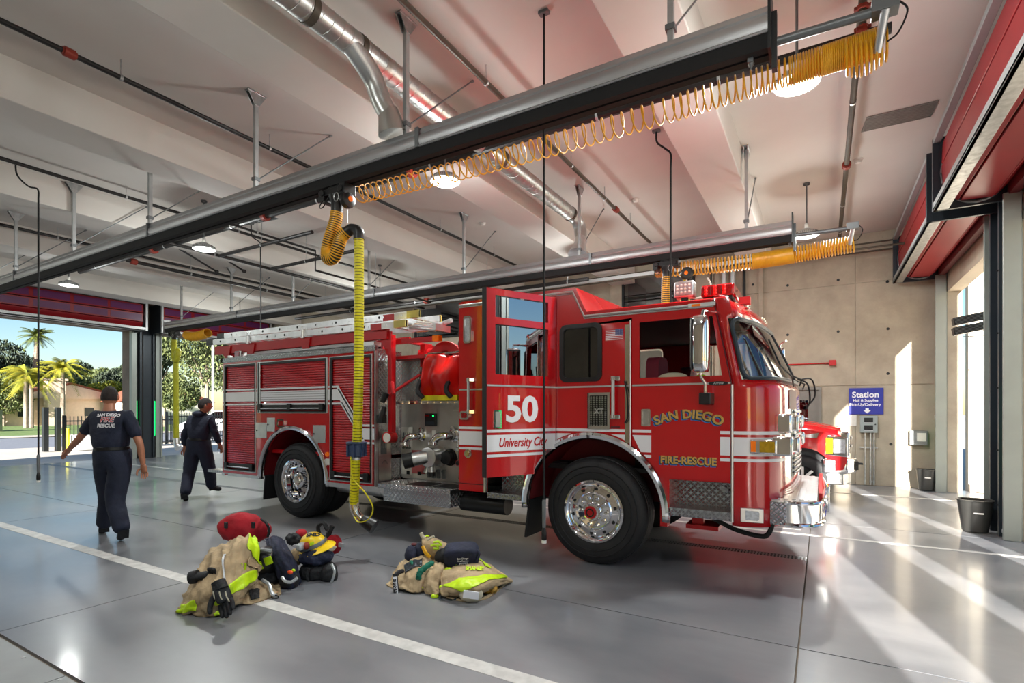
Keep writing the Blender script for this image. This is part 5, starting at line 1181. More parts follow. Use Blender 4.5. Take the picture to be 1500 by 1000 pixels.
P_(MB().box(-1.305, -1.135, 5.505, 5.525, 2.785, 2.905), 'flood_light_lens', 'clear_lens', fl2)
q = MB()
for k in range(4):
    for j in range(3): q.lathe([(.001, -.004), (.014, 0)], (-1.28+k*.04, 5.503, 2.81+j*.035), 'Y', 8)
P_(q, 'flood_leds', 'paper', fl2)
P_(MB().box(-1.25, -1.19, 5.55, 5.62, 2.67, 2.76).box(-1.33, -1.31, 5.55, 5.6, 2.7, 2.85), 'flood_light_mount', 'black_plastic', fl2)
P_(MB().box(-1.08, -.84, YS-.022, YS-.01, 2.565, 2.6), 'marker_strip', 'aluminium'); P_(MB().box(-1.05, -.97, YS-.03, YS-.02, 2.572, 2.592), 'orange_marker', 'orange_lens')
# ------------------------------------------------------------------ pump panel bay between body and cab (X -5.12 .. -3.74)
PY = 5.60
P_(MB().box(-5.1, -3.76, PY, PY+.02, .68, 1.70), 'pump_panel', 'brushed_steel')
P_(MB().box(-5.1, -3.76, PY+.001, PY+.02, 1.74, 2.33), 'upper_panel', 'tread_side')
P_(MB().box(-5.1, -3.76, PY+.02, YE-.1, .66, .70).box(-5.1, -3.76, YE-.08, YE-.04, .66, 2.3).box(-3.79, -3.75, PY-.35, YE-.1, .68, 2.33), 'pump_house', 'brushed_steel')
sh_ = P_(MB().box(-5.08, -3.76, PY-.12, PY, 1.70, 1.74), 'panel_shelf', 'chrome')
q = MB()
for k in range(11): q.box(-5.02+k*.11, -4.97+k*.11, PY-.125, PY-.118, 1.705, 1.735)
P_(q, 'shelf_controls', 'nickel', sh_, kind='stuff')
P_(MB().box(-5.1, -4.9, PY-.004, PY, .72, 1.38), 'instruction_plate', 'paper')
q = MB()
for r_ in range(3):
    for c_ in range(3): q.lathe([(.001, -.03), (.014, -.028), (.016, 0)], (-5.05+c_*.055, PY-.004, .95+r_*.14), 'Y', 8)
for c_ in range(4): q.box(-5.06+c_*.035, -5.045+c_*.035, PY-.01, PY-.004, 1.1, 1.3)
P_(q, 'panel_knobs', 'grey_metal', kind='stuff')
ga = P_(MB().box(-4.66, -4.47, PY-.03, PY, 1.40, 1.57), 'pressure_display', 'black_plastic', bevel=.006)
P_(MB().box(-4.65, -4.58, PY-.034, PY-.03, 1.53, 1.545), 'display_line', 'red_lens', ga); P_(MB().box(-4.52, -4.50, PY-.034, PY-.03, 1.525, 1.545), 'display_led', 'led_green', ga)
P_(MB().box(-4.64, -4.49, PY-.034, PY-.03, 1.42, 1.46), 'display_text', 'navy_frame', ga)
P_(MB().box(-4.20, -4.10, PY-.006, PY, 1.6, 1.64).box(-4.55, -4.49, PY-.006, PY, 1.25, 1.34).box(-4.22, -4.11, PY-.01, PY, .98, 1.08), 'label_plate', 'paper')
P_(MB().box(-4.91, -4.68, PY-.006, PY-.002, .74, 1.06).box(-4.10, -3.80, PY-.006, PY-.002, .70, .95), 'pink_label_plate', mat('pink_plate', s(210, 110, 110), .5, 0, .05, 3) and 'pink_plate')
# intake with cap, facing out
it = P_(MB().lathe([(.14, 0), (.14, -.03), (.115, -.06), (.115, -.2), (.13, -.21), (.13, -.26), (.10, -.27), (.001, -.27)], (-4.42, PY, 1.0), 'Y', 24), 'intake', 'aluminium')
P_(MB().tube([(-4.45, PY-.22, 1.0), (-4.56, PY-.30, .98), (-4.62, PY-.34, .965)], [.09, .088, .088], 20), 'intake_elbow', 'aluminium', it)
P_(MB().tube([(-4.60, PY-.33, .97), (-4.70, PY-.40, .945)], [.10, .10], 18), 'intake_cap', 'black_plastic', it)
P_(MB().tube([(-4.45, PY-.14, .92), (-4.45, PY-.14, .80)], [.05, .055], 14).tube([(-4.52, PY-.14, .86), (-4.53, PY-.16, .78)], .035, 12), 'intake_valve', 'aluminium', it)
P_(MB().cyl((-4.45, PY-.14, .80), (-4.45, PY-.14, .74), .05, 14), 'drain_cap', 'black_plastic', it)
P_(MB().lathe([(.10, 0), (.115, -.02), (.10, -.05), (.09, -.05)], (-4.24, PY, .99), 'Y', 24).cyl((-4.24, PY, .99), (-4.24, PY-.12, .99), .085, 20), 'suction_ring', 'black_plastic')
def elbow(x, z, dx, r=.048, m_='chrome'):
    o = P_(MB().lathe([(r*1.5, 0), (r*1.5, -.03), (r*1.1, -.04), (r*1.1, -.1)], (x, PY, z), 'Y', 18), 'discharge', m_)
    P_(MB().tube(smoothpath([(x, PY-.08, z), (x+dx*.2, PY-.15, z), (x+dx*.8, PY-.19, z-.02), (x+dx*1.2, PY-.20, z-.09)], 5), r, 14).lathe([(r, 0), (r*1.35, -.01), (r*1.35, -.05), (r, -.06)], (x+dx*1.2, PY-.2, z-.07), 'Z', 16), 'discharge_elbow', m_, o)
    P_(MB().lathe([(.02, 0), (.035, -.01), (.03, -.03), (.001, -.035)], (x, PY-.02, z+.09), 'Y', 12), 'discharge_knob', 'chrome', o)
elbow(-4.72, 1.26, -.12); elbow(-4.18, 1.28, -.16, .055); elbow(-3.98, 1.22, .04, .045)
for x in (-4.05, -3.9):
    P_(MB().cyl((x, PY-.02, 1.15), (x+.02, PY-.1, .72), .012, 8).lathe([(.001, -.03), (.03, -.028), (.034, 0)], (x, PY-.08, .93), 'Y', 12), 'pull_handle', 'black_plastic')
P_(MB().lathe([(.001, -.03), (.045, -.028), (.05, 0)], (-4.10, PY, .92), 'Y', 16), 'pink_handwheel', 'pink_plate')
for k in range(4):
    P_(MB().box(-4.62+k*.085, -4.58+k*.085, PY-.03, PY, .70, .82).cyl((-4.60+k*.085, PY-.045, .80), (-4.60+k*.085, PY, .80), .02, 10), 'drain_valve', 'grey_metal')
for x in (-5.0, -4.80): P_(MB().box(x, x+.05, PY-.012, PY, .72, .77), 'socket', 'dark_steel')
# running board box
rb = P_(MB().box(-4.90, -3.83, 5.04, 5.55, .44, .61), 'running_board_box', 'tread_side', bevel=.004)
P_(MB().box(-4.96, -3.80, 5.0, PY, .61, .66), 'running_board_lip', 'tread_side', rb, bevel=.004)
P_(MB().box(-4.96, -3.80, 5.0, PY, .659, .664), 'running_board_tread', 'tread_top', rb)
P_(MB().box(-4.6, -4.25, 5.12, 5.42, .663, .668).box(-4.15, -3.85, 5.12, 5.42, .663, .668), 'tray_opening', 'black_plastic', rb)
P_(MB().box(-3.835, -3.825, 5.045, 5.545, .445, .60), 'box_end', 'tread_front', rb)
# ladder rack arm
ra = P_(MB().box(-5.0, -4.93, 5.22, 5.30, 1.25, 2.62), 'rack_arm', 'red_metal', bevel=.004)
P_(MB().prism([(-5.0, 2.35), (-4.93, 2.3), (-4.93, 2.66), (-5.18, 2.66), (-5.14, 2.6)], 5.21, 5.23, 'XZ'), 'arm_gusset', 'red_metal', ra)
P_(MB().cyl((-4.97, 5.30, 1.25), (-4.97, 5.16, 1.25), .075, 20), 'arm_pivot', 'red_metal', ra)
P_(MB().cyl((-4.955, 5.165, 1.25), (-4.955, 5.15, 1.25), .062, 20), 'pivot_cap', 'paper', ra)
P_(MB().cyl((-4.9, 5.2, 1.98), (-4.78, 5.1, 1.82), .0225, 8).cyl((-4.98, 5.15, 1.78), (-4.55, 5.35, 2.08), .02, 10), 'red_hose_end', 'red_metal')
P_(MB().tube([(-4.95, 5.14, 1.84), (-5.0, 5.12, 1.72)], [.05, .035], 12).tube([(-4.97, 5.13, 1.66), (-5.02, 5.12, 1.5)], [.03, .05], 12).box(-5.06, -4.97, 5.08, 5.17, 1.44, 1.55), 'hose_nozzle', 'black_plastic')
P_(MB().box(-4.96, -3.95, 5.40, 5.44, 1.72+.0, 1.728), 'tray_lip', 'aluminium')
# upper bay: window, reel, cover
P_(plate_xz([[(-4.78, 1.93), (-4.55, 1.93), (-4.55, 2.14), (-4.78, 2.14)], [(-4.76, 1.95), (-4.57, 1.95), (-4.57, 2.12), (-4.76, 2.12)]], PY-.02, .02), 'small_window_frame', 'chrome')
P_(MB().box(-4.76, -4.57, PY-.006, PY-.002, 1.95, 2.12), 'small_window', 'black_decal')
P_(MB().box(-5.1, -4.35, 5.36, PY+.02, 2.30, 2.345), 'bay_top_edge', 'red_metal')
rl = P_(MB().lathe([(.16, 0), (.28, -.005), (.285, .0), (.285, .02), (.16, .03)], (-4.2, 5.42, 2.22), 'Y', 36), 'hose_reel', 'red_metal')
q = MB(); q.lathe([(.16, .0), (.28, .0), (.285, .01), (.28, .02), (.16, .03)], (-4.2, 5.85, 2.22), 'Y', 36)
q.cyl((-4.2, 5.42, 2.22), (-4.2, 5.86, 2.22), .12, 20); P_(q, 'reel_flange', 'red_metal', rl)
q = MB()
for k in range(9): q.tube([(-4.2+.235*math.cos(a*PI/14), 5.47+k*.043, 2.22+.235*math.sin(a*PI/14)) for a in range(28)], .021, 8, closed=True)
P_(q, 'wound_hose', 'red_metal', rl)
P_(MB().cyl((-4.45, 5.6, 2.38), (-4.75, 5.6, 2.38), .07, 14).box(-4.68, -4.60, 5.5, 5.72, 2.2, 2.5), 'reel_motor', 'red_metal', rl)
# red vinyl hose cover with folds
def cov(i, j):
    z = 2.30-.52*j; x = -4.38+.55*i
    w_ = .03*math.sin(i*9+j*3)+.02*math.sin(i*17+2*j)+.015*math.sin(j*11+i*4)
    y = 5.30-.16*math.sin(PI*min(1, max(0, j*.9+.1)))*math.sin(PI*(.1+.8*i))-w_
    return (x-.08*j*(1-i)*1.0, y, z+.02*math.sin(i*6))
cv = P_(MB().grid(cov, 24, 24), 'hose_cover', mat('red_vinyl', s(206, 22, 16), .32, 0, .05, 4) and 'red_vinyl', solid=.012)
P_(MB().box(-4.42, -3.86, 5.22, 5.5, 1.735, 1.80), 'hose_bundle', 'yellow_hose')
P_(MB().tube(smoothpath([(-4.42, 5.2, 2.0), (-4.43, 5.16, 1.86), (-4.36, 5.18, 1.77)]), .03, 6).tube(smoothpath([(-3.96, 5.2, 2.0), (-3.96, 5.14, 1.86), (-3.90, 5.16, 1.77)]), .03, 6), 'cover_strap', 'black_cloth', cv)
P_(MB().tube([(-4.36, 5.28, 2.33), (-3.82, 5.28, 2.33)], .016, 8).box(-4.38, -4.28, 5.24, 5.32, 2.26, 2.33), 'cover_rail', 'nickel', cv)
# deck fittings behind the cab
P_(MB().box(-3.92, -3.77, 5.5, 5.62, 2.62, 2.86), 'deck_light', 'housing_white', bevel=.02)
P_(MB().cyl((-3.86, 5.5, 2.3), (-3.86, 5.5, 2.6), .05, 12).sphere((-3.88, 5.45, 2.45), .11, 14, 10).tube(smoothpath([(-3.9, 5.5, 2.62), (-3.98, 5.45, 2.6), (-3.95, 5.42, 2.52)]), .02, 8), 'deck_gun', 'black_plastic')
# --- ladders on their powered rack
lad = P_(MB().box(-8.95, -4.98, 5.18, 5.24, 2.56, 2.70), 'ladder_rack_beam', 'red_metal', bevel=.004)
P_(MB().box(-8.95, -4.98, 5.62, 5.66, 2.56, 2.64), 'rack_beam_inner', 'red_metal', lad)
for x in (-8.7, -7.3, -5.9, -5.1): P_(MB().box(x, x+.06, 5.2, 6.2, 2.56, 2.6), 'rack_cross_member', 'red_metal', lad)
for x in (-8.6, -7.95, -6.62):
    P_(MB().prism([(x-.14, 2.68), (x+.14, 2.68), (x+.1, 2.52), (x-.02, 2.52)], 5.16, 5.18, 'XZ').prism([(x-.14, 2.68), (x+.14, 2.68), (x+.1, 2.52), (x-.02, 2.52)], 5.24, 5.26, 'XZ'), 'rack_gusset', 'red_metal', lad)
    if x > -8.5: P_(MB().cyl((x, 5.14, 2.68), (x, 5.14, 2.80), .028, 10).tube([(x-.02, 5.14, 2.8), (x-.02, 5.14, 2.86), (x+.07, 5.14, 2.86), (x+.08, 5.14, 2.7)], .009, 6), 'ladder_clamp', 'aluminium', lad)
P_(MB().prism([(-8.75, 2.56), (-8.45, 2.56), (-8.5, 2.40), (-8.56, 2.40)], 5.2, 5.26, 'XZ'), 'rear_post', 'red_metal', lad)
def ladder(x0, x1, y, z, dz, nm, ysp=.0, label=None):
    o = bpy.data.objects.new('ladder', None); C.objects.link(o); o.parent = T; o['label'] = label
    sl = dz/(x1-x0); q = MB()
    for zz in (z, z+.34): pass
    for (zz, yy) in ((z, y), (z+.0, y+.42)):
        pts = [(x0, zz), (x1, zz+dz), (x1, zz+dz+.085), (x0, zz+.085)]
        MB().prism(pts, yy-.016, yy+.016, 'XZ').build('ladder_rail', 'aluminium', o)
    x = x0+.2
    while x < x1-.05:
        zz = z+.042+sl*(x-x0); MB().cyl((x, y-.02, zz), (x, y+.44, zz), .016, 8).build('rung', 'aluminium', o)
        x += .33
    q = MB()
    for yy in (y-.018, y+.416): q.box(x1-.2, x1+.0, yy-.004, yy+.04, z+dz-.003, z+dz+.088)
    q.build('rail_tip', mat('pale_yellow', s(226, 214, 120), .5, 0, .05, 6) and 'pale_yellow', o)
    q = MB(); q.box(x1-.62, x1-.42, y-.0175, y-.0165, z+dz-.009, z+dz+.076); q.build('red_band', 'red_metal', o)
    q = MB(); q.box(x1-.42, x1-.2, y-.0175, y-.0165, z+dz-.006, z+dz+.079); q.build('white_band', 'white_decal', o)
    q = MB(); q.box(x0-.01, x0+.18, y-.02, y+.02, z-.004, z+.09).box(x0+.0, x0+.18, y+.40, y+.44, z-.004, z+.09); q.build('rubber_foot', 'black_plastic', o)
    q = MB()
    for k in range(9): q.lathe([(.001, -.004), (.018, -.002), (.018, 0)], (x0+.4+k*.42, y-.017, z+.045+sl*(.4+k*.42)), 'Y', 8)
    q.build('rail_hole', 'dark_steel', o, kind='stuff')
    return o
ladder(-9.12, -4.62, 5.16, 2.73, -.04, 'ladder', label='outer roof ladder with yellow, white and red tips')
ladder(-8.9, -4.45, 5.22, 2.83, -.02, 'ladder', label='inner extension ladder lying just above the outer one')
q = MB()
for k in range(4): q.cyl((-4.6, 5.2+k*.05, 2.68+k*.03), (-4.2, 5.24+k*.05, 2.62+k*.035), .016, 8)
q.box(-4.22, -4.17, 5.2, 5.5, 2.62, 2.70); q.cyl((-4.5, 5.5, 2.7), (-4.15, 5.5, 2.78), .03, 10)
P_(q, 'ladder_lock', 'aluminium')
P_(MB().box(-4.98, -4.2, 5.30, 5.36, 2.50, 2.56), 'rack_arm_tie', 'red_metal'); P_(MB().box(-4.3, -4.2, 5.29, 5.37, 2.495, 2.565), 'orange_marker', 'orange_lens')
# hose bed edge gear
P_(MB().cyl((-8.0, 5.16, 2.50), (-5.2, 5.16, 2.51), .018, 8).cyl((-7.9, 5.2, 2.53), (-5.2, 5.2, 2.53), .022, 8), 'pike_pole', 'aluminium')
P_(MB().box(-5.5, -5.15, 5.12, 5.25, 2.475, 2.53).box(-8.5, -8.46, 5.14, 5.2, 2.475, 2.52), 'rack_catch', 'aluminium')
rl2 = P_(MB().box(-8.28, -8.12, 5.12, 5.24, 2.475, 2.58), 'rear_beacon_housing', 'aluminium', bevel=.01); P_(MB().box(-8.26, -8.15, 5.11, 5.12, 2.49, 2.57), 'rear_beacon_lens', 'red_lens', rl2)
P_(MB().box(-7.9, -5.2, 5.3, 5.34, 2.46, 2.54), 'hose_bed_rail', 'maroon')
P_(MB().prism([(-8.1, 2.56), (-6.2, 2.50), (-6.2, 2.53), (-8.1, 2.59)], 5.4, 6.0, 'XZ'), 'hose_bed_cover', 'red_paint')
# ------------------------------------------------------------------ red pickup in the far bay
K = thing('pickup_truck', 'red pickup truck with chrome grille and bumper nosing out behind the fire engine', 'pickup', (-2.0, 11.4, 0))
kb = lambda b, nm, m, par=None, **k: b.build(nm, m, par or K, **k)
KY0, KY1, WX = 10.38, 12.42, -.30
side = [(-5.4, .62), (-5.4, 1.38), (-3.6, 1.42), (-1.25, 1.36), (-.5, 1.33), (.12, 1.22), (.30, 1.12), (.36, .78), (.30, .62), (WX+.50, .60)] + [(WX+.50*math.cos(R(a)), .44+.53*math.sin(R(a))) for a in range(15, 181, 12)] + [(WX-.50, .5), (-4.0+.5, .5)] + [(-4.0+.50*math.cos(R(a)), .44+.53*math.sin(R(a))) for a in range(0, 181, 15)] + [(-4.5, .5)]
kb(plate_xz([side], KY0, .1), 'fender_side', 'red_paint', bevel=.03); kb(plate_xz([side], KY1-.1, .1), 'fender_side', 'red_paint', bevel=.03)
def hood(i, j):
    x = -1.45+1.72*i; y = KY0+.03+(KY1-KY0-.06)*j; c = abs(j-.5)*2
    z = 1.43-.10*i-.13*max(0, i-.75)*4*.5 - .10*max(0, c-.85)/.15*1.0 + (.035 if .12 < abs(j-.5) < .36 else 0)
    return (x, y, z)
kb(MB().grid(hood, 20, 40), 'hood', 'red_paint', solid=.02)
kb(MB().box(-1.45, .2, KY0+.1, KY1-.1, .6, 1.24), 'engine_bay', 'dark_steel')
kb(MB().prism([(-3.6, 1.38), (-3.5, 1.9), (-3.2, 1.95), (-2.1, 1.93), (-1.4, 1.40)], KY0+.12, KY1-.12, 'XZ'), 'cab', 'tinted_glass', bevel=.03)
kb(MB().prism([(-3.52, 1.9), (-3.2, 1.97), (-2.1, 1.95), (-2.0, 1.9)], KY0+.11, KY1-.11, 'XZ'), 'cab_roof', 'red_paint', bevel=.02)
kb(MB().box(.22, .40, KY0+.35, KY1-.35, .82, 1.24), 'grille_surround', 'chrome', bevel=.03)
g_ = kb(MB().box(.40, .415, KY0+.42, KY1-.42, .88, 1.18), 'grille_mesh', 'dark_steel')
kb(MB().box(.40, .44, KY0+.4, KY1-.4, 1.12, 1.17).box(.40, .44, KY0+.4, KY1-.4, .98, 1.03), 'grille_bar', 'chrome', g_, bevel=.008)
for y0, y1 in ((KY0-.005, KY0+.36), (KY1-.36, KY1+.005)):
    h_ = kb(MB().prism([(.02, .86), (.36, .83), (.36, 1.16), (.06, 1.19)], y0, y1, 'XZ'), 'headlight', 'chrome', bevel=.015)
    kb(MB().box(.34, .375, y0+.03, y1-.03, .87, 1.13).box(.16, .33, y0-.004 if y0 < 11 else y1, (y0 if y0 < 11 else y1+.004), .9, 1.13), 'headlight_lens', 'clear_lens', h_)
    kb(MB().box(.05, .15, y0-.006 if y0 < 11 else y1, (y0 if y0 < 11 else y1+.006), .88, 1.15), 'turn_lens', 'amber_lens', h_)
bu = kb(MB().prism([(.0, KY0-.02), (.36, KY0+.02), (.50, KY0+.3), (.52, 11.4), (.50, KY1-.3), (.36, KY1-.02), (.0, KY1+.02)], .55, .80, 'XY'), 'front_bumper', 'chrome', bevel=.03)
kb(MB().prism([(.02, KY0+.03), (.30, KY0+.05), (.42, KY0+.35), (.42, KY1-.35), (.30, KY1-.05), (.02, KY1-.03)], .36, .55, 'XY'), 'lower_valance', 'galvanised', bu, bevel=.02)
kb(MB().box(.46, .53, KY0+.32, KY0+.52, .60, .74).box(.51, .54, 11.1, 11.7, .6, .72), 'bumper_opening', 'black_plastic', bu)
kb(MB().tube([(.53, 11.0, .68), (.6, 11.0, .68), (.6, 11.12, .68), (.53, 11.12, .68)], .015, 6), 'tow_hook', 'dark_steel', bu)
kb(MB().cyl((-.9, KY0-.01, 1.22), (-.8, KY0-.012, 1.22), .01, 6).prism([(-.28, 1.19), (-.05, 1.23), (-.08, 1.14), (-.25, 1.15)], KY0-.006, KY0, 'XZ'), 'fender_badge', 'chrome')
for cx in (WX, -4.0):
    for yy in (KY0+.04, KY1-.04):
        sg = 1 if yy < 11.4 else -1
        t_ = kb(MB().lathe([(.23, 0), (.27, -.01*sg), (.36, -.015*sg), (.405, .01*sg), (.42, .04*sg), (.42, .22*sg), (.40, .26*sg), (.23, .26*sg)], (cx, yy, .42), 'Y', 40), 'pickup_wheel', 'rubber')
        q = MB()
        for k in range(28): a = k*PI/14; q.box(cx+.405, cx+.428, yy+.03*sg if sg > 0 else yy-.24, yy+.24 if sg > 0 else yy-.03, .42-.03, .42+.03, rot=(0, a, 0), at=(cx, yy, .42))
        kb(q, 'tread_block', 'rubber', t_, kind='stuff')
        kb(MB().lathe([(.235, .0), (.225, .01*sg), (.20, .04*sg), (.20, .1*sg), (.001, .1*sg)], (cx, yy, .42), 'Y', 32), 'alloy_rim', 'dark_steel', t_)
        q = MB()
        for k in range(8): a = k*PI/4; q.box(cx-.022, cx+.022, yy+.015 if sg > 0 else yy-.05, yy+.05 if sg > 0 else yy-.015, .42+.03, .42+.215, rot=(0, a, 0), at=(cx, yy, .42))
        q.lathe([(.001, .01*sg), (.06, .012*sg), (.07, .05*sg)], (cx, yy, .42), 'Y', 16)
        kb(q, 'rim_spokes', 'aluminium', t_)
    q = MB(); pts = [(cx+.51*math.cos(R(a)), .44+.53*math.sin(R(a))) for a in range(0, 181, 12)]
    q.add([(p[0], y_, p[1]) for y_ in (KY0+.09, KY0+.5) for p in pts], [(i, i+1, i+len(pts)+1, i+len(pts)) for i in range(len(pts)-1)]); q.box(cx-.5, cx+.5, KY0+.5, KY0+.52, .4, .98)
    kb(q, 'wheel_arch_liner', 'black_rubber_matte')

# ------------------------------------------------------------------ far wall fittings
sg = thing('wall_sign', 'dark blue station sign with white lettering and a down arrow', 'sign', (.81, YF, 1.53))
MB().box(.50, 1.12, YF-.03, YF-.005, 1.53, 2.10).build('sign_board', 'sign_blue', sg)
for t_, z, sz, x in (('Station', 1.90, .175, .80), ('Mail & Supplies', 1.81, .075, .80), ('Pick-Up/Delivery', 1.715, .082, .79)):
    b = text(t_, sz, .001, .004 if sz > .1 else .002, sx=1.0); place_xz(b, x, YF-.031, z).build('sign_lettering', 'white_decal', sg)
MB().prism([(.80, 1.66), (.86, 1.66), (.86, 1.62), (.90, 1.62), (.83, 1.55), (.76, 1.62), (.80, 1.62)], YF-.034, YF-.03, 'XZ').build('down_arrow', 'white_decal', sg)
ep = thing('control_panel', 'grey electrical control box with two rows of dark buttons under the blue sign', 'control box', (.85, YF, 1.14))
MB().box(.70, 1.01, YF-.13, YF, 1.14, 1.50).build('box_body', 'panel_grey', ep, bevel=.006)
for z in (1.36, 1.20):
    q = MB().box(.77, .93, YF-.136, YF-.13, z, z+.1); o_ = q.build('button_plate', 'dark_steel', ep)
    q = MB()
    for k in range(4): q.box(.78+k*.037, .805+k*.037, YF-.145, YF-.136, z+.02, z+.07)
    q.build('buttons', 'black_plastic', o_, kind='stuff'); MB().box(.77, .93, YF-.137, YF-.13, z-.012, z-.004).build('plate_label', 'white_decal', o_)
MB().lathe([(.001, -.02), (.012, -.018), (.014, 0)], (.97, YF-.13, 1.32), 'Y', 10).build('lock', 'black_plastic', ep)
for i, x in enumerate((.79, .89, .95)):
    tag(MB().tube([(x, YF-.05, .02), (x, YF-.05, 1.15)], .017, 10).lathe([(.022, 0), (.022, .05)], (x, YF-.05, .06), 'Z', 10).build('conduit_pipe', 'galvanised', off=(x, YF-.05, 0)), 'thin vertical metal conduit under the control box, %s of three' % ('leftmost', 'middle', 'rightmost')[i], 'conduit', 'conduits under the control box')
tag(MB().box(.70, 1.02, YF-.04, YF-.0, .80, .83).build('strut_channel', 'galvanised', off=(.86, YF, .8)), 'short horizontal strut holding the conduits to the wall', 'bracket')
tag(MB().box(.40, .64, YF-.015, YF-.002, 1.28, 1.52).build('notice', 'paper', off=(.5, YF, 1.3)), 'white printed notice on the wall left of the control box', 'notice')
q = thing('fire_pipe', 'red horizontal pipe ending at a red box on the far wall', 'pipe', (-.4, YF, 2.66))
MB().cyl((-1.2, YF-.04, 2.67), (.14, YF-.04, 2.67), .013, 8).build('pipe', 'red_metal', q); MB().box(.13, .26, YF-.09, YF, 2.61, 2.73).build('red_box', 'red_metal', q, bevel=.006)
q = thing('wall_cabinet', 'small grey cabinet with a paper notice by the far right door jamb', 'cabinet', (1.7, YF, .9))
MB().box(1.56, 1.86, YF-.09, YF, .9, 1.2).build('cabinet_body', 'grey_metal', q, bevel=.005); MB().box(1.68, 1.83, YF-.095, YF-.09, .98, 1.15).build('paper_notice', 'paper', q)
q = thing('switch_box', 'small electrical switch on the right wall beside the far door', 'switch', (2.0, 13.45, 1.5))
MB().box(1.97, 2.1, 13.42, 13.52, 1.35, 1.75).box(1.95, 2.02, 13.44, 13.5, 1.45, 1.52).build('switch_body', 'paper', q, bevel=.005)
def bin_(x, y, r0, r1, h, lab):
    t = thing('waste_bin', lab, 'waste bin', (x, y, 0), 'dark waste bins')
    n = 40
    def ring(r, z): return [(x+r*math.copysign(abs(math.cos(2*PI*i/n))**.75, math.cos(2*PI*i/n)), y+r*.82*math.copysign(abs(math.sin(2*PI*i/n))**.75, math.sin(2*PI*i/n)), z) for i in range(n)]
    rs = [(r0*.9, .008), (r0, .02), (r1, h), (r1*1.06, h), (r1*1.06, h+.015), (r1*.95, h+.015), (r0*.93, .03)]
    vs = [p for r, z in rs for p in ring(r, z)]; k = len(rs)
    MB().add(vs, [(a*n+i, a*n+(i+1) % n, (a+1)*n+(i+1) % n, (a+1)*n+i) for a in range(k-1) for i in range(n)]+[tuple(range(n)), tuple((k-1)*n+i for i in range(n))]).build('bin_body', 'bin_grey', t)
    MB().box(x-.04, x+.06, y-r1*.79, y-r1*.77, h*.62, h*.66).build('bin_label', 'aluminium', t)
    return t
bin_(1.74, 9.12, .135, .185, .42, 'dark grey waste bin standing by the right column in the sun streaks'); bin_(1.80, 13.38, .125, .165, .42, 'dark grey waste bin in the far corner by the door jamb')
q = thing('signal_light', 'black two-panel louvred signal light on an arm by the right bay door', 'signal', (2.0, 9.75, 2.75))
for z0 in (2.86, 2.72):
    b = MB().box(1.62, 1.98, 9.72, 9.86, z0, z0+.11, rot=(0, -.18, 0)); b.build('light_panel', 'black_plastic', q, bevel=.006)
    b = MB()
    for k in range(5): b.box(1.635, 1.965, 9.714, 9.72, z0+.012+k*.019, z0+.02+k*.019, rot=(0, -.18, 0), at=(1.8, 9.72, z0+.05))
    b.build('louvres', 'grey_metal', q, kind='stuff')
MB().cyl((1.98, 9.8, 2.82), (2.14, 9.8, 2.82), .02, 8).box(1.96, 2.0, 9.76, 9.84, 2.74, 2.96).box(1.7, 2.1, 9.79, 9.81, 2.66, 2.672).build('mounting_arm', 'galvanised', q)
MB().tube(smoothpath([(1.97, 9.76, 2.95), (2.02, 9.72, 3.0), (2.08, 9.75, 2.92)]), .008, 6).build('orange_wire', 'orange_fitting', q)
q = thing('plastic_bag', 'crumpled clear and red plastic bag on the floor at the column foot', 'bag', (2.02, 9.0, 0))
b = MB().sphere((2.02, 9.0, .09), .085, 18, 12, (.8, .9, 1.15)); random.seed(3)
b.v = [tuple(Vector(p)+Vector((random.uniform(-.012, .012), random.uniform(-.012, .012), random.uniform(-.01, .01)))) for p in b.v]; b.build('bag_body', 'silver_tape', q); MB().sphere((2.02, 8.96, .06), .05, 10, 8).build('bag_contents', 'red_cloth', q)

# ------------------------------------------------------------------ outside
ex = struct('ground'); 
MB().box(-28.5, XL-.5, -30, 40, -.3, -.02).build('driveway', 'pale_concrete', ex)
MB().box(XR+.42, 60, -40, 60, -.3, -.02).build('apron', 'pale_concrete', ex)
MB().box(-42, -28.5, -60, 80, -.3, -.04).build('road', 'asphalt', ex)
MB().box(-300, -42, -150, 300, -.3, .0).build('lawn', 'grass', ex)
MB().box(-28.6, -28.3, -30, 40, -.2, .06).box(-42.2, -42, -60, 80, -.2, .1).build('kerb', 'pale_concrete', ex)
MB().box(-28.5, -20, 40, 300, -.3, -.02).box(-20.5, 60, 14.05, 300, -.32, -.03).box(-42, 60, -150, -5.4, -.32, -.03).build('yard', 'pale_concrete', ex)
wg = struct('wall_outside'); MB().box(XR+.42, 9, 13.72, 14.0, -.05, 7).build('wing_wall', 'white_stucco', wg); MB().box(XR+.42, 9, 13.705, 13.72, 2.42, 2.44).box(3.2, 3.212, 13.705, 13.72, 0, 7).build('wall_joints', 'vent_grey', wg)
MB().box(XR+.42, 9, 13.6, 13.72, 0, .14).build('base_kerb', 'pale_concrete', wg)
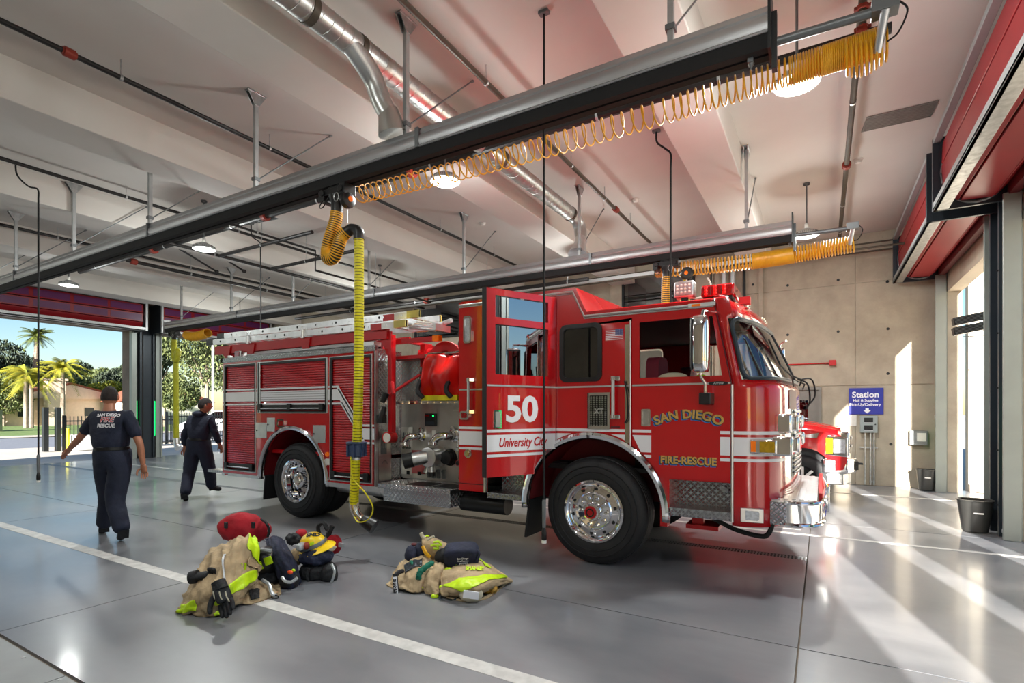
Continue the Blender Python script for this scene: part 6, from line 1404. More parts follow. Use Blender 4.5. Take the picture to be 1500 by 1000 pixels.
# fence with a gate
def fence(x, y0, y1, h, lab, sp=.13):
    t = thing('fence', lab, 'fence', (x, (y0+y1)/2, 0), 'dark metal picket fences')
    MB().box(x-.02, x+.02, y0, y1, h-.18, h-.13).box(x-.02, x+.02, y0, y1, .14, .19).build('fence_rail', 'dark_steel', t)
    pk = MB().box(x-.012, x+.012, -.012, .012, .06, h).prism([(x-.012, h), (x+.012, h), (x, h+.05)], -.012, .012, 'XZ').me('picket', 'dark_steel', (x, 0, 0))
    y = y0+sp/2; k = 0
    while y < y1 and k < 250:
        o = bpy.data.objects.new('picket', pk); C.objects.link(o); o.parent = t; o.location = (0, y-(y0+y1)/2, 0); y += sp; k += 1
    b = MB()
    for yy in (y0, y1): b.box(x-.05, x+.05, yy-.05, yy+.05, 0, h+.08)
    b.build('fence_post', 'dark_steel', t)
    return t
fence(-26.5, 9.2, 13.4, 1.35, 'dark metal picket fence behind the walking man')
f2_ = fence(-27.6, 13.6, 19.0, 1.5, 'dark metal picket gate with a diagonal brace right of the pier')
MB().cyl((-27.55, 14.2, .2), (-27.55, 17.2, 1.35), .03, 8).build('gate_brace', 'dark_steel', f2_)
for y, c_ in ((8.6, 'left'), (9.0, 'right')):
    tag(MB().box(-26.6, -26.4, y-.08, y+.08, 0, 1.75).build('gate_post', 'dark_steel', off=(-26.5, y, 0)), 'dark square gate post at the driveway, the %s of two' % c_, 'post', 'gate posts')
q = thing('gate_motor', 'grey gate motor box beside a yellow bollard', 'box', (-26.2, 9.6, 0)); MB().box(-26.4, -25.9, 9.35, 9.95, 0, .62).build('motor_box', 'housing_white', q, bevel=.02)
tag(MB().cyl((-26.2, 9.22, 0), (-26.2, 9.22, .9), .06, 12).build('bollard', 'yellow_hose', off=(-26.2, 9.22, 0)), 'short yellow bollard beside the gate motor', 'bollard')
# hedge, trees and palms
def leaves(center, rad, n, size, m, name, parent, seed=1, sc=(1, 1, 1)):
    rnd = random.Random(seed); b = MB(); c = Vector(center)
    for i in range(n):
        d = Vector((rnd.gauss(0, 1), rnd.gauss(0, 1), rnd.gauss(0, 1))).normalized(); r_ = rad*(.55+.5*rnd.random()**.5)
        p = c+Vector((d.x*r_*sc[0], d.y*r_*sc[1], d.z*r_*sc[2])); q_ = Euler((rnd.uniform(0, 6.3), rnd.uniform(0, 6.3), rnd.uniform(0, 6.3))).to_matrix(); s_ = size*rnd.uniform(.6, 1.3)
        b.add([p+q_ @ Vector((-s_, 0, 0)), p+q_ @ Vector((0, -s_*.45, .1*s_)), p+q_ @ Vector((s_, 0, 0)), p+q_ @ Vector((0, s_*.45, .1*s_))], [(0, 1, 2, 3)])
    return b.build(name, m, parent, smooth=0, kind='stuff')
def tree(x, y, h, rad, m, lab, seed, group='trees across the road', blobs=6, n=500, size=.35, trunk=.2):
    t = thing('tree', lab, 'tree', (x, y, 0), group); rnd = random.Random(seed)
    b = MB().tube(smoothpath([(x, y, 0), (x+.1, y, h*.25), (x-.1, y+.1, h*.5), (x, y, h*.72)], 4), [trunk*(1-.045*i) for i in range(13)], 8)
    for k in range(4): a = k*1.6+seed; b.tube([(x, y, h*.35), (x+rad*.5*math.cos(a), y+rad*.5*math.sin(a), h*.62)], [trunk*.5, trunk*.2], 6)
    b.build('trunk', 'bark', t)
    vs = MB()
    allb = None
    for k in range(blobs):
        a = rnd.uniform(0, 6.28); rr = rad*rnd.uniform(.15, .62)
        bb_ = leaves((x+rr*math.cos(a), y+rr*math.sin(a), h*rnd.uniform(.5, .82)), rad*rnd.uniform(.42, .62), n, size, m, 'foliage', t, seed*31+k, (1, 1, .8))
    return t
def palm(x, y, h, lab, m='palm_green', fr=26, fl=1.9, lean=0., seed=1, rt=.16, group='palm trees', droop=1.):
    t = thing('palm_tree', lab, 'palm', (x, y, 0), group); rnd = random.Random(seed)
    top = Vector((x, y+lean, h)); MB().tube(smoothpath([(x, y, 0), (x, y+lean*.55, h*.4), (x, y+lean*.95, h*.8), top], 6), [rt*1.25-.3*rt*i/18 for i in range(19)], 10).build('trunk', 'bark', t)
    b = MB()
    for k in range(fr):
        a = rnd.uniform(0, 6.28); el = rnd.uniform(-.5, 1.2); L_ = fl*rnd.uniform(.8, 1.1); pts = []
        for i in range(9):
            s_ = i/8; r_ = L_*s_*math.cos(el*(1-.3*s_)); z = L_*s_*math.sin(el)-droop*L_*.55*s_*s_; pts.append(top+Vector((r_*math.cos(a), r_*math.sin(a), z)))
        for i in range(1, 9):
            d = (pts[i]-pts[i-1]).normalized(); sd = d.cross(Vector((0, 0, 1)));
            if sd.length < 1e-3: continue
            sd.normalize()
            for sgn in (-1, 1):
                for q_ in (0, .25, .5, .75):
                    p = pts[i-1]+(pts[i]-pts[i-1])*q_; ln = L_*.26*(1.1-i/10)
                    tip = p+sd*sgn*ln+d*ln*.5-Vector((0, 0, ln*.55))
                    b.add([p-d*.015, p+d*.045, tip], [(0, 1, 2)])
    b.build('fronds', m, t, smooth=0, kind='stuff')
    return t
def at(px, d):      # a ground point on the viewing ray through image column px, d metres deep
    t = (px-750)/772; return d*(.8616*t-.5075), d*(.5075*t+.8616)
x, y = at(38, 62); palm(x, y, 10.6, 'tall slender fan palm standing above the trees at the left', fr=44, fl=2.1, lean=1.0, seed=5, rt=.22, droop=.9)
for px, d, h, c_ in ((38, 50, 5.3, 'left of the cable, twin of the pair'), (46, 51, 5.0, 'left of the cable, behind its twin'), (92, 52, 5.9, 'right of the cable, in front of the house')):
    x, y = at(px, d); palm(x, y, h, 'sunlit yellow green palm ' + c_, m='leaf_yellow', fr=36, fl=2.5, seed=px, group='yellow palms', droop=1.1)
for i, (px, d, h, rad, m_, lab) in enumerate((
    (-25, 60, 9.5, 5.0, 'leaf_dark', 'big dark tree at the left edge of the doorway'), (22, 75, 9, 4.5, 'leaf_dark', 'dark tree behind the twin palms'), (5, 56, 5.2, 3.4, 'leaf_mid', 'low green tree with bare branches at the left edge'),
    (72, 85, 10.0, 5.5, 'leaf_dark', 'tall dark tree behind the yellow palms'), (112, 88, 10.5, 4.6, 'leaf_dark', 'dark tree above the house roof'), (140, 84, 8.5, 4, 'leaf_mid', 'green tree right of the house roof'), (158, 74, 6.0, 3.0, 'leaf_yellow', 'yellow green tree behind the walking man'),
    (172, 80, 8.5, 3.4, 'leaf_dark', 'dark tree touching the door jamb'), (228, 46, 9.5, 2.6, 'leaf_dark', 'slim dark tree just right of the pier'), (240, 55, 6.0, 3.4, 'leaf_mid', 'mid green tree behind the picket gate'), (302, 44, 11.0, 5.2, 'leaf_mid', 'large sunlit tree behind the rear of the engine'), (345, 60, 12, 6, 'leaf_mid', 'broad tree partly hidden by the engine'))):
    x, y = at(px, d); tree(x, y, h, rad, m_, lab, i+3, n=1700, size=.15 if d < 60 else .22)
x0_, y0_ = -58, 8
tag(MB().box(-57.5, -56, 2, 15.5, 0, 1.7).build('hedge', 'leaf_dark', off=(-57, 9, 0)), 'clipped dark green hedge across the road', 'hedge')
# house
H_ = thing('house', 'peach stucco house with tiled roofs and chimney across the road', 'house', (-68, 24, 0))
hx, hy = at(118, 62)
MB().box(hx-6, hx, hy-7, hy+5, 0, 3.15).build('house_wall', 'stucco', H_)
MB().prism([(hy-7.6, 3.1), (hy+5.6, 3.1), (hy-1, 4.9)], hx-6.4, hx+.4, 'YZ').build('roof', 'roof_tile', H_)
MB().prism([(hy-6.9, 3.05), (hy+4.9, 3.05), (hy-1, 4.65)], hx+.41, hx+.46, 'YZ').build('gable', 'stucco', H_)
MB().box(hx+1, hx+6, hy+2, hy+12, 0, 2.8).build('wing_wall', 'white_stucco', H_); MB().prism([(hy+1.6, 2.7), (hy+12.4, 2.7), (hy+9, 4.2), (hy+4, 4.2)], hx+.8, hx+6.2, 'YZ').build('wing_roof', 'roof_tile', H_)
MB().box(hx+.5, hx+1.7, hy-3.6, hy-2.0, 0, 5.0).box(hx+.4, hx+1.8, hy-3.8, hy-1.8, 5.0, 5.25).build('chimney', 'stucco', H_)
for yy in (hy-5.6, hy+.4, hy+2.6): MB().box(hx+.02, hx+.06, yy, yy+.9, 1.0, 2.0).build('window', 'dark_steel', H_)
# parked car and poles
x, y = at(326, 34)
cr = thing('parked_car', 'white car parked outside behind the second walking man', 'car', (x, y, 0))
b = plate([[(-2.3, .35), (-2.35, .8), (-1.9, 1.0), (-1.2, 1.1), (-.5, 1.62), (1.4, 1.66), (2.1, 1.15), (2.3, 1.0), (2.3, .4)]], 1.8); rm = Matrix.Translation((x, y, 0)) @ Matrix.Rotation(R(60), 4, 'Z') @ Matrix.Rotation(PI/2, 4, 'X') @ Matrix.Translation((0, 0, -.9))
b.xf(rm).build('car_body', 'car_white', cr, bevel=.06)
b = plate([[(-1.05, 1.12), (-.45, 1.57), (1.3, 1.6), (1.85, 1.15)]], 1.83); b.xf(Matrix.Translation((x, y, 0)) @ Matrix.Rotation(R(60), 4, 'Z') @ Matrix.Rotation(PI/2, 4, 'X') @ Matrix.Translation((0, 0, -.915))).build('car_windows', 'tinted_glass', cr)
for dx in (-1.45, 1.45):
    for dy in (-.93, .93):
        c0 = Matrix.Translation((x, y, 0)) @ Matrix.Rotation(R(60), 4, 'Z')
        a_ = c0 @ Vector((dx, dy, .34)); b_ = c0 @ Vector((dx, dy*.75, .34)); MB().cyl(a_, b_, .34, 24).build('car_wheel', 'rubber', cr); MB().cyl(c0 @ Vector((dx, dy*1.01, .34)), b_, .2, 16).build('car_rim', 'aluminium', cr)
for px, d, h, c_ in ((236, 60, 10.5, 'thin pole seen right of the pier'), (312, 40, 9.5, 'white street lamp pole beside the engine tail')):
    x, y = at(px, d); t = thing('street_pole', c_, 'pole', (x, y, 0)); b = MB().cyl((x, y, 0), (x, y, h-1.5), .09, 8)
    b.tube(smoothpath([(x, y, h-1.5), (x, y+.1, h-.8), (x+.3, y+.9, h)]), .06, 6); b.build('pole', 'housing_white', t)
# unseen street lamp added on the right, meant as a reflection in the door glass
t = thing('added_street_lamp', 'tall street lamp outside the right doors, added out of view as a reflection for the crew door glass', 'street lamp', (24, -2, 0)); MB().cyl((24, -2, 0), (24, -2, 9), .12, 10).tube(smoothpath([(24, -2, 8.8), (23.4, -.8, 9.4), (22.6, .6, 9.8)]), .06, 8).build('pole', 'dark_steel', t)
from mathutils.bvhtree import BVHTree
RT = Vector((.8616, .5075, 0)); FD = Vector((-.5075, .8616, 0))
def W(px, py, d):           # a point d metres deep from the tripod, where the tape measure of the photograph puts it
    return RT*((px-750)/772*d) + FD*d + Vector((0, 0, 1.6+(602-py)/772*d))
def skin(verts, edges, radii, root=0, sub=2):
    me = bpy.data.meshes.new('sk'); me.from_pydata([tuple(v) for v in verts], edges, []); o = bpy.data.objects.new('sk', me); C.objects.link(o)
    md = o.modifiers.new('s', 'SKIN'); md.use_smooth_shade = True
    sv = me.skin_vertices[0].data
    for i, r in enumerate(radii):
        sv[i].radius = (r, r) if isinstance(r, (int, float)) else r
    for i in range(len(radii)): sv[i].use_root = (i == root)
    s2 = o.modifiers.new('u', 'SUBSURF'); s2.levels = sub; s2.render_levels = sub
    bpy.context.view_layer.update(); dg = bpy.context.evaluated_depsgraph_get(); m2 = bpy.data.meshes.new_from_object(o.evaluated_get(dg), depsgraph=dg)
    b = MB(); b.v = [tuple(v.co) for v in m2.vertices]; b.f = [tuple(p.vertices) for p in m2.polygons]; b.mi = [0]*len(b.f)
    bpy.data.objects.remove(o); bpy.data.meshes.remove(me); bpy.data.meshes.remove(m2); return b
def fold(b, amp, sc, seed=0, flat=None, ridge=True):
    off = Vector((seed*3.1, seed*1.7, seed))
    vs = [Vector(p) for p in b.v]; c = sum(vs, Vector())/len(vs); out = []
    for p in vs:
        d = (p-c).normalized(); q = Vector((p.x*sc, p.y*sc, p.z*sc*.7))+off
        h = noise.noise(q)
        if ridge: h = (.5-abs(noise.noise(q*1.3)))*1.3-.35+.4*noise.noise(q*3.1)+.22*noise.noise(q*6.3)
        n_ = p+d*h*amp
        if flat is not None and n_.z < flat: n_.z = flat+random.uniform(0, .003)
        out.append(tuple(n_))
    b.v = out; return b
def hand(wrist, fdir, side, sc=1., curl=.5, fat=1.):   # palm, four fingers of unequal length, thumb leaving the side of the palm
    f = Vector(fdir).normalized(); s_ = Vector(side); s_ = (s_-f*s_.dot(f)).normalized(); n_ = f.cross(s_).normalized(); w0 = Vector(wrist); b = MB()
    pal = skin([w0-f*.02*sc, w0+f*.03*sc, w0+f*.085*sc], [(0, 1), (1, 2)], [.026*sc, (.042*sc, .02*sc), (.044*sc, .018*sc)], 1, 2); b.add(pal.v, pal.f)
    for k, (o_, L) in enumerate(((-.03, .066), (-.01, .078), (.010, .073), (.029, .056))):
        base = w0+f*.075*sc+s_*o_*sc; d = f.copy(); pts = [base]; 
        for j, fr in enumerate((.45, .32, .23)):
            a = curl*(j+.6)*.55; dd = (f*math.cos(a)+n_*math.sin(a)).normalized(); pts.append(pts[-1]+dd*L*fr*sc*1.05)
        q = skin(pts, [(0, 1), (1, 2), (2, 3)], [.0095*sc*fat, .009*sc*fat, .0082*sc*fat, .007*sc*fat], 0, 1); b.add(q.v, q.f)
    base = w0+f*.025*sc-s_*.03*sc
    pts = [base, base+(f*.6-s_*.8+n_*.2).normalized()*.035*sc, base+(f*.8-s_*.62+n_*.3).normalized()*.066*sc, base+(f*.95-s_*.4+n_*.4).normalized()*.088*sc]
    q = skin(pts, [(0, 1), (1, 2), (2, 3)], [.013*sc*fat, .0115*sc*fat, .010*sc*fat, .008*sc*fat], 0, 1); b.add(q.v, q.f)
    return b
def head(b, c, face, up=Vector((0, 0, 1)), r=.108):
    fx = face.normalized(); sy = up.cross(fx).normalized(); c = Vector(c)
    n, m = 28, 18; vs = []
    for j in range(m+1):
        ph = PI*j/m
        for i in range(n):
            th = 2*PI*i/n; x = math.sin(ph)*math.cos(th); y = math.sin(ph)*math.sin(th); z = -math.cos(ph)
            k = 1.0; fr = max(0, x)
            jaw = max(0, -z-.25)
            X_ = x*(1.0-.22*jaw)+.10*jaw*fr; Y_ = y*(.80-.24*jaw); Z_ = z*1.22
            if x > .86 and -.35 < z < .25: X_ += .16*math.exp(-((y/.16)**2))*math.exp(-(((z+.12)/.2)**2))      # nose
            if x > .7 and abs(z-.02) < .14 and .18 < abs(y) < .5: X_ -= .06                                      # eye hollows
            if x > .8 and -.62 < z < -.45 and abs(y) < .3: X_ += .04                                             # lips
            if x < -.2: X_ *= 1.05
            vs.append(c+(fx*X_+sy*Y_+up*Z_)*r)
    b.add(vs, [(j*n+i, j*n+(i+1) % n, (j+1)*n+(i+1) % n, (j+1)*n+i) for j in range(m) for i in range(n)])
    for s_ in (-1, 1):
        e = MB().sphere((0, 0, 0), r*.3, 10, 8, (.75, .35, 1.05)); mm = Matrix((fx, sy, up)).transposed().to_4x4(); e.xf(Matrix.Translation(c+sy*s_*r*.80-fx*r*.05-up*r*.05) @ mm @ Matrix.Rotation(s_*.4, 4, 'Z')); b.add(e.v, e.f)
    return fx, sy
def person(name_label, J, d0, c0px, facing, bodydir, shirt_sleeve, bald):
    root = W(c0px, 602, d0); root.z = 0
    t = thing('person', name_label, 'person', root)
    g = {k: W(*v) for k, v in J.items()}
    up = Vector((0, 0, 1))
    V = []; E_ = []; Rr = []
    def add(p, r, par=None):
        V.append(Vector(p)); Rr.append(r); i = len(V)-1
        if par is not None: E_.append((par, i))
        return i
    pel = add(g['pelvis'], .135); bel = add(g['pelvis'].lerp(g['neck'], .33), .13, pel); che = add(g['pelvis'].lerp(g['neck'], .72), .145, bel); nk0 = add(g['neck']-up*.04, .075, che); nk = add(g['neck']+up*.04, .06, nk0); add(g['head']-up*.03, .065, nk)
    for sd in 'LR':
        sh_ = add(g['sh'+sd], .068, che); e = add(g['sh'+sd].lerp(g['el'+sd], .5), .052, sh_); e2 = add(g['el'+sd], .043, e); f_ = add(g['el'+sd].lerp(g['ha'+sd], .4), .042, e2); add(g['ha'+sd], .029, f_)
        h_ = add(g['hip'+sd], .092, pel); a = add(g['hip'+sd].lerp(g['kn'+sd], .5), .083, h_); k_ = add(g['kn'+sd], .06, a); c_ = add(g['kn'+sd].lerp(g['an'+sd], .4), .058, k_); add(g['an'+sd], .04, c_)
    b = skin(V, E_, Rr, pel, 2)
    fx, sy = head(b, g['head'], facing)
    for sd in 'LR':
        hh = hand(g['ha'+sd], g['ha'+sd]-g['el'+sd], bodydir.cross(up) if sd == 'R' else bodydir, 1.12, .6); b.add(hh.v, hh.f)
    b.build('body', 'skin', t)
    # trousers
    V = []; E_ = []; Rr = []
    p0 = add(g['pelvis']+up*.03, .205); add(g['pelvis']+up*.20, .19, p0)
    for sd in 'LR':
        h_ = add(g['hip'+sd], .145, p0); a = add(g['hip'+sd].lerp(g['kn'+sd], .5), .132, h_); k_ = add(g['kn'+sd], .108, a); c_ = add(g['kn'+sd].lerp(g['an'+sd], .5), .102, k_); add(g['an'+sd]-up*.01, .092, c_)
    tr_ = fold(skin(V, E_, Rr, 0, 3), .012, 9, 2); tr_.build('trousers', 'navy_uniform', t, smooth=80)
    # shirt
    V = []; E_ = []; Rr = []
    top = g['neck']-up*.03
    a0 = add(g['pelvis']+up*.05, .19); a1 = add(g['pelvis'].lerp(g['neck'], .38), .205, a0); a2 = add(g['pelvis'].lerp(g['neck'], .72), .225, a1); add(top, .085, a2)
    if not bald: add(top+up*.05-bodydir*.03, .088, len(V)-1)
    for sd in 'LR':
        s0 = add(g['sh'+sd]+up*.005, .085, a2); e0 = add(g['sh'+sd].lerp(g['el'+sd], .55), .075, s0)
        if shirt_sleeve == 'short': add(g['sh'+sd].lerp(g['el'+sd], .8), .072, e0)
        else:
            e1 = add(g['el'+sd], .064, e0); e2 = add(g['el'+sd].lerp(g['ha'+sd], .5), .058, e1); add(g['el'+sd].lerp(g['ha'+sd], .88), .045, e2)
    sb_ = fold(skin(V, E_, Rr, 0, 3), .012, 7, 5); sho = sb_.build('shirt', 'navy_uniform', t, smooth=80)
    bvh = BVHTree.FromPolygons([Vector(p) for p in sb_.v], sb_.f)
    MB().lathe([(.182, -.022), (.187, -.018), (.187, .018), (.182, .022)], (0, 0, 0), 'Z', 28).xf(Matrix.Translation(g['pelvis']+up*.125) @ Matrix.Scale(.92, 4, bodydir)).build('belt', 'black_plastic', t)
    # hair
    hh_ = MB(); head(hh_, g['head'], facing, r=.1115 if bald else .119); nn = 28*19; hh_.v = hh_.v[:nn]; hf = []
    for f_ in hh_.f:
        if max(f_) >= nn: continue
        c_ = sum((Vector(hh_.v[i]) for i in f_), Vector())/4-g['head']; lx, lz = c_.dot(fx)/.11, c_.z/.11
        if lz > (-.48 if lx < -.25 else (-.05 if lx < .3 else .52)): hf.append(f_)
    hb = MB(); hb.v = hh_.v; hb.f = hf; hb.mi = [0]*len(hf)
    hb.build('hair', 'hair', t, smooth=80)
    for s_ in (-1, 1):
        MB().sphere(g['head']+fx*.083+sy*s_*.033+up*.004, .012, 10, 8).build('eye', 'white_decal', t)
    # boots
    for sd in 'LR':
        a = g['an'+sd]; toe = g['to'+sd]; hd = (toe-a); hd.z = 0; hd.normalize(); heel = a-hd*.05
        q = skin([heel+Vector((0, 0, -.02)), a, a.lerp(toe, .6)-up*.01, toe], [(0, 1), (1, 2), (2, 3)], [.045, .055, .05, .042], 1, 2)
        q.build('boot', 'black_cloth', t, smooth=80)
    return t, bvh, g
def on_back(b, bvh, org, rgt, upv, ray, name, m, par, off=.004):
    vs = []
    for x, y, z in b.v:
        p = org+rgt*x+upv*y; h_ = bvh.ray_cast(p-ray*.6, ray)
        vs.append(tuple((h_[0] if h_[0] else p)-ray*(off+z)))
    b.v = vs; return b.build(name, m, par)
D1 = 6.57
fc1 = (RT*-.35+FD*.93).normalized()
J1 = dict(pelvis=(164, 671, D1), neck=(160, 600, D1), head=(161, 581, D1+.03), shL=(141, 610, D1), shR=(187, 609, D1), elL=(117, 641, D1+.05), elR=(205, 650, D1), haL=(101, 658, D1+.12), haR=(210, 682, D1+.05),
          hipL=(155, 679, D1), hipR=(176, 679, D1), knL=(159, 729, D1+.12), knR=(168, 733, D1-.05), anL=(152, 771, D1+.25), anR=(180, 779, D1-.18), toL=(149, 777, D1+.42), toR=(176, 787, D1-.02))
p1, bvh1, g1 = person('man seen from behind in navy station T-shirt and trousers, walking towards the left doors', J1, D1, 165, fc1, fc1, 'short', True)
ray1 = (FD).normalized(); o1 = W(174, 615, D1)
def bk(str_, sz, px, py, m_, nm, arc=0, bold=.002, off=.004):
    b = text(str_, sz, .0005, bold, sx=1.05, arc=arc); on_back(b, bvh1, W(px, py, D1), RT, Vector((0, 0, 1)), ray1, nm, m_, p1, off)
bk('SAN DIEGO', .050, 168, 609, 'white_decal', 'shirt_lettering', arc=.012); bk('FIRE', .085, 168, 617.5, 'white_decal', 'shirt_lettering', bold=.004); bk('FIRE', .085, 168, 617.5, 'red_metal', 'shirt_lettering', off=.006, bold=.0); bk('RESCUE', .058, 168, 625, 'white_decal', 'shirt_lettering')
D2 = 9.72
fc2 = (RT*.85+FD*.5).normalized(); bd2 = (RT*.6+FD*.8).normalized()
J2 = dict(pelvis=(291, 653, D2), neck=(297, 606, D2), head=(301, 594, D2), shL=(281, 614, D2+.05), shR=(309, 614, D2-.02), elL=(270, 637, D2+.05), elR=(315, 634, D2), haL=(271, 656, D2+.1), haR=(322, 652, D2+.12),
          hipL=(284, 658, D2), hipR=(299, 658, D2), knL=(277, 692, D2-.05), knR=(307, 688, D2+.05), anL=(271, 725, D2-.3), anR=(310, 713, D2+.28), toL=(273, 732, D2-.22), toR=(325, 716, D2+.36))
p2, bvh2, g2 = person('man in dark navy hooded sweatshirt walking right behind the engine tail', J2, D2, 293, fc2, bd2, 'long', False)
MB().sphere(g2['neck']-bd2*.07+Vector((0, 0, -.0)), .10, 16, 10, (1.0, 1.1, .6)).build('hood', 'navy_uniform', p2, smooth=80)

# ------------------------------------------------------------------ turnout gear on the floor
def patchfn(rows, amp=.012, sc=9, seed=1):
    G = [[W(*p) for p in r] for r in rows]; nr, nc = len(G), len(G[0])
    def cr(a, b_, c, d, t): return .5*((2*b_)+(c-a)*t+(2*a-5*b_+4*c-d)*t*t+(3*b_-a-3*c+d)*t**3)
    def row(r, u):
        x = u*(nc-1); i = min(int(x), nc-2); t = x-i; R_ = G[min(max(r, 0), nr-1)]; q = lambda k: R_[min(max(k, 0), nc-1)]
        return cr(q(i-1), q(i), q(i+1), q(i+2), t)
    def pos(u, v):
        y = v*(nr-1); j = min(int(y), nr-2); t = y-j
        return cr(row(j-1, u), row(j, u), row(j+1, u), row(j+2, u), t)
    def f(u, v, off=0):
        u = min(max(u, 0), 1); v = min(max(v, 0), 1)
        p = pos(u, v); a = pos(min(u+.01, 1), v)-pos(max(u-.01, 0), v); b_ = pos(u, min(v+.01, 1))-pos(u, max(v-.01, 0)); n_ = a.cross(b_)
        n_ = n_.normalized() if n_.length > 1e-9 else Vector((0, 0, 1))
        if n_.dot(Vector((0, 0, 1.6))-p) < 0: n_ = -n_
        q = Vector((u*sc*.55+seed, v*sc*.3, seed*.7)); h = (.42-abs(noise.noise(q)))*2.0+.6*noise.noise(q*2.7)+.35*noise.noise(q*5.5)
        p = p+n_*(amp*h+off)
        if p.z < .006: p.z = .006
        return p
    return f
def sheet(f, name, m, par, nu=44, nv=44, **k): return MB().grid(lambda u, v: f(u, v), nu, nv).build(name, m, par, solid=.012, smooth=80, **k)
def bandon(f, quad, name, m, par, off=.014, n=12):
    (a, b_, c, d) = quad
    def g_(s_, t):
        u = (a[0]*(1-s_)+b_[0]*s_)*(1-t)+(d[0]*(1-s_)+c[0]*s_)*t; v = (a[1]*(1-s_)+b_[1]*s_)*(1-t)+(d[1]*(1-s_)+c[1]*s_)*t
        return f(u, v, off)
    return MB().grid(g_, n, n).build(name, m, par, solid=.004, smooth=80)
def blob(px, py, d, rx, ry, rz, m, name, par, amp=.02, sc=12, seed=0, rot=(0, 0, 0), flat=.004, n=40):
    b = MB().sphere((0, 0, 0), 1, n, n//2+4, (rx, ry, rz)); b.xf(Matrix.Translation(W(px, py, d)) @ Matrix.Rotation(math.asin(.5075), 4, 'Z') @ Euler(rot).to_matrix().to_4x4())
    return fold(b, amp, sc, seed, flat).build(name, m, par, smooth=80)
def root_at(px, py, d): p = W(px, py, d); return (p.x, p.y, 0)
# pile by the near lane line
ct = thing('turnout_coat', 'tan turnout coat with wide yellow reflective bands lying over the lane line', 'coat', root_at(320, 890, 4.3))
f1 = patchfn([[(296, 838, 5.0), (312, 806, 5.0), (338, 794, 4.95), (362, 786, 4.9), (374, 792, 4.85)],
              [(284, 850, 4.75), (300, 824, 4.7), (330, 806, 4.62), (356, 796, 4.6), (376, 812, 4.7)],
              [(276, 866, 4.5), (292, 846, 4.45), (322, 832, 4.35), (350, 824, 4.4), (377, 836, 4.6)],
              [(268, 884, 4.3), (288, 868, 4.2), (318, 862, 4.1), (348, 856, 4.25), (374, 848, 4.5)],
              [(262, 894, 4.22), (284, 890, 4.12), (314, 886, 4.1), (340, 876, 4.2), (364, 864, 4.5)],
              [(262, 897, 4.2), (286, 899, 4.14), (322, 898, 4.13), (346, 884, 4.3), (366, 872, 4.55)]], .03, 14, 3)
sheet(f1, 'coat_shell', 'tan_cloth', ct, 56, 56)
blob(325, 868, 4.55, .20, .13, .13, 'black_cloth', 'coat_lining', ct, .02, 8, 4)
for qd in (((.78, .0), (1., .0), (1., .34), (.80, .26)), ((.02, .18), (.17, .10), (.2, .2), (.05, .30)), ((.48, .66), (.98, .42), (.98, .56), (.52, .80)), ((.1, .74), (.3, .70), (.3, .84), (.08, .88)), ((.47, .9), (.55, .88), (.56, .99), (.48, .99))):
    bandon(f1, qd, 'reflective_band', 'hivis', ct)
bandon(f1, ((.82, .34), (1., .36), (1., .44), (.82, .42)), 'name_patch', 'tan_cloth', ct, .02)
bandon(f1, ((.55, .30), (.57, .30), (.60, .72), (.58, .72)), 'zip', 'silver_tape', ct, .014)
b = text('RU', .075, .001, .006); b.v = [tuple(W(358+p[0]*160, 831-p[1]*160, 4.42)-FD*(p[2]+.055)) for p in b.v]; b.build('coat_lettering', 'hivis', ct)
c2_ = thing('turnout_trousers', 'tan turnout trousers with black knee patch and strap under the coat', 'trousers', root_at(385, 875, 4.6))
f2p = patchfn([[(352, 846, 4.9), (372, 846, 4.9), (392, 850, 4.95), (408, 862, 4.95)], [(346, 860, 4.7), (368, 856, 4.62), (392, 858, 4.65), (411, 868, 4.75)], [(342, 874, 4.5), (362, 868, 4.45), (388, 868, 4.5), (410, 878, 4.6)], [(346, 884, 4.38), (364, 886, 4.35), (386, 880, 4.45), (406, 876, 4.6)]], .014, 12, 9)
sheet(f2p, 'trouser_shell', 'tan_cloth', c2_, 36, 30)
bandon(f2p, ((.38, .62), (.56, .6), (.56, .86), (.40, .88)), 'knee_patch', 'black_cloth', c2_); bandon(f2p, ((.1, .15), (.34, .1), (.34, .28), (.12, .3)), 'grey_patch', 'navy_frame', c2_); bandon(f2p, ((.06, .8), (.2, .84), (.2, .95), (.06, .95)), 'reflective_band', 'hivis', c2_)
MB().tube(smoothpath([W(384, 849, 4.6), W(394, 856, 4.55), W(398, 868, 4.5), W(406, 874, 4.52)]), [.016]*25, 6).build('strap', 'silver_tape', c2_)
MB().tube([W(403+5*math.cos(a), 874+2.5*math.sin(a), 4.5) for a in [k*PI/6 for k in range(12)]], .006, 6, closed=True).build('carabiner', 'black_plastic', c2_)
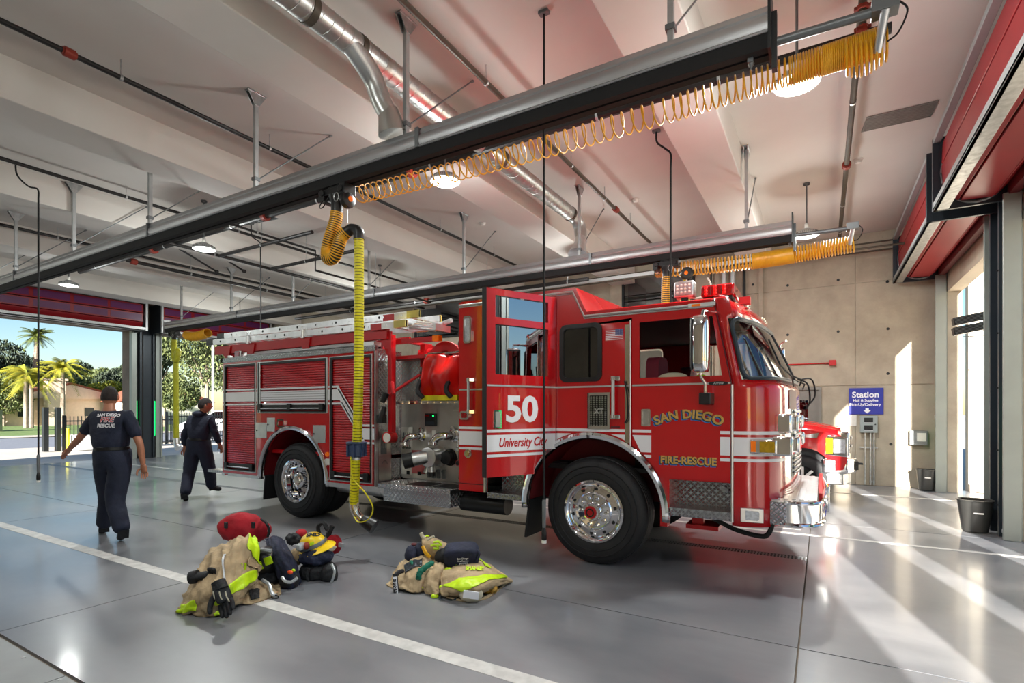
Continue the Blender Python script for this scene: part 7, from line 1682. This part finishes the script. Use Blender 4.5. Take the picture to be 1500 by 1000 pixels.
for i, (px, py, d, fd, c_) in enumerate(((294, 842, 4.32, (.9, .1, .15), 'the upper one'), (318, 864, 4.05, (.35, -.2, -.6), 'the lower one, fingers down'))):
    t = thing('glove', 'black work glove lying on the tan coat, ' + c_, 'glove', root_at(px, py, d), 'black work gloves')
    fdv = RT*fd[0]+FD*fd[1]+Vector((0, 0, fd[2])); sv = RT*.8+Vector((0, 0, .5)) if i else Vector((0, 0, 1))-FD*.3
    fold(hand(W(px-10 if i == 0 else px+4, py+3 if i == 0 else py-6, d), fdv, sv, 1.65 if i else 1.6, .25 if i else .8, 1.35), .004, 20, i).build('glove_body', 'black_cloth', t, smooth=80)
    MB().tube([W(px-10, py+3, d)-fdv.normalized()*.03, W(px-10, py+3, d)+fdv.normalized()*.03] if i == 0 else [W(px+4, py-6, d)-fdv.normalized()*.04, W(px+4, py-6, d)+fdv.normalized()*.03], [.05, .055], 14).build('cuff', 'black_cloth', t)
    if i:
        for k in range(3): MB().tube(smoothpath([W(px-6+k*9, py+2, d-.07), W(px-4+k*9, py+10, d-.075), W(px+k*9, py+17, d-.06)]), .005, 5).build('glove_piping', 'cream_cloth', t)
t = thing('duffel_bag', 'crimson red soft gear bag behind the tan coat', 'bag', root_at(358, 800, 5.9))
blob(358, 774, 5.75, .285, .17, .165, 'red_cloth', 'bag_body', t, .03, 5, 2, (.0, .12, 0))
MB().box(-.02, .02, -.01, .01, -.03, .03).xf(Matrix.Translation(W(331, 769, 5.60))).build('bag_grommet', 'black_cloth', t); MB().box(-.02, .02, -.01, .01, -.03, .03).xf(Matrix.Translation(W(371, 769, 5.57))).build('bag_grommet', 'black_cloth', t)
MB().tube(smoothpath([W(383, 760, 5.7), W(390, 766, 5.6), W(394, 776, 5.6), W(392, 786, 5.6)]), .014, 6).build('bag_strap', 'black_cloth', t)
t = thing('water_flask', 'dark metal flask with orange and clip top standing behind the coat', 'flask', root_at(400, 812, 5.45))
p = W(400, 790, 5.75); MB().lathe([(.04, 0), (.044, .01), (.044, .17), (.038, .19), (.03, .2)], (p.x, p.y, 0), 'Z', 20).build('flask_body', 'bin_grey', t); MB().lathe([(.03, .2), (.033, .2), (.033, .23), (.001, .235)], (p.x, p.y, 0), 'Z', 16).build('flask_cap', 'orange_plastic', t)
MB().tube(smoothpath([(p.x-.03, p.y-.02, p.z+.15), (p.x-.02, p.y-.05, p.z+.1), (p.x, p.y-.05, p.z+.14)]), .007, 6).build('flask_clip', 'silver_tape', t)
t = thing('black_helmet', 'black helmet with yellow green squares between the coat and the navy trousers', 'helmet', root_at(386, 850, 5.0))
blob(388, 823, 4.9, .135, .13, .15, 'black_plastic', 'helmet_shell', t, .006, 6, 3, n=30)
for a in (0, 1): MB().box(-.035, .035, -.006, .006, -.035, .035).xf(Matrix.Translation(W(379+a*14, 829-a*8, 4.775)) @ Matrix.Rotation(.5075, 4, 'Z') @ Matrix.Rotation(-.35, 4, 'Y')).build('helmet_square', 'hivis', t)
MB().tube(smoothpath([W(372, 812, 4.8), W(384, 806, 4.78), W(398, 808, 4.8)]), .02, 8).build('helmet_rim', 'grey_metal', t)
blob(385, 848, 4.85, .14, .1, .08, 'black_cloth', 'helmet_bag', t, .02, 12, 6)
t = thing('navy_trousers', 'folded navy blue trouser leg draped down between the helmets', 'trousers', root_at(412, 855, 4.95))
f3 = patchfn([[(390, 790, 5.2), (402, 786, 5.2), (416, 792, 5.25)], [(394, 806, 5.0), (408, 802, 4.9), (424, 808, 5.1)], [(400, 826, 4.85), (416, 822, 4.75), (434, 828, 4.95)], [(408, 846, 4.8), (424, 842, 4.72), (438, 846, 4.9)], [(410, 858, 4.82), (426, 862, 4.75), (440, 856, 4.9)]], .014, 10, 6)
sheet(f3, 'trouser_shell', 'navy_cloth', t, 26, 40); blob(416, 832, 5.05, .11, .12, .16, 'navy_cloth', 'trouser_fill', t, .02, 9, 7)
t = thing('black_boot_bag', 'round black gear pouch with grey arc and orange green patch', 'bag', root_at(425, 860, 4.8))
blob(424, 850, 4.8, .085, .09, .085, 'black_cloth', 'pouch_body', t, .006, 9, 8, n=30)
MB().tube(smoothpath([W(413, 845, 4.68), W(418, 851, 4.66), W(427, 852, 4.66), W(436, 846, 4.68)]), .014, 6).build('grey_arc', 'silver_tape', t)
MB().sphere(W(425, 838, 4.70), .035, 12, 8, (1, .5, .5)).build('orange_patch', 'orange_plastic', t); MB().sphere(W(430, 835, 4.71), .022, 10, 8, (1, .5, .6)).build('green_patch', 'hivis', t)
t = thing('backpack', 'black and navy backpack with a vertical silver strip under the yellow helmet', 'backpack', root_at(465, 860, 5.1))
blob(466, 838, 5.1, .185, .14, .125, 'black_cloth', 'pack_body', t, .018, 9, 9); blob(482, 842, 5.0, .08, .08, .105, 'black_cloth', 'front_pocket', t, .006, 9, 2, n=28)
MB().tube(smoothpath([W(486, 826, 4.93), W(490, 836, 4.9), W(488, 846, 4.9), W(484, 856, 4.93)]), .012, 6).build('silver_strip', 'silver_tape', t)
MB().tube(smoothpath([W(452, 832, 4.97), W(450, 846, 4.95), W(456, 858, 4.97)]), .014, 6).build('pack_strap', 'black_cloth', t)
t = thing('navy_jacket', 'crumpled navy cloth bundle between the yellow helmet and the backpack', 'jacket', root_at(462, 840, 5.1))
blob(463, 815, 5.08, .16, .12, .085, 'navy_cloth', 'cloth_bundle', t, .035, 9, 11, flat=None)
t = thing('cream_hood', 'cream flash hood crumpled under the yellow helmet', 'hood', root_at(460, 830, 5.2))
blob(462, 803, 5.22, .19, .12, .06, 'cream_cloth', 'hood_cloth', t, .035, 12, 12, flat=None); blob(434, 815, 5.15, .06, .06, .08, 'tan_cloth', 'hood_edge', t, .02, 14, 13, flat=None)
t = thing('red_strap_bag', 'red and black strapped pouch behind the yellow helmet', 'bag', root_at(480, 820, 5.4))
blob(488, 797, 5.4, .085, .08, .10, 'red_cloth', 'red_pouch', t, .015, 9, 14, flat=None); blob(441, 781, 5.4, .06, .06, .05, 'red_cloth', 'red_pouch', t, .012, 9, 15, flat=None); blob(430, 789, 5.3, .07, .06, .055, 'black_cloth', 'black_webbing', t, .03, 14, 16, flat=None)
MB().tube(smoothpath([W(470, 790, 5.5), W(466, 772, 5.5), W(474, 766, 5.48), W(480, 776, 5.45)]), .022, 6).tube(smoothpath([W(478, 790, 5.4), W(484, 776, 5.38), W(487, 770, 5.38)]), .026, 6).build('black_strap', 'black_cloth', t)
MB().box(-.03, .03, -.012, .012, -.02, .02).xf(Matrix.Translation(W(500, 798, 5.35))).build('buckle', 'silver_tape', t)
hm = thing('yellow_helmet', 'bright yellow brimmed helmet with goggles on top of the gear pile', 'helmet', root_at(462, 820, 5.15))
hc = W(460, 800, 5.12); hm_m = Matrix.Translation(hc) @ Matrix.Rotation(math.asin(.5075)-.15, 4, 'Z') @ Euler((.25, -.30, 0)).to_matrix().to_4x4()
dome = MB()
n, m = 36, 12; vs = []
for j in range(m+1):
    a = PI/2*j/m
    for i in range(n):
        th = 2*PI*i/n; rg = 1+.025*math.cos(6*th)*math.cos(a)
        vs.append((.135*math.cos(a)*math.cos(th)*rg, .115*math.cos(a)*math.sin(th)*rg, .145*math.sin(a)**.9 if a else 0))
dome.add(vs, [(j*n+i, j*n+(i+1) % n, (j+1)*n+(i+1) % n, (j+1)*n+i) for j in range(m) for i in range(n)]); dome.xf(hm_m).build('helmet_shell', 'helmet_yellow', hm)
br = MB(); vs = []
for k, (r_, z) in enumerate(((1, .0), (1.12, -.008), (1.32, -.022), (1.33, -.028), (1.1, -.016))):
    for i in range(n):
        th = 2*PI*i/n; e = 1+(.16 if math.cos(th) > .2 else 0)*math.cos(th)
        vs.append((.135*r_*math.cos(th)*(e if k > 1 else 1), .115*r_*math.sin(th), z-(.018*abs(math.cos(th)) if k > 1 else 0)))
br.add(vs, [(j*n+i, j*n+(i+1) % n, (j+1)*n+(i+1) % n, (j+1)*n+i) for j in range(4) for i in range(n)]); br.xf(hm_m).build('helmet_brim', 'helmet_yellow', hm)
q = MB().lathe([(1., .0), (1.03, .004), (1.03, .034), (1., .04)], (0, 0, 0), 'Z', 36); q.v = [(x*.136, y*.117, z+.012) for x, y, z in q.v]; q.xf(hm_m).build('helmet_band', 'grey_metal', hm)
for a in (-1.9, -1.2): q = MB().box(-.03, .03, -.004, .004, -.014, .014); q.xf(hm_m @ Matrix.Translation((.124*math.cos(a), .108*math.sin(a), .068)) @ Matrix.Rotation(a+PI/2, 4, 'Z') @ Matrix.Rotation(-.35, 4, 'X')).build('reflective_mark', 'hivis', hm)
gb_ = MB().box(-.03, .03, -.055, .055, -.035, .035); gb_.xf(Matrix.Translation(W(441, 800, 4.98)) @ Matrix.Rotation(.45, 4, 'Z')).build('goggles', 'silver_tape', hm, bevel=.02); MB().sphere(W(449, 799, 5.0), .035, 12, 8).build('goggle_side', 'orange_fitting', hm)
b = text('SND', .062, .0008, .004); dbv = BVHTree.FromPolygons([Vector(p) for p in dome.v], dome.f); on_back(b, dbv, W(461, 788, 5.1)+Vector((0, 0, .0)), (RT+Vector((0, 0, .12))).normalized(), (Vector((0, 0, 1))-RT*.12).normalized(), (FD*.85+Vector((0, 0, -.52))).normalized(), 'helmet_lettering', 'black_decal', hm, .003)

# second pile
ct = thing('turnout_coat', 'tan turnout coat folded with one broad yellow band and yellow name lettering', 'coat', root_at(705, 875, 4.7))
f4 = patchfn([[(640, 834, 5.0), (662, 828, 5.1), (690, 820, 5.2), (714, 826, 5.15), (738, 842, 5.05)],
              [(644, 842, 4.75), (668, 836, 4.72), (696, 832, 4.75), (720, 836, 4.8), (744, 846, 4.95)],
              [(646, 856, 4.6), (668, 848, 4.55), (696, 846, 4.55), (724, 846, 4.65), (748, 848, 4.9)],
              [(646, 868, 4.5), (670, 862, 4.42), (700, 860, 4.4), (724, 852, 4.6), (749, 850, 4.9)],
              [(652, 872, 4.5), (676, 870, 4.45), (704, 868, 4.45), (728, 858, 4.65), (748, 852, 4.93)]], .012, 12, 21)
sheet(f4, 'coat_shell', 'tan_cloth', ct, 50, 40)
bandon(f4, ((.06, .60), (.94, .38), (.90, .54), (.30, .82)), 'reflective_band', 'hivis', ct, .014, 22); bandon(f4, ((.6, .0), (.68, .0), (.76, .18), (.68, .2)), 'reflective_band', 'hivis', ct); bandon(f4, ((.26, .02), (.36, .0), (.38, .1), (.28, .14)), 'reflective_band', 'hivis', ct)
f5 = patchfn([[(650, 868, 4.62), (680, 874, 4.5), (712, 872, 4.55), (742, 856, 4.9)], [(654, 876, 4.5), (684, 882, 4.42), (714, 880, 4.5), (740, 862, 4.85)]], .006, 12, 25)
MB().grid(lambda u, v: f5(u, v), 30, 10).build('coat_hem', 'tan_cloth', ct, solid=.02, smooth=80)
blob(690, 868, 4.85, .28, .16, .10, 'black_cloth', 'coat_lining', ct, .02, 8, 22)
b = text('SHANLEY', .060, .001, .003, sx=.85); b.v = [tuple(f4(.50+p[0]*1.15, .33-p[1]*2.0-.02*p[0], .016+p[2])) for p in b.v]; b.build('coat_lettering', 'hivis', ct)
blob(690, 870, 4.42, .10, .04, .065, 'cream_cloth', 'white_lining', ct, .01, 9, 24, n=26); MB().box(-.065, .065, -.006, .006, -.03, .03).xf(Matrix.Translation(W(690, 871, 4.34)) @ Matrix.Rotation(.5, 4, 'Z') @ Matrix.Rotation(.12, 4, 'Y')).build('care_label', 'white_decal', ct)
blob(717, 862, 4.62, .07, .05, .05, mat('mustard_leather', s(176, 134, 40), .6, 0, .25, 12) and 'mustard_leather', 'leather_glove', ct, .03, 16, 26, n=26)
c3_ = thing('turnout_trousers', 'tan turnout trousers bunched at the left of the second gear pile', 'trousers', root_at(600, 865, 4.85))
f6 = patchfn([[(586, 826, 5.2), (600, 818, 5.2), (622, 812, 5.25), (640, 820, 5.2)], [(576, 842, 5.0), (596, 830, 4.95), (622, 824, 4.95), (646, 830, 5.0)], [(570, 856, 4.9), (594, 848, 4.75), (622, 844, 4.75), (640, 846, 4.85)], [(566, 862, 4.85), (592, 864, 4.65), (612, 868, 4.62), (622, 852, 4.8)]], .02, 12, 31)
sheet(f6, 'trouser_shell', 'tan_cloth', c3_, 40, 34)
f7 = patchfn([[(628, 826, 5.1), (640, 822, 5.05), (654, 824, 5.05)], [(620, 842, 4.85), (636, 836, 4.72), (654, 838, 4.85)], [(618, 858, 4.72), (632, 856, 4.6), (648, 854, 4.75)], [(628, 868, 4.62), (638, 872, 4.52), (642, 868, 4.6)]], .018, 10, 33)
sheet(f7, 'trouser_leg', 'tan_cloth', c3_, 24, 34); blob(604, 850, 5.0, .16, .12, .10, 'tan_cloth', 'trouser_fill', c3_, .03, 9, 34); blob(636, 850, 4.9, .09, .1, .10, 'tan_cloth', 'trouser_fill', c3_, .02, 9, 35)
for px, py, d, rx in ((615, 861, 4.66, .045), (637, 873, 4.52, .035), (657, 834, 4.85, .04), (648, 860, 4.56, .03)): blob(px, py, d, rx, .02, .02, 'hivis', 'reflective_band', c3_, .004, 9, 1, n=20)
bandon(f6, ((.30, .32), (.62, .22), (.62, .42), (.34, .56)), 'grey_patch', 'navy_frame', c3_)
fold(MB().tube(smoothpath([W(634, 824, 4.8), W(624, 830, 4.75), W(614, 840, 4.7), (W(614, 848, 4.7))], 10), [.024]*30+[.015], 14), .022, 30, 3).build('green_cloth', 'green_cloth', c3_, smooth=80); fold(MB().tube(smoothpath([W(602, 822, 4.95), W(610, 834, 4.85), W(620, 832, 4.8)], 10), .016, 12), .018, 30, 5).build('green_cloth', 'green_cloth', c3_, smooth=80)
ns = thing('name_strap', 'black strap with a white lettered name plate hanging at the left of the pile', 'strap', root_at(578, 870, 4.75))
q = MB().box(-.022, .022, -.008, .008, -.11, .11); M_ = Matrix.Translation(W(580, 859, 4.66)) @ Matrix.Rotation(.53, 4, 'Z') @ Matrix.Rotation(-.14, 4, 'Y') @ Matrix.Rotation(-.25, 4, 'X'); q.xf(M_).build('strap_body', 'black_cloth', ns)
MB().box(-.017, .017, -.011, -.008, -.10, .085).xf(M_).build('name_plate', 'white_decal', ns)
b = text('SHANLEY', .034, .0005, .002); b.v = [(y-.016, -.012-z, -x-.005) for x, y, z in b.v]; b.xf(M_).build('plate_lettering', 'black_decal', ns)
MB().sphere(W(582, 876, 4.62), .028, 12, 8, (1.5, .8, .7)).build('strap_hook', 'maroon', ns); MB().sphere(W(590, 878, 4.62), .018, 10, 8).build('strap_buckle', 'black_plastic', ns); MB().tube(smoothpath([W(579, 843, 4.72), W(584, 838, 4.75), W(590, 836, 4.8)]), .02, 6).build('strap_loop', 'black_cloth', ns)
t = thing('station_boots', 'dark navy boots tucked into the second gear pile', 'boots', root_at(608, 835, 5.3))
blob(602, 812, 5.2, .065, .08, .085, 'navy_cloth', 'boot_shaft', t, .012, 9, 41, flat=None, n=26); blob(616, 808, 5.25, .07, .08, .095, 'navy_cloth', 'boot_shaft', t, .012, 9, 42, flat=None, n=26); MB().sphere(W(607, 797, 5.25), .03, 10, 8, (1.2, 1, .5)).build('boot_lining', 'maroon', t)
t = thing('turnout_collar', 'upright tan coat collar with yellow letters and white pull tabs', 'coat', root_at(640, 835, 5.4))
f8 = patchfn([[(619, 786, 5.3), (632, 787, 5.3), (646, 793, 5.3), (660, 800, 5.35)], [(619, 796, 5.2), (634, 794, 5.12), (650, 800, 5.15), (666, 808, 5.3)], [(622, 808, 5.15), (636, 808, 5.08), (652, 812, 5.1), (664, 818, 5.25)], [(632, 820, 5.15), (642, 822, 5.1), (654, 824, 5.1), (662, 826, 5.2)]], .01, 9, 44)
sheet(f8, 'collar_shell', 'tan_cloth', t, 26, 26); bandon(f8, ((.02, .0), (.25, .0), (.25, .1), (.04, .14)), 'reflective_band', 'hivis', t)
for a, (px, py) in enumerate(((642, 794), (638, 799))): MB().tube(smoothpath([W(px-7, py, 5.0), W(px, py-1, 5.0), W(px+4, py+4, 5.0), W(px-3, py+4, 5.0)]), .011, 6).build('collar_lettering', 'hivis', t)
MB().tube(smoothpath([W(622, 788, 5.12), W(618, 784, 5.12), W(617, 780, 5.12)]), [.018]*17, 6).tube(smoothpath([W(626, 791, 5.1), W(632, 787, 5.1), W(636, 785, 5.1)]), [.012]*17, 6).build('pull_tab', 'cream_cloth', t)
MB().tube(smoothpath([W(619, 800, 5.05), W(624, 810, 5.02), W(630, 816, 5.02)]), .018, 6).build('amber_trim', 'amber_hose', t)
t = thing('navy_duffel', 'rounded navy blue gear bag with a white printed label on the second pile', 'bag', root_at(672, 835, 5.0))
q = MB(); n = 30; vs = []
R0 = Matrix.Translation(W(676, 812, 4.98)) @ Matrix.Rotation(math.asin(.5075)+.05, 4, 'Z') @ Euler((.35, -.04, 0)).to_matrix().to_4x4()
prof = [(-.09, .4), (-.088, .8), (-.075, .95), (-.05, 1.0), (.05, 1.0), (.075, .95), (.09, .7)]
for y, k in prof:
    for i in range(n):
        a = 2*PI*i/n; vs.append((.165*k*math.copysign(abs(math.cos(a))**.55, math.cos(a)), y, .10*k*math.copysign(abs(math.sin(a))**.55, math.sin(a))))
q.add(vs, [(j*n+i, j*n+(i+1) % n, (j+1)*n+(i+1) % n, (j+1)*n+i) for j in range(len(prof)-1) for i in range(n)]+[tuple(range(n)), tuple((len(prof)-1)*n+i for i in range(n))]); q.xf(R0).build('bag_body', 'navy_cloth', t, smooth=60)
blob(650, 815, 5.02, .09, .08, .085, 'black_cloth', 'bag_side', t, .01, 9, 51, flat=None, n=26); MB().tube(smoothpath([W(697, 804, 4.95), W(702, 810, 4.9), W(698, 822, 4.9)]), .012, 6).build('bag_strap', 'navy_cloth', t)
MB().box(-.04, .04, -.004, 0, -.018, .018).xf(R0 @ Matrix.Translation((.02, -.091, -.045))).build('bag_label', 'white_decal', t)
for s_, z, sz in (('San Diego', .0, .026), ('Fire-Rescue', -.025, .022)):
    b = text(s_, sz, .0005, .0006); b.v = [(x+.015, -.092-zz, y+z+.01) for x, y, zz in b.v]; b.xf(R0).build('bag_lettering', 'white_decal', t)
b = text('GEAR', .026, .0005, .001); b.v = [(x+.02, -.0965-zz, y-.053) for x, y, zz in b.v]; b.xf(R0).build('bag_lettering', 'navy_cloth', t)
t = thing('glove', 'dark grey rubber glove with fingertips showing under the folded coat', 'glove', root_at(655, 880, 4.45))
fold(hand(W(650, 872, 4.62), RT*.5-FD*.6+Vector((0, 0, -.12)), RT*.7+FD*.5, 1.5, .9), .003, 20, 3, .006).build('glove_body', 'navy_frame', t, smooth=80)
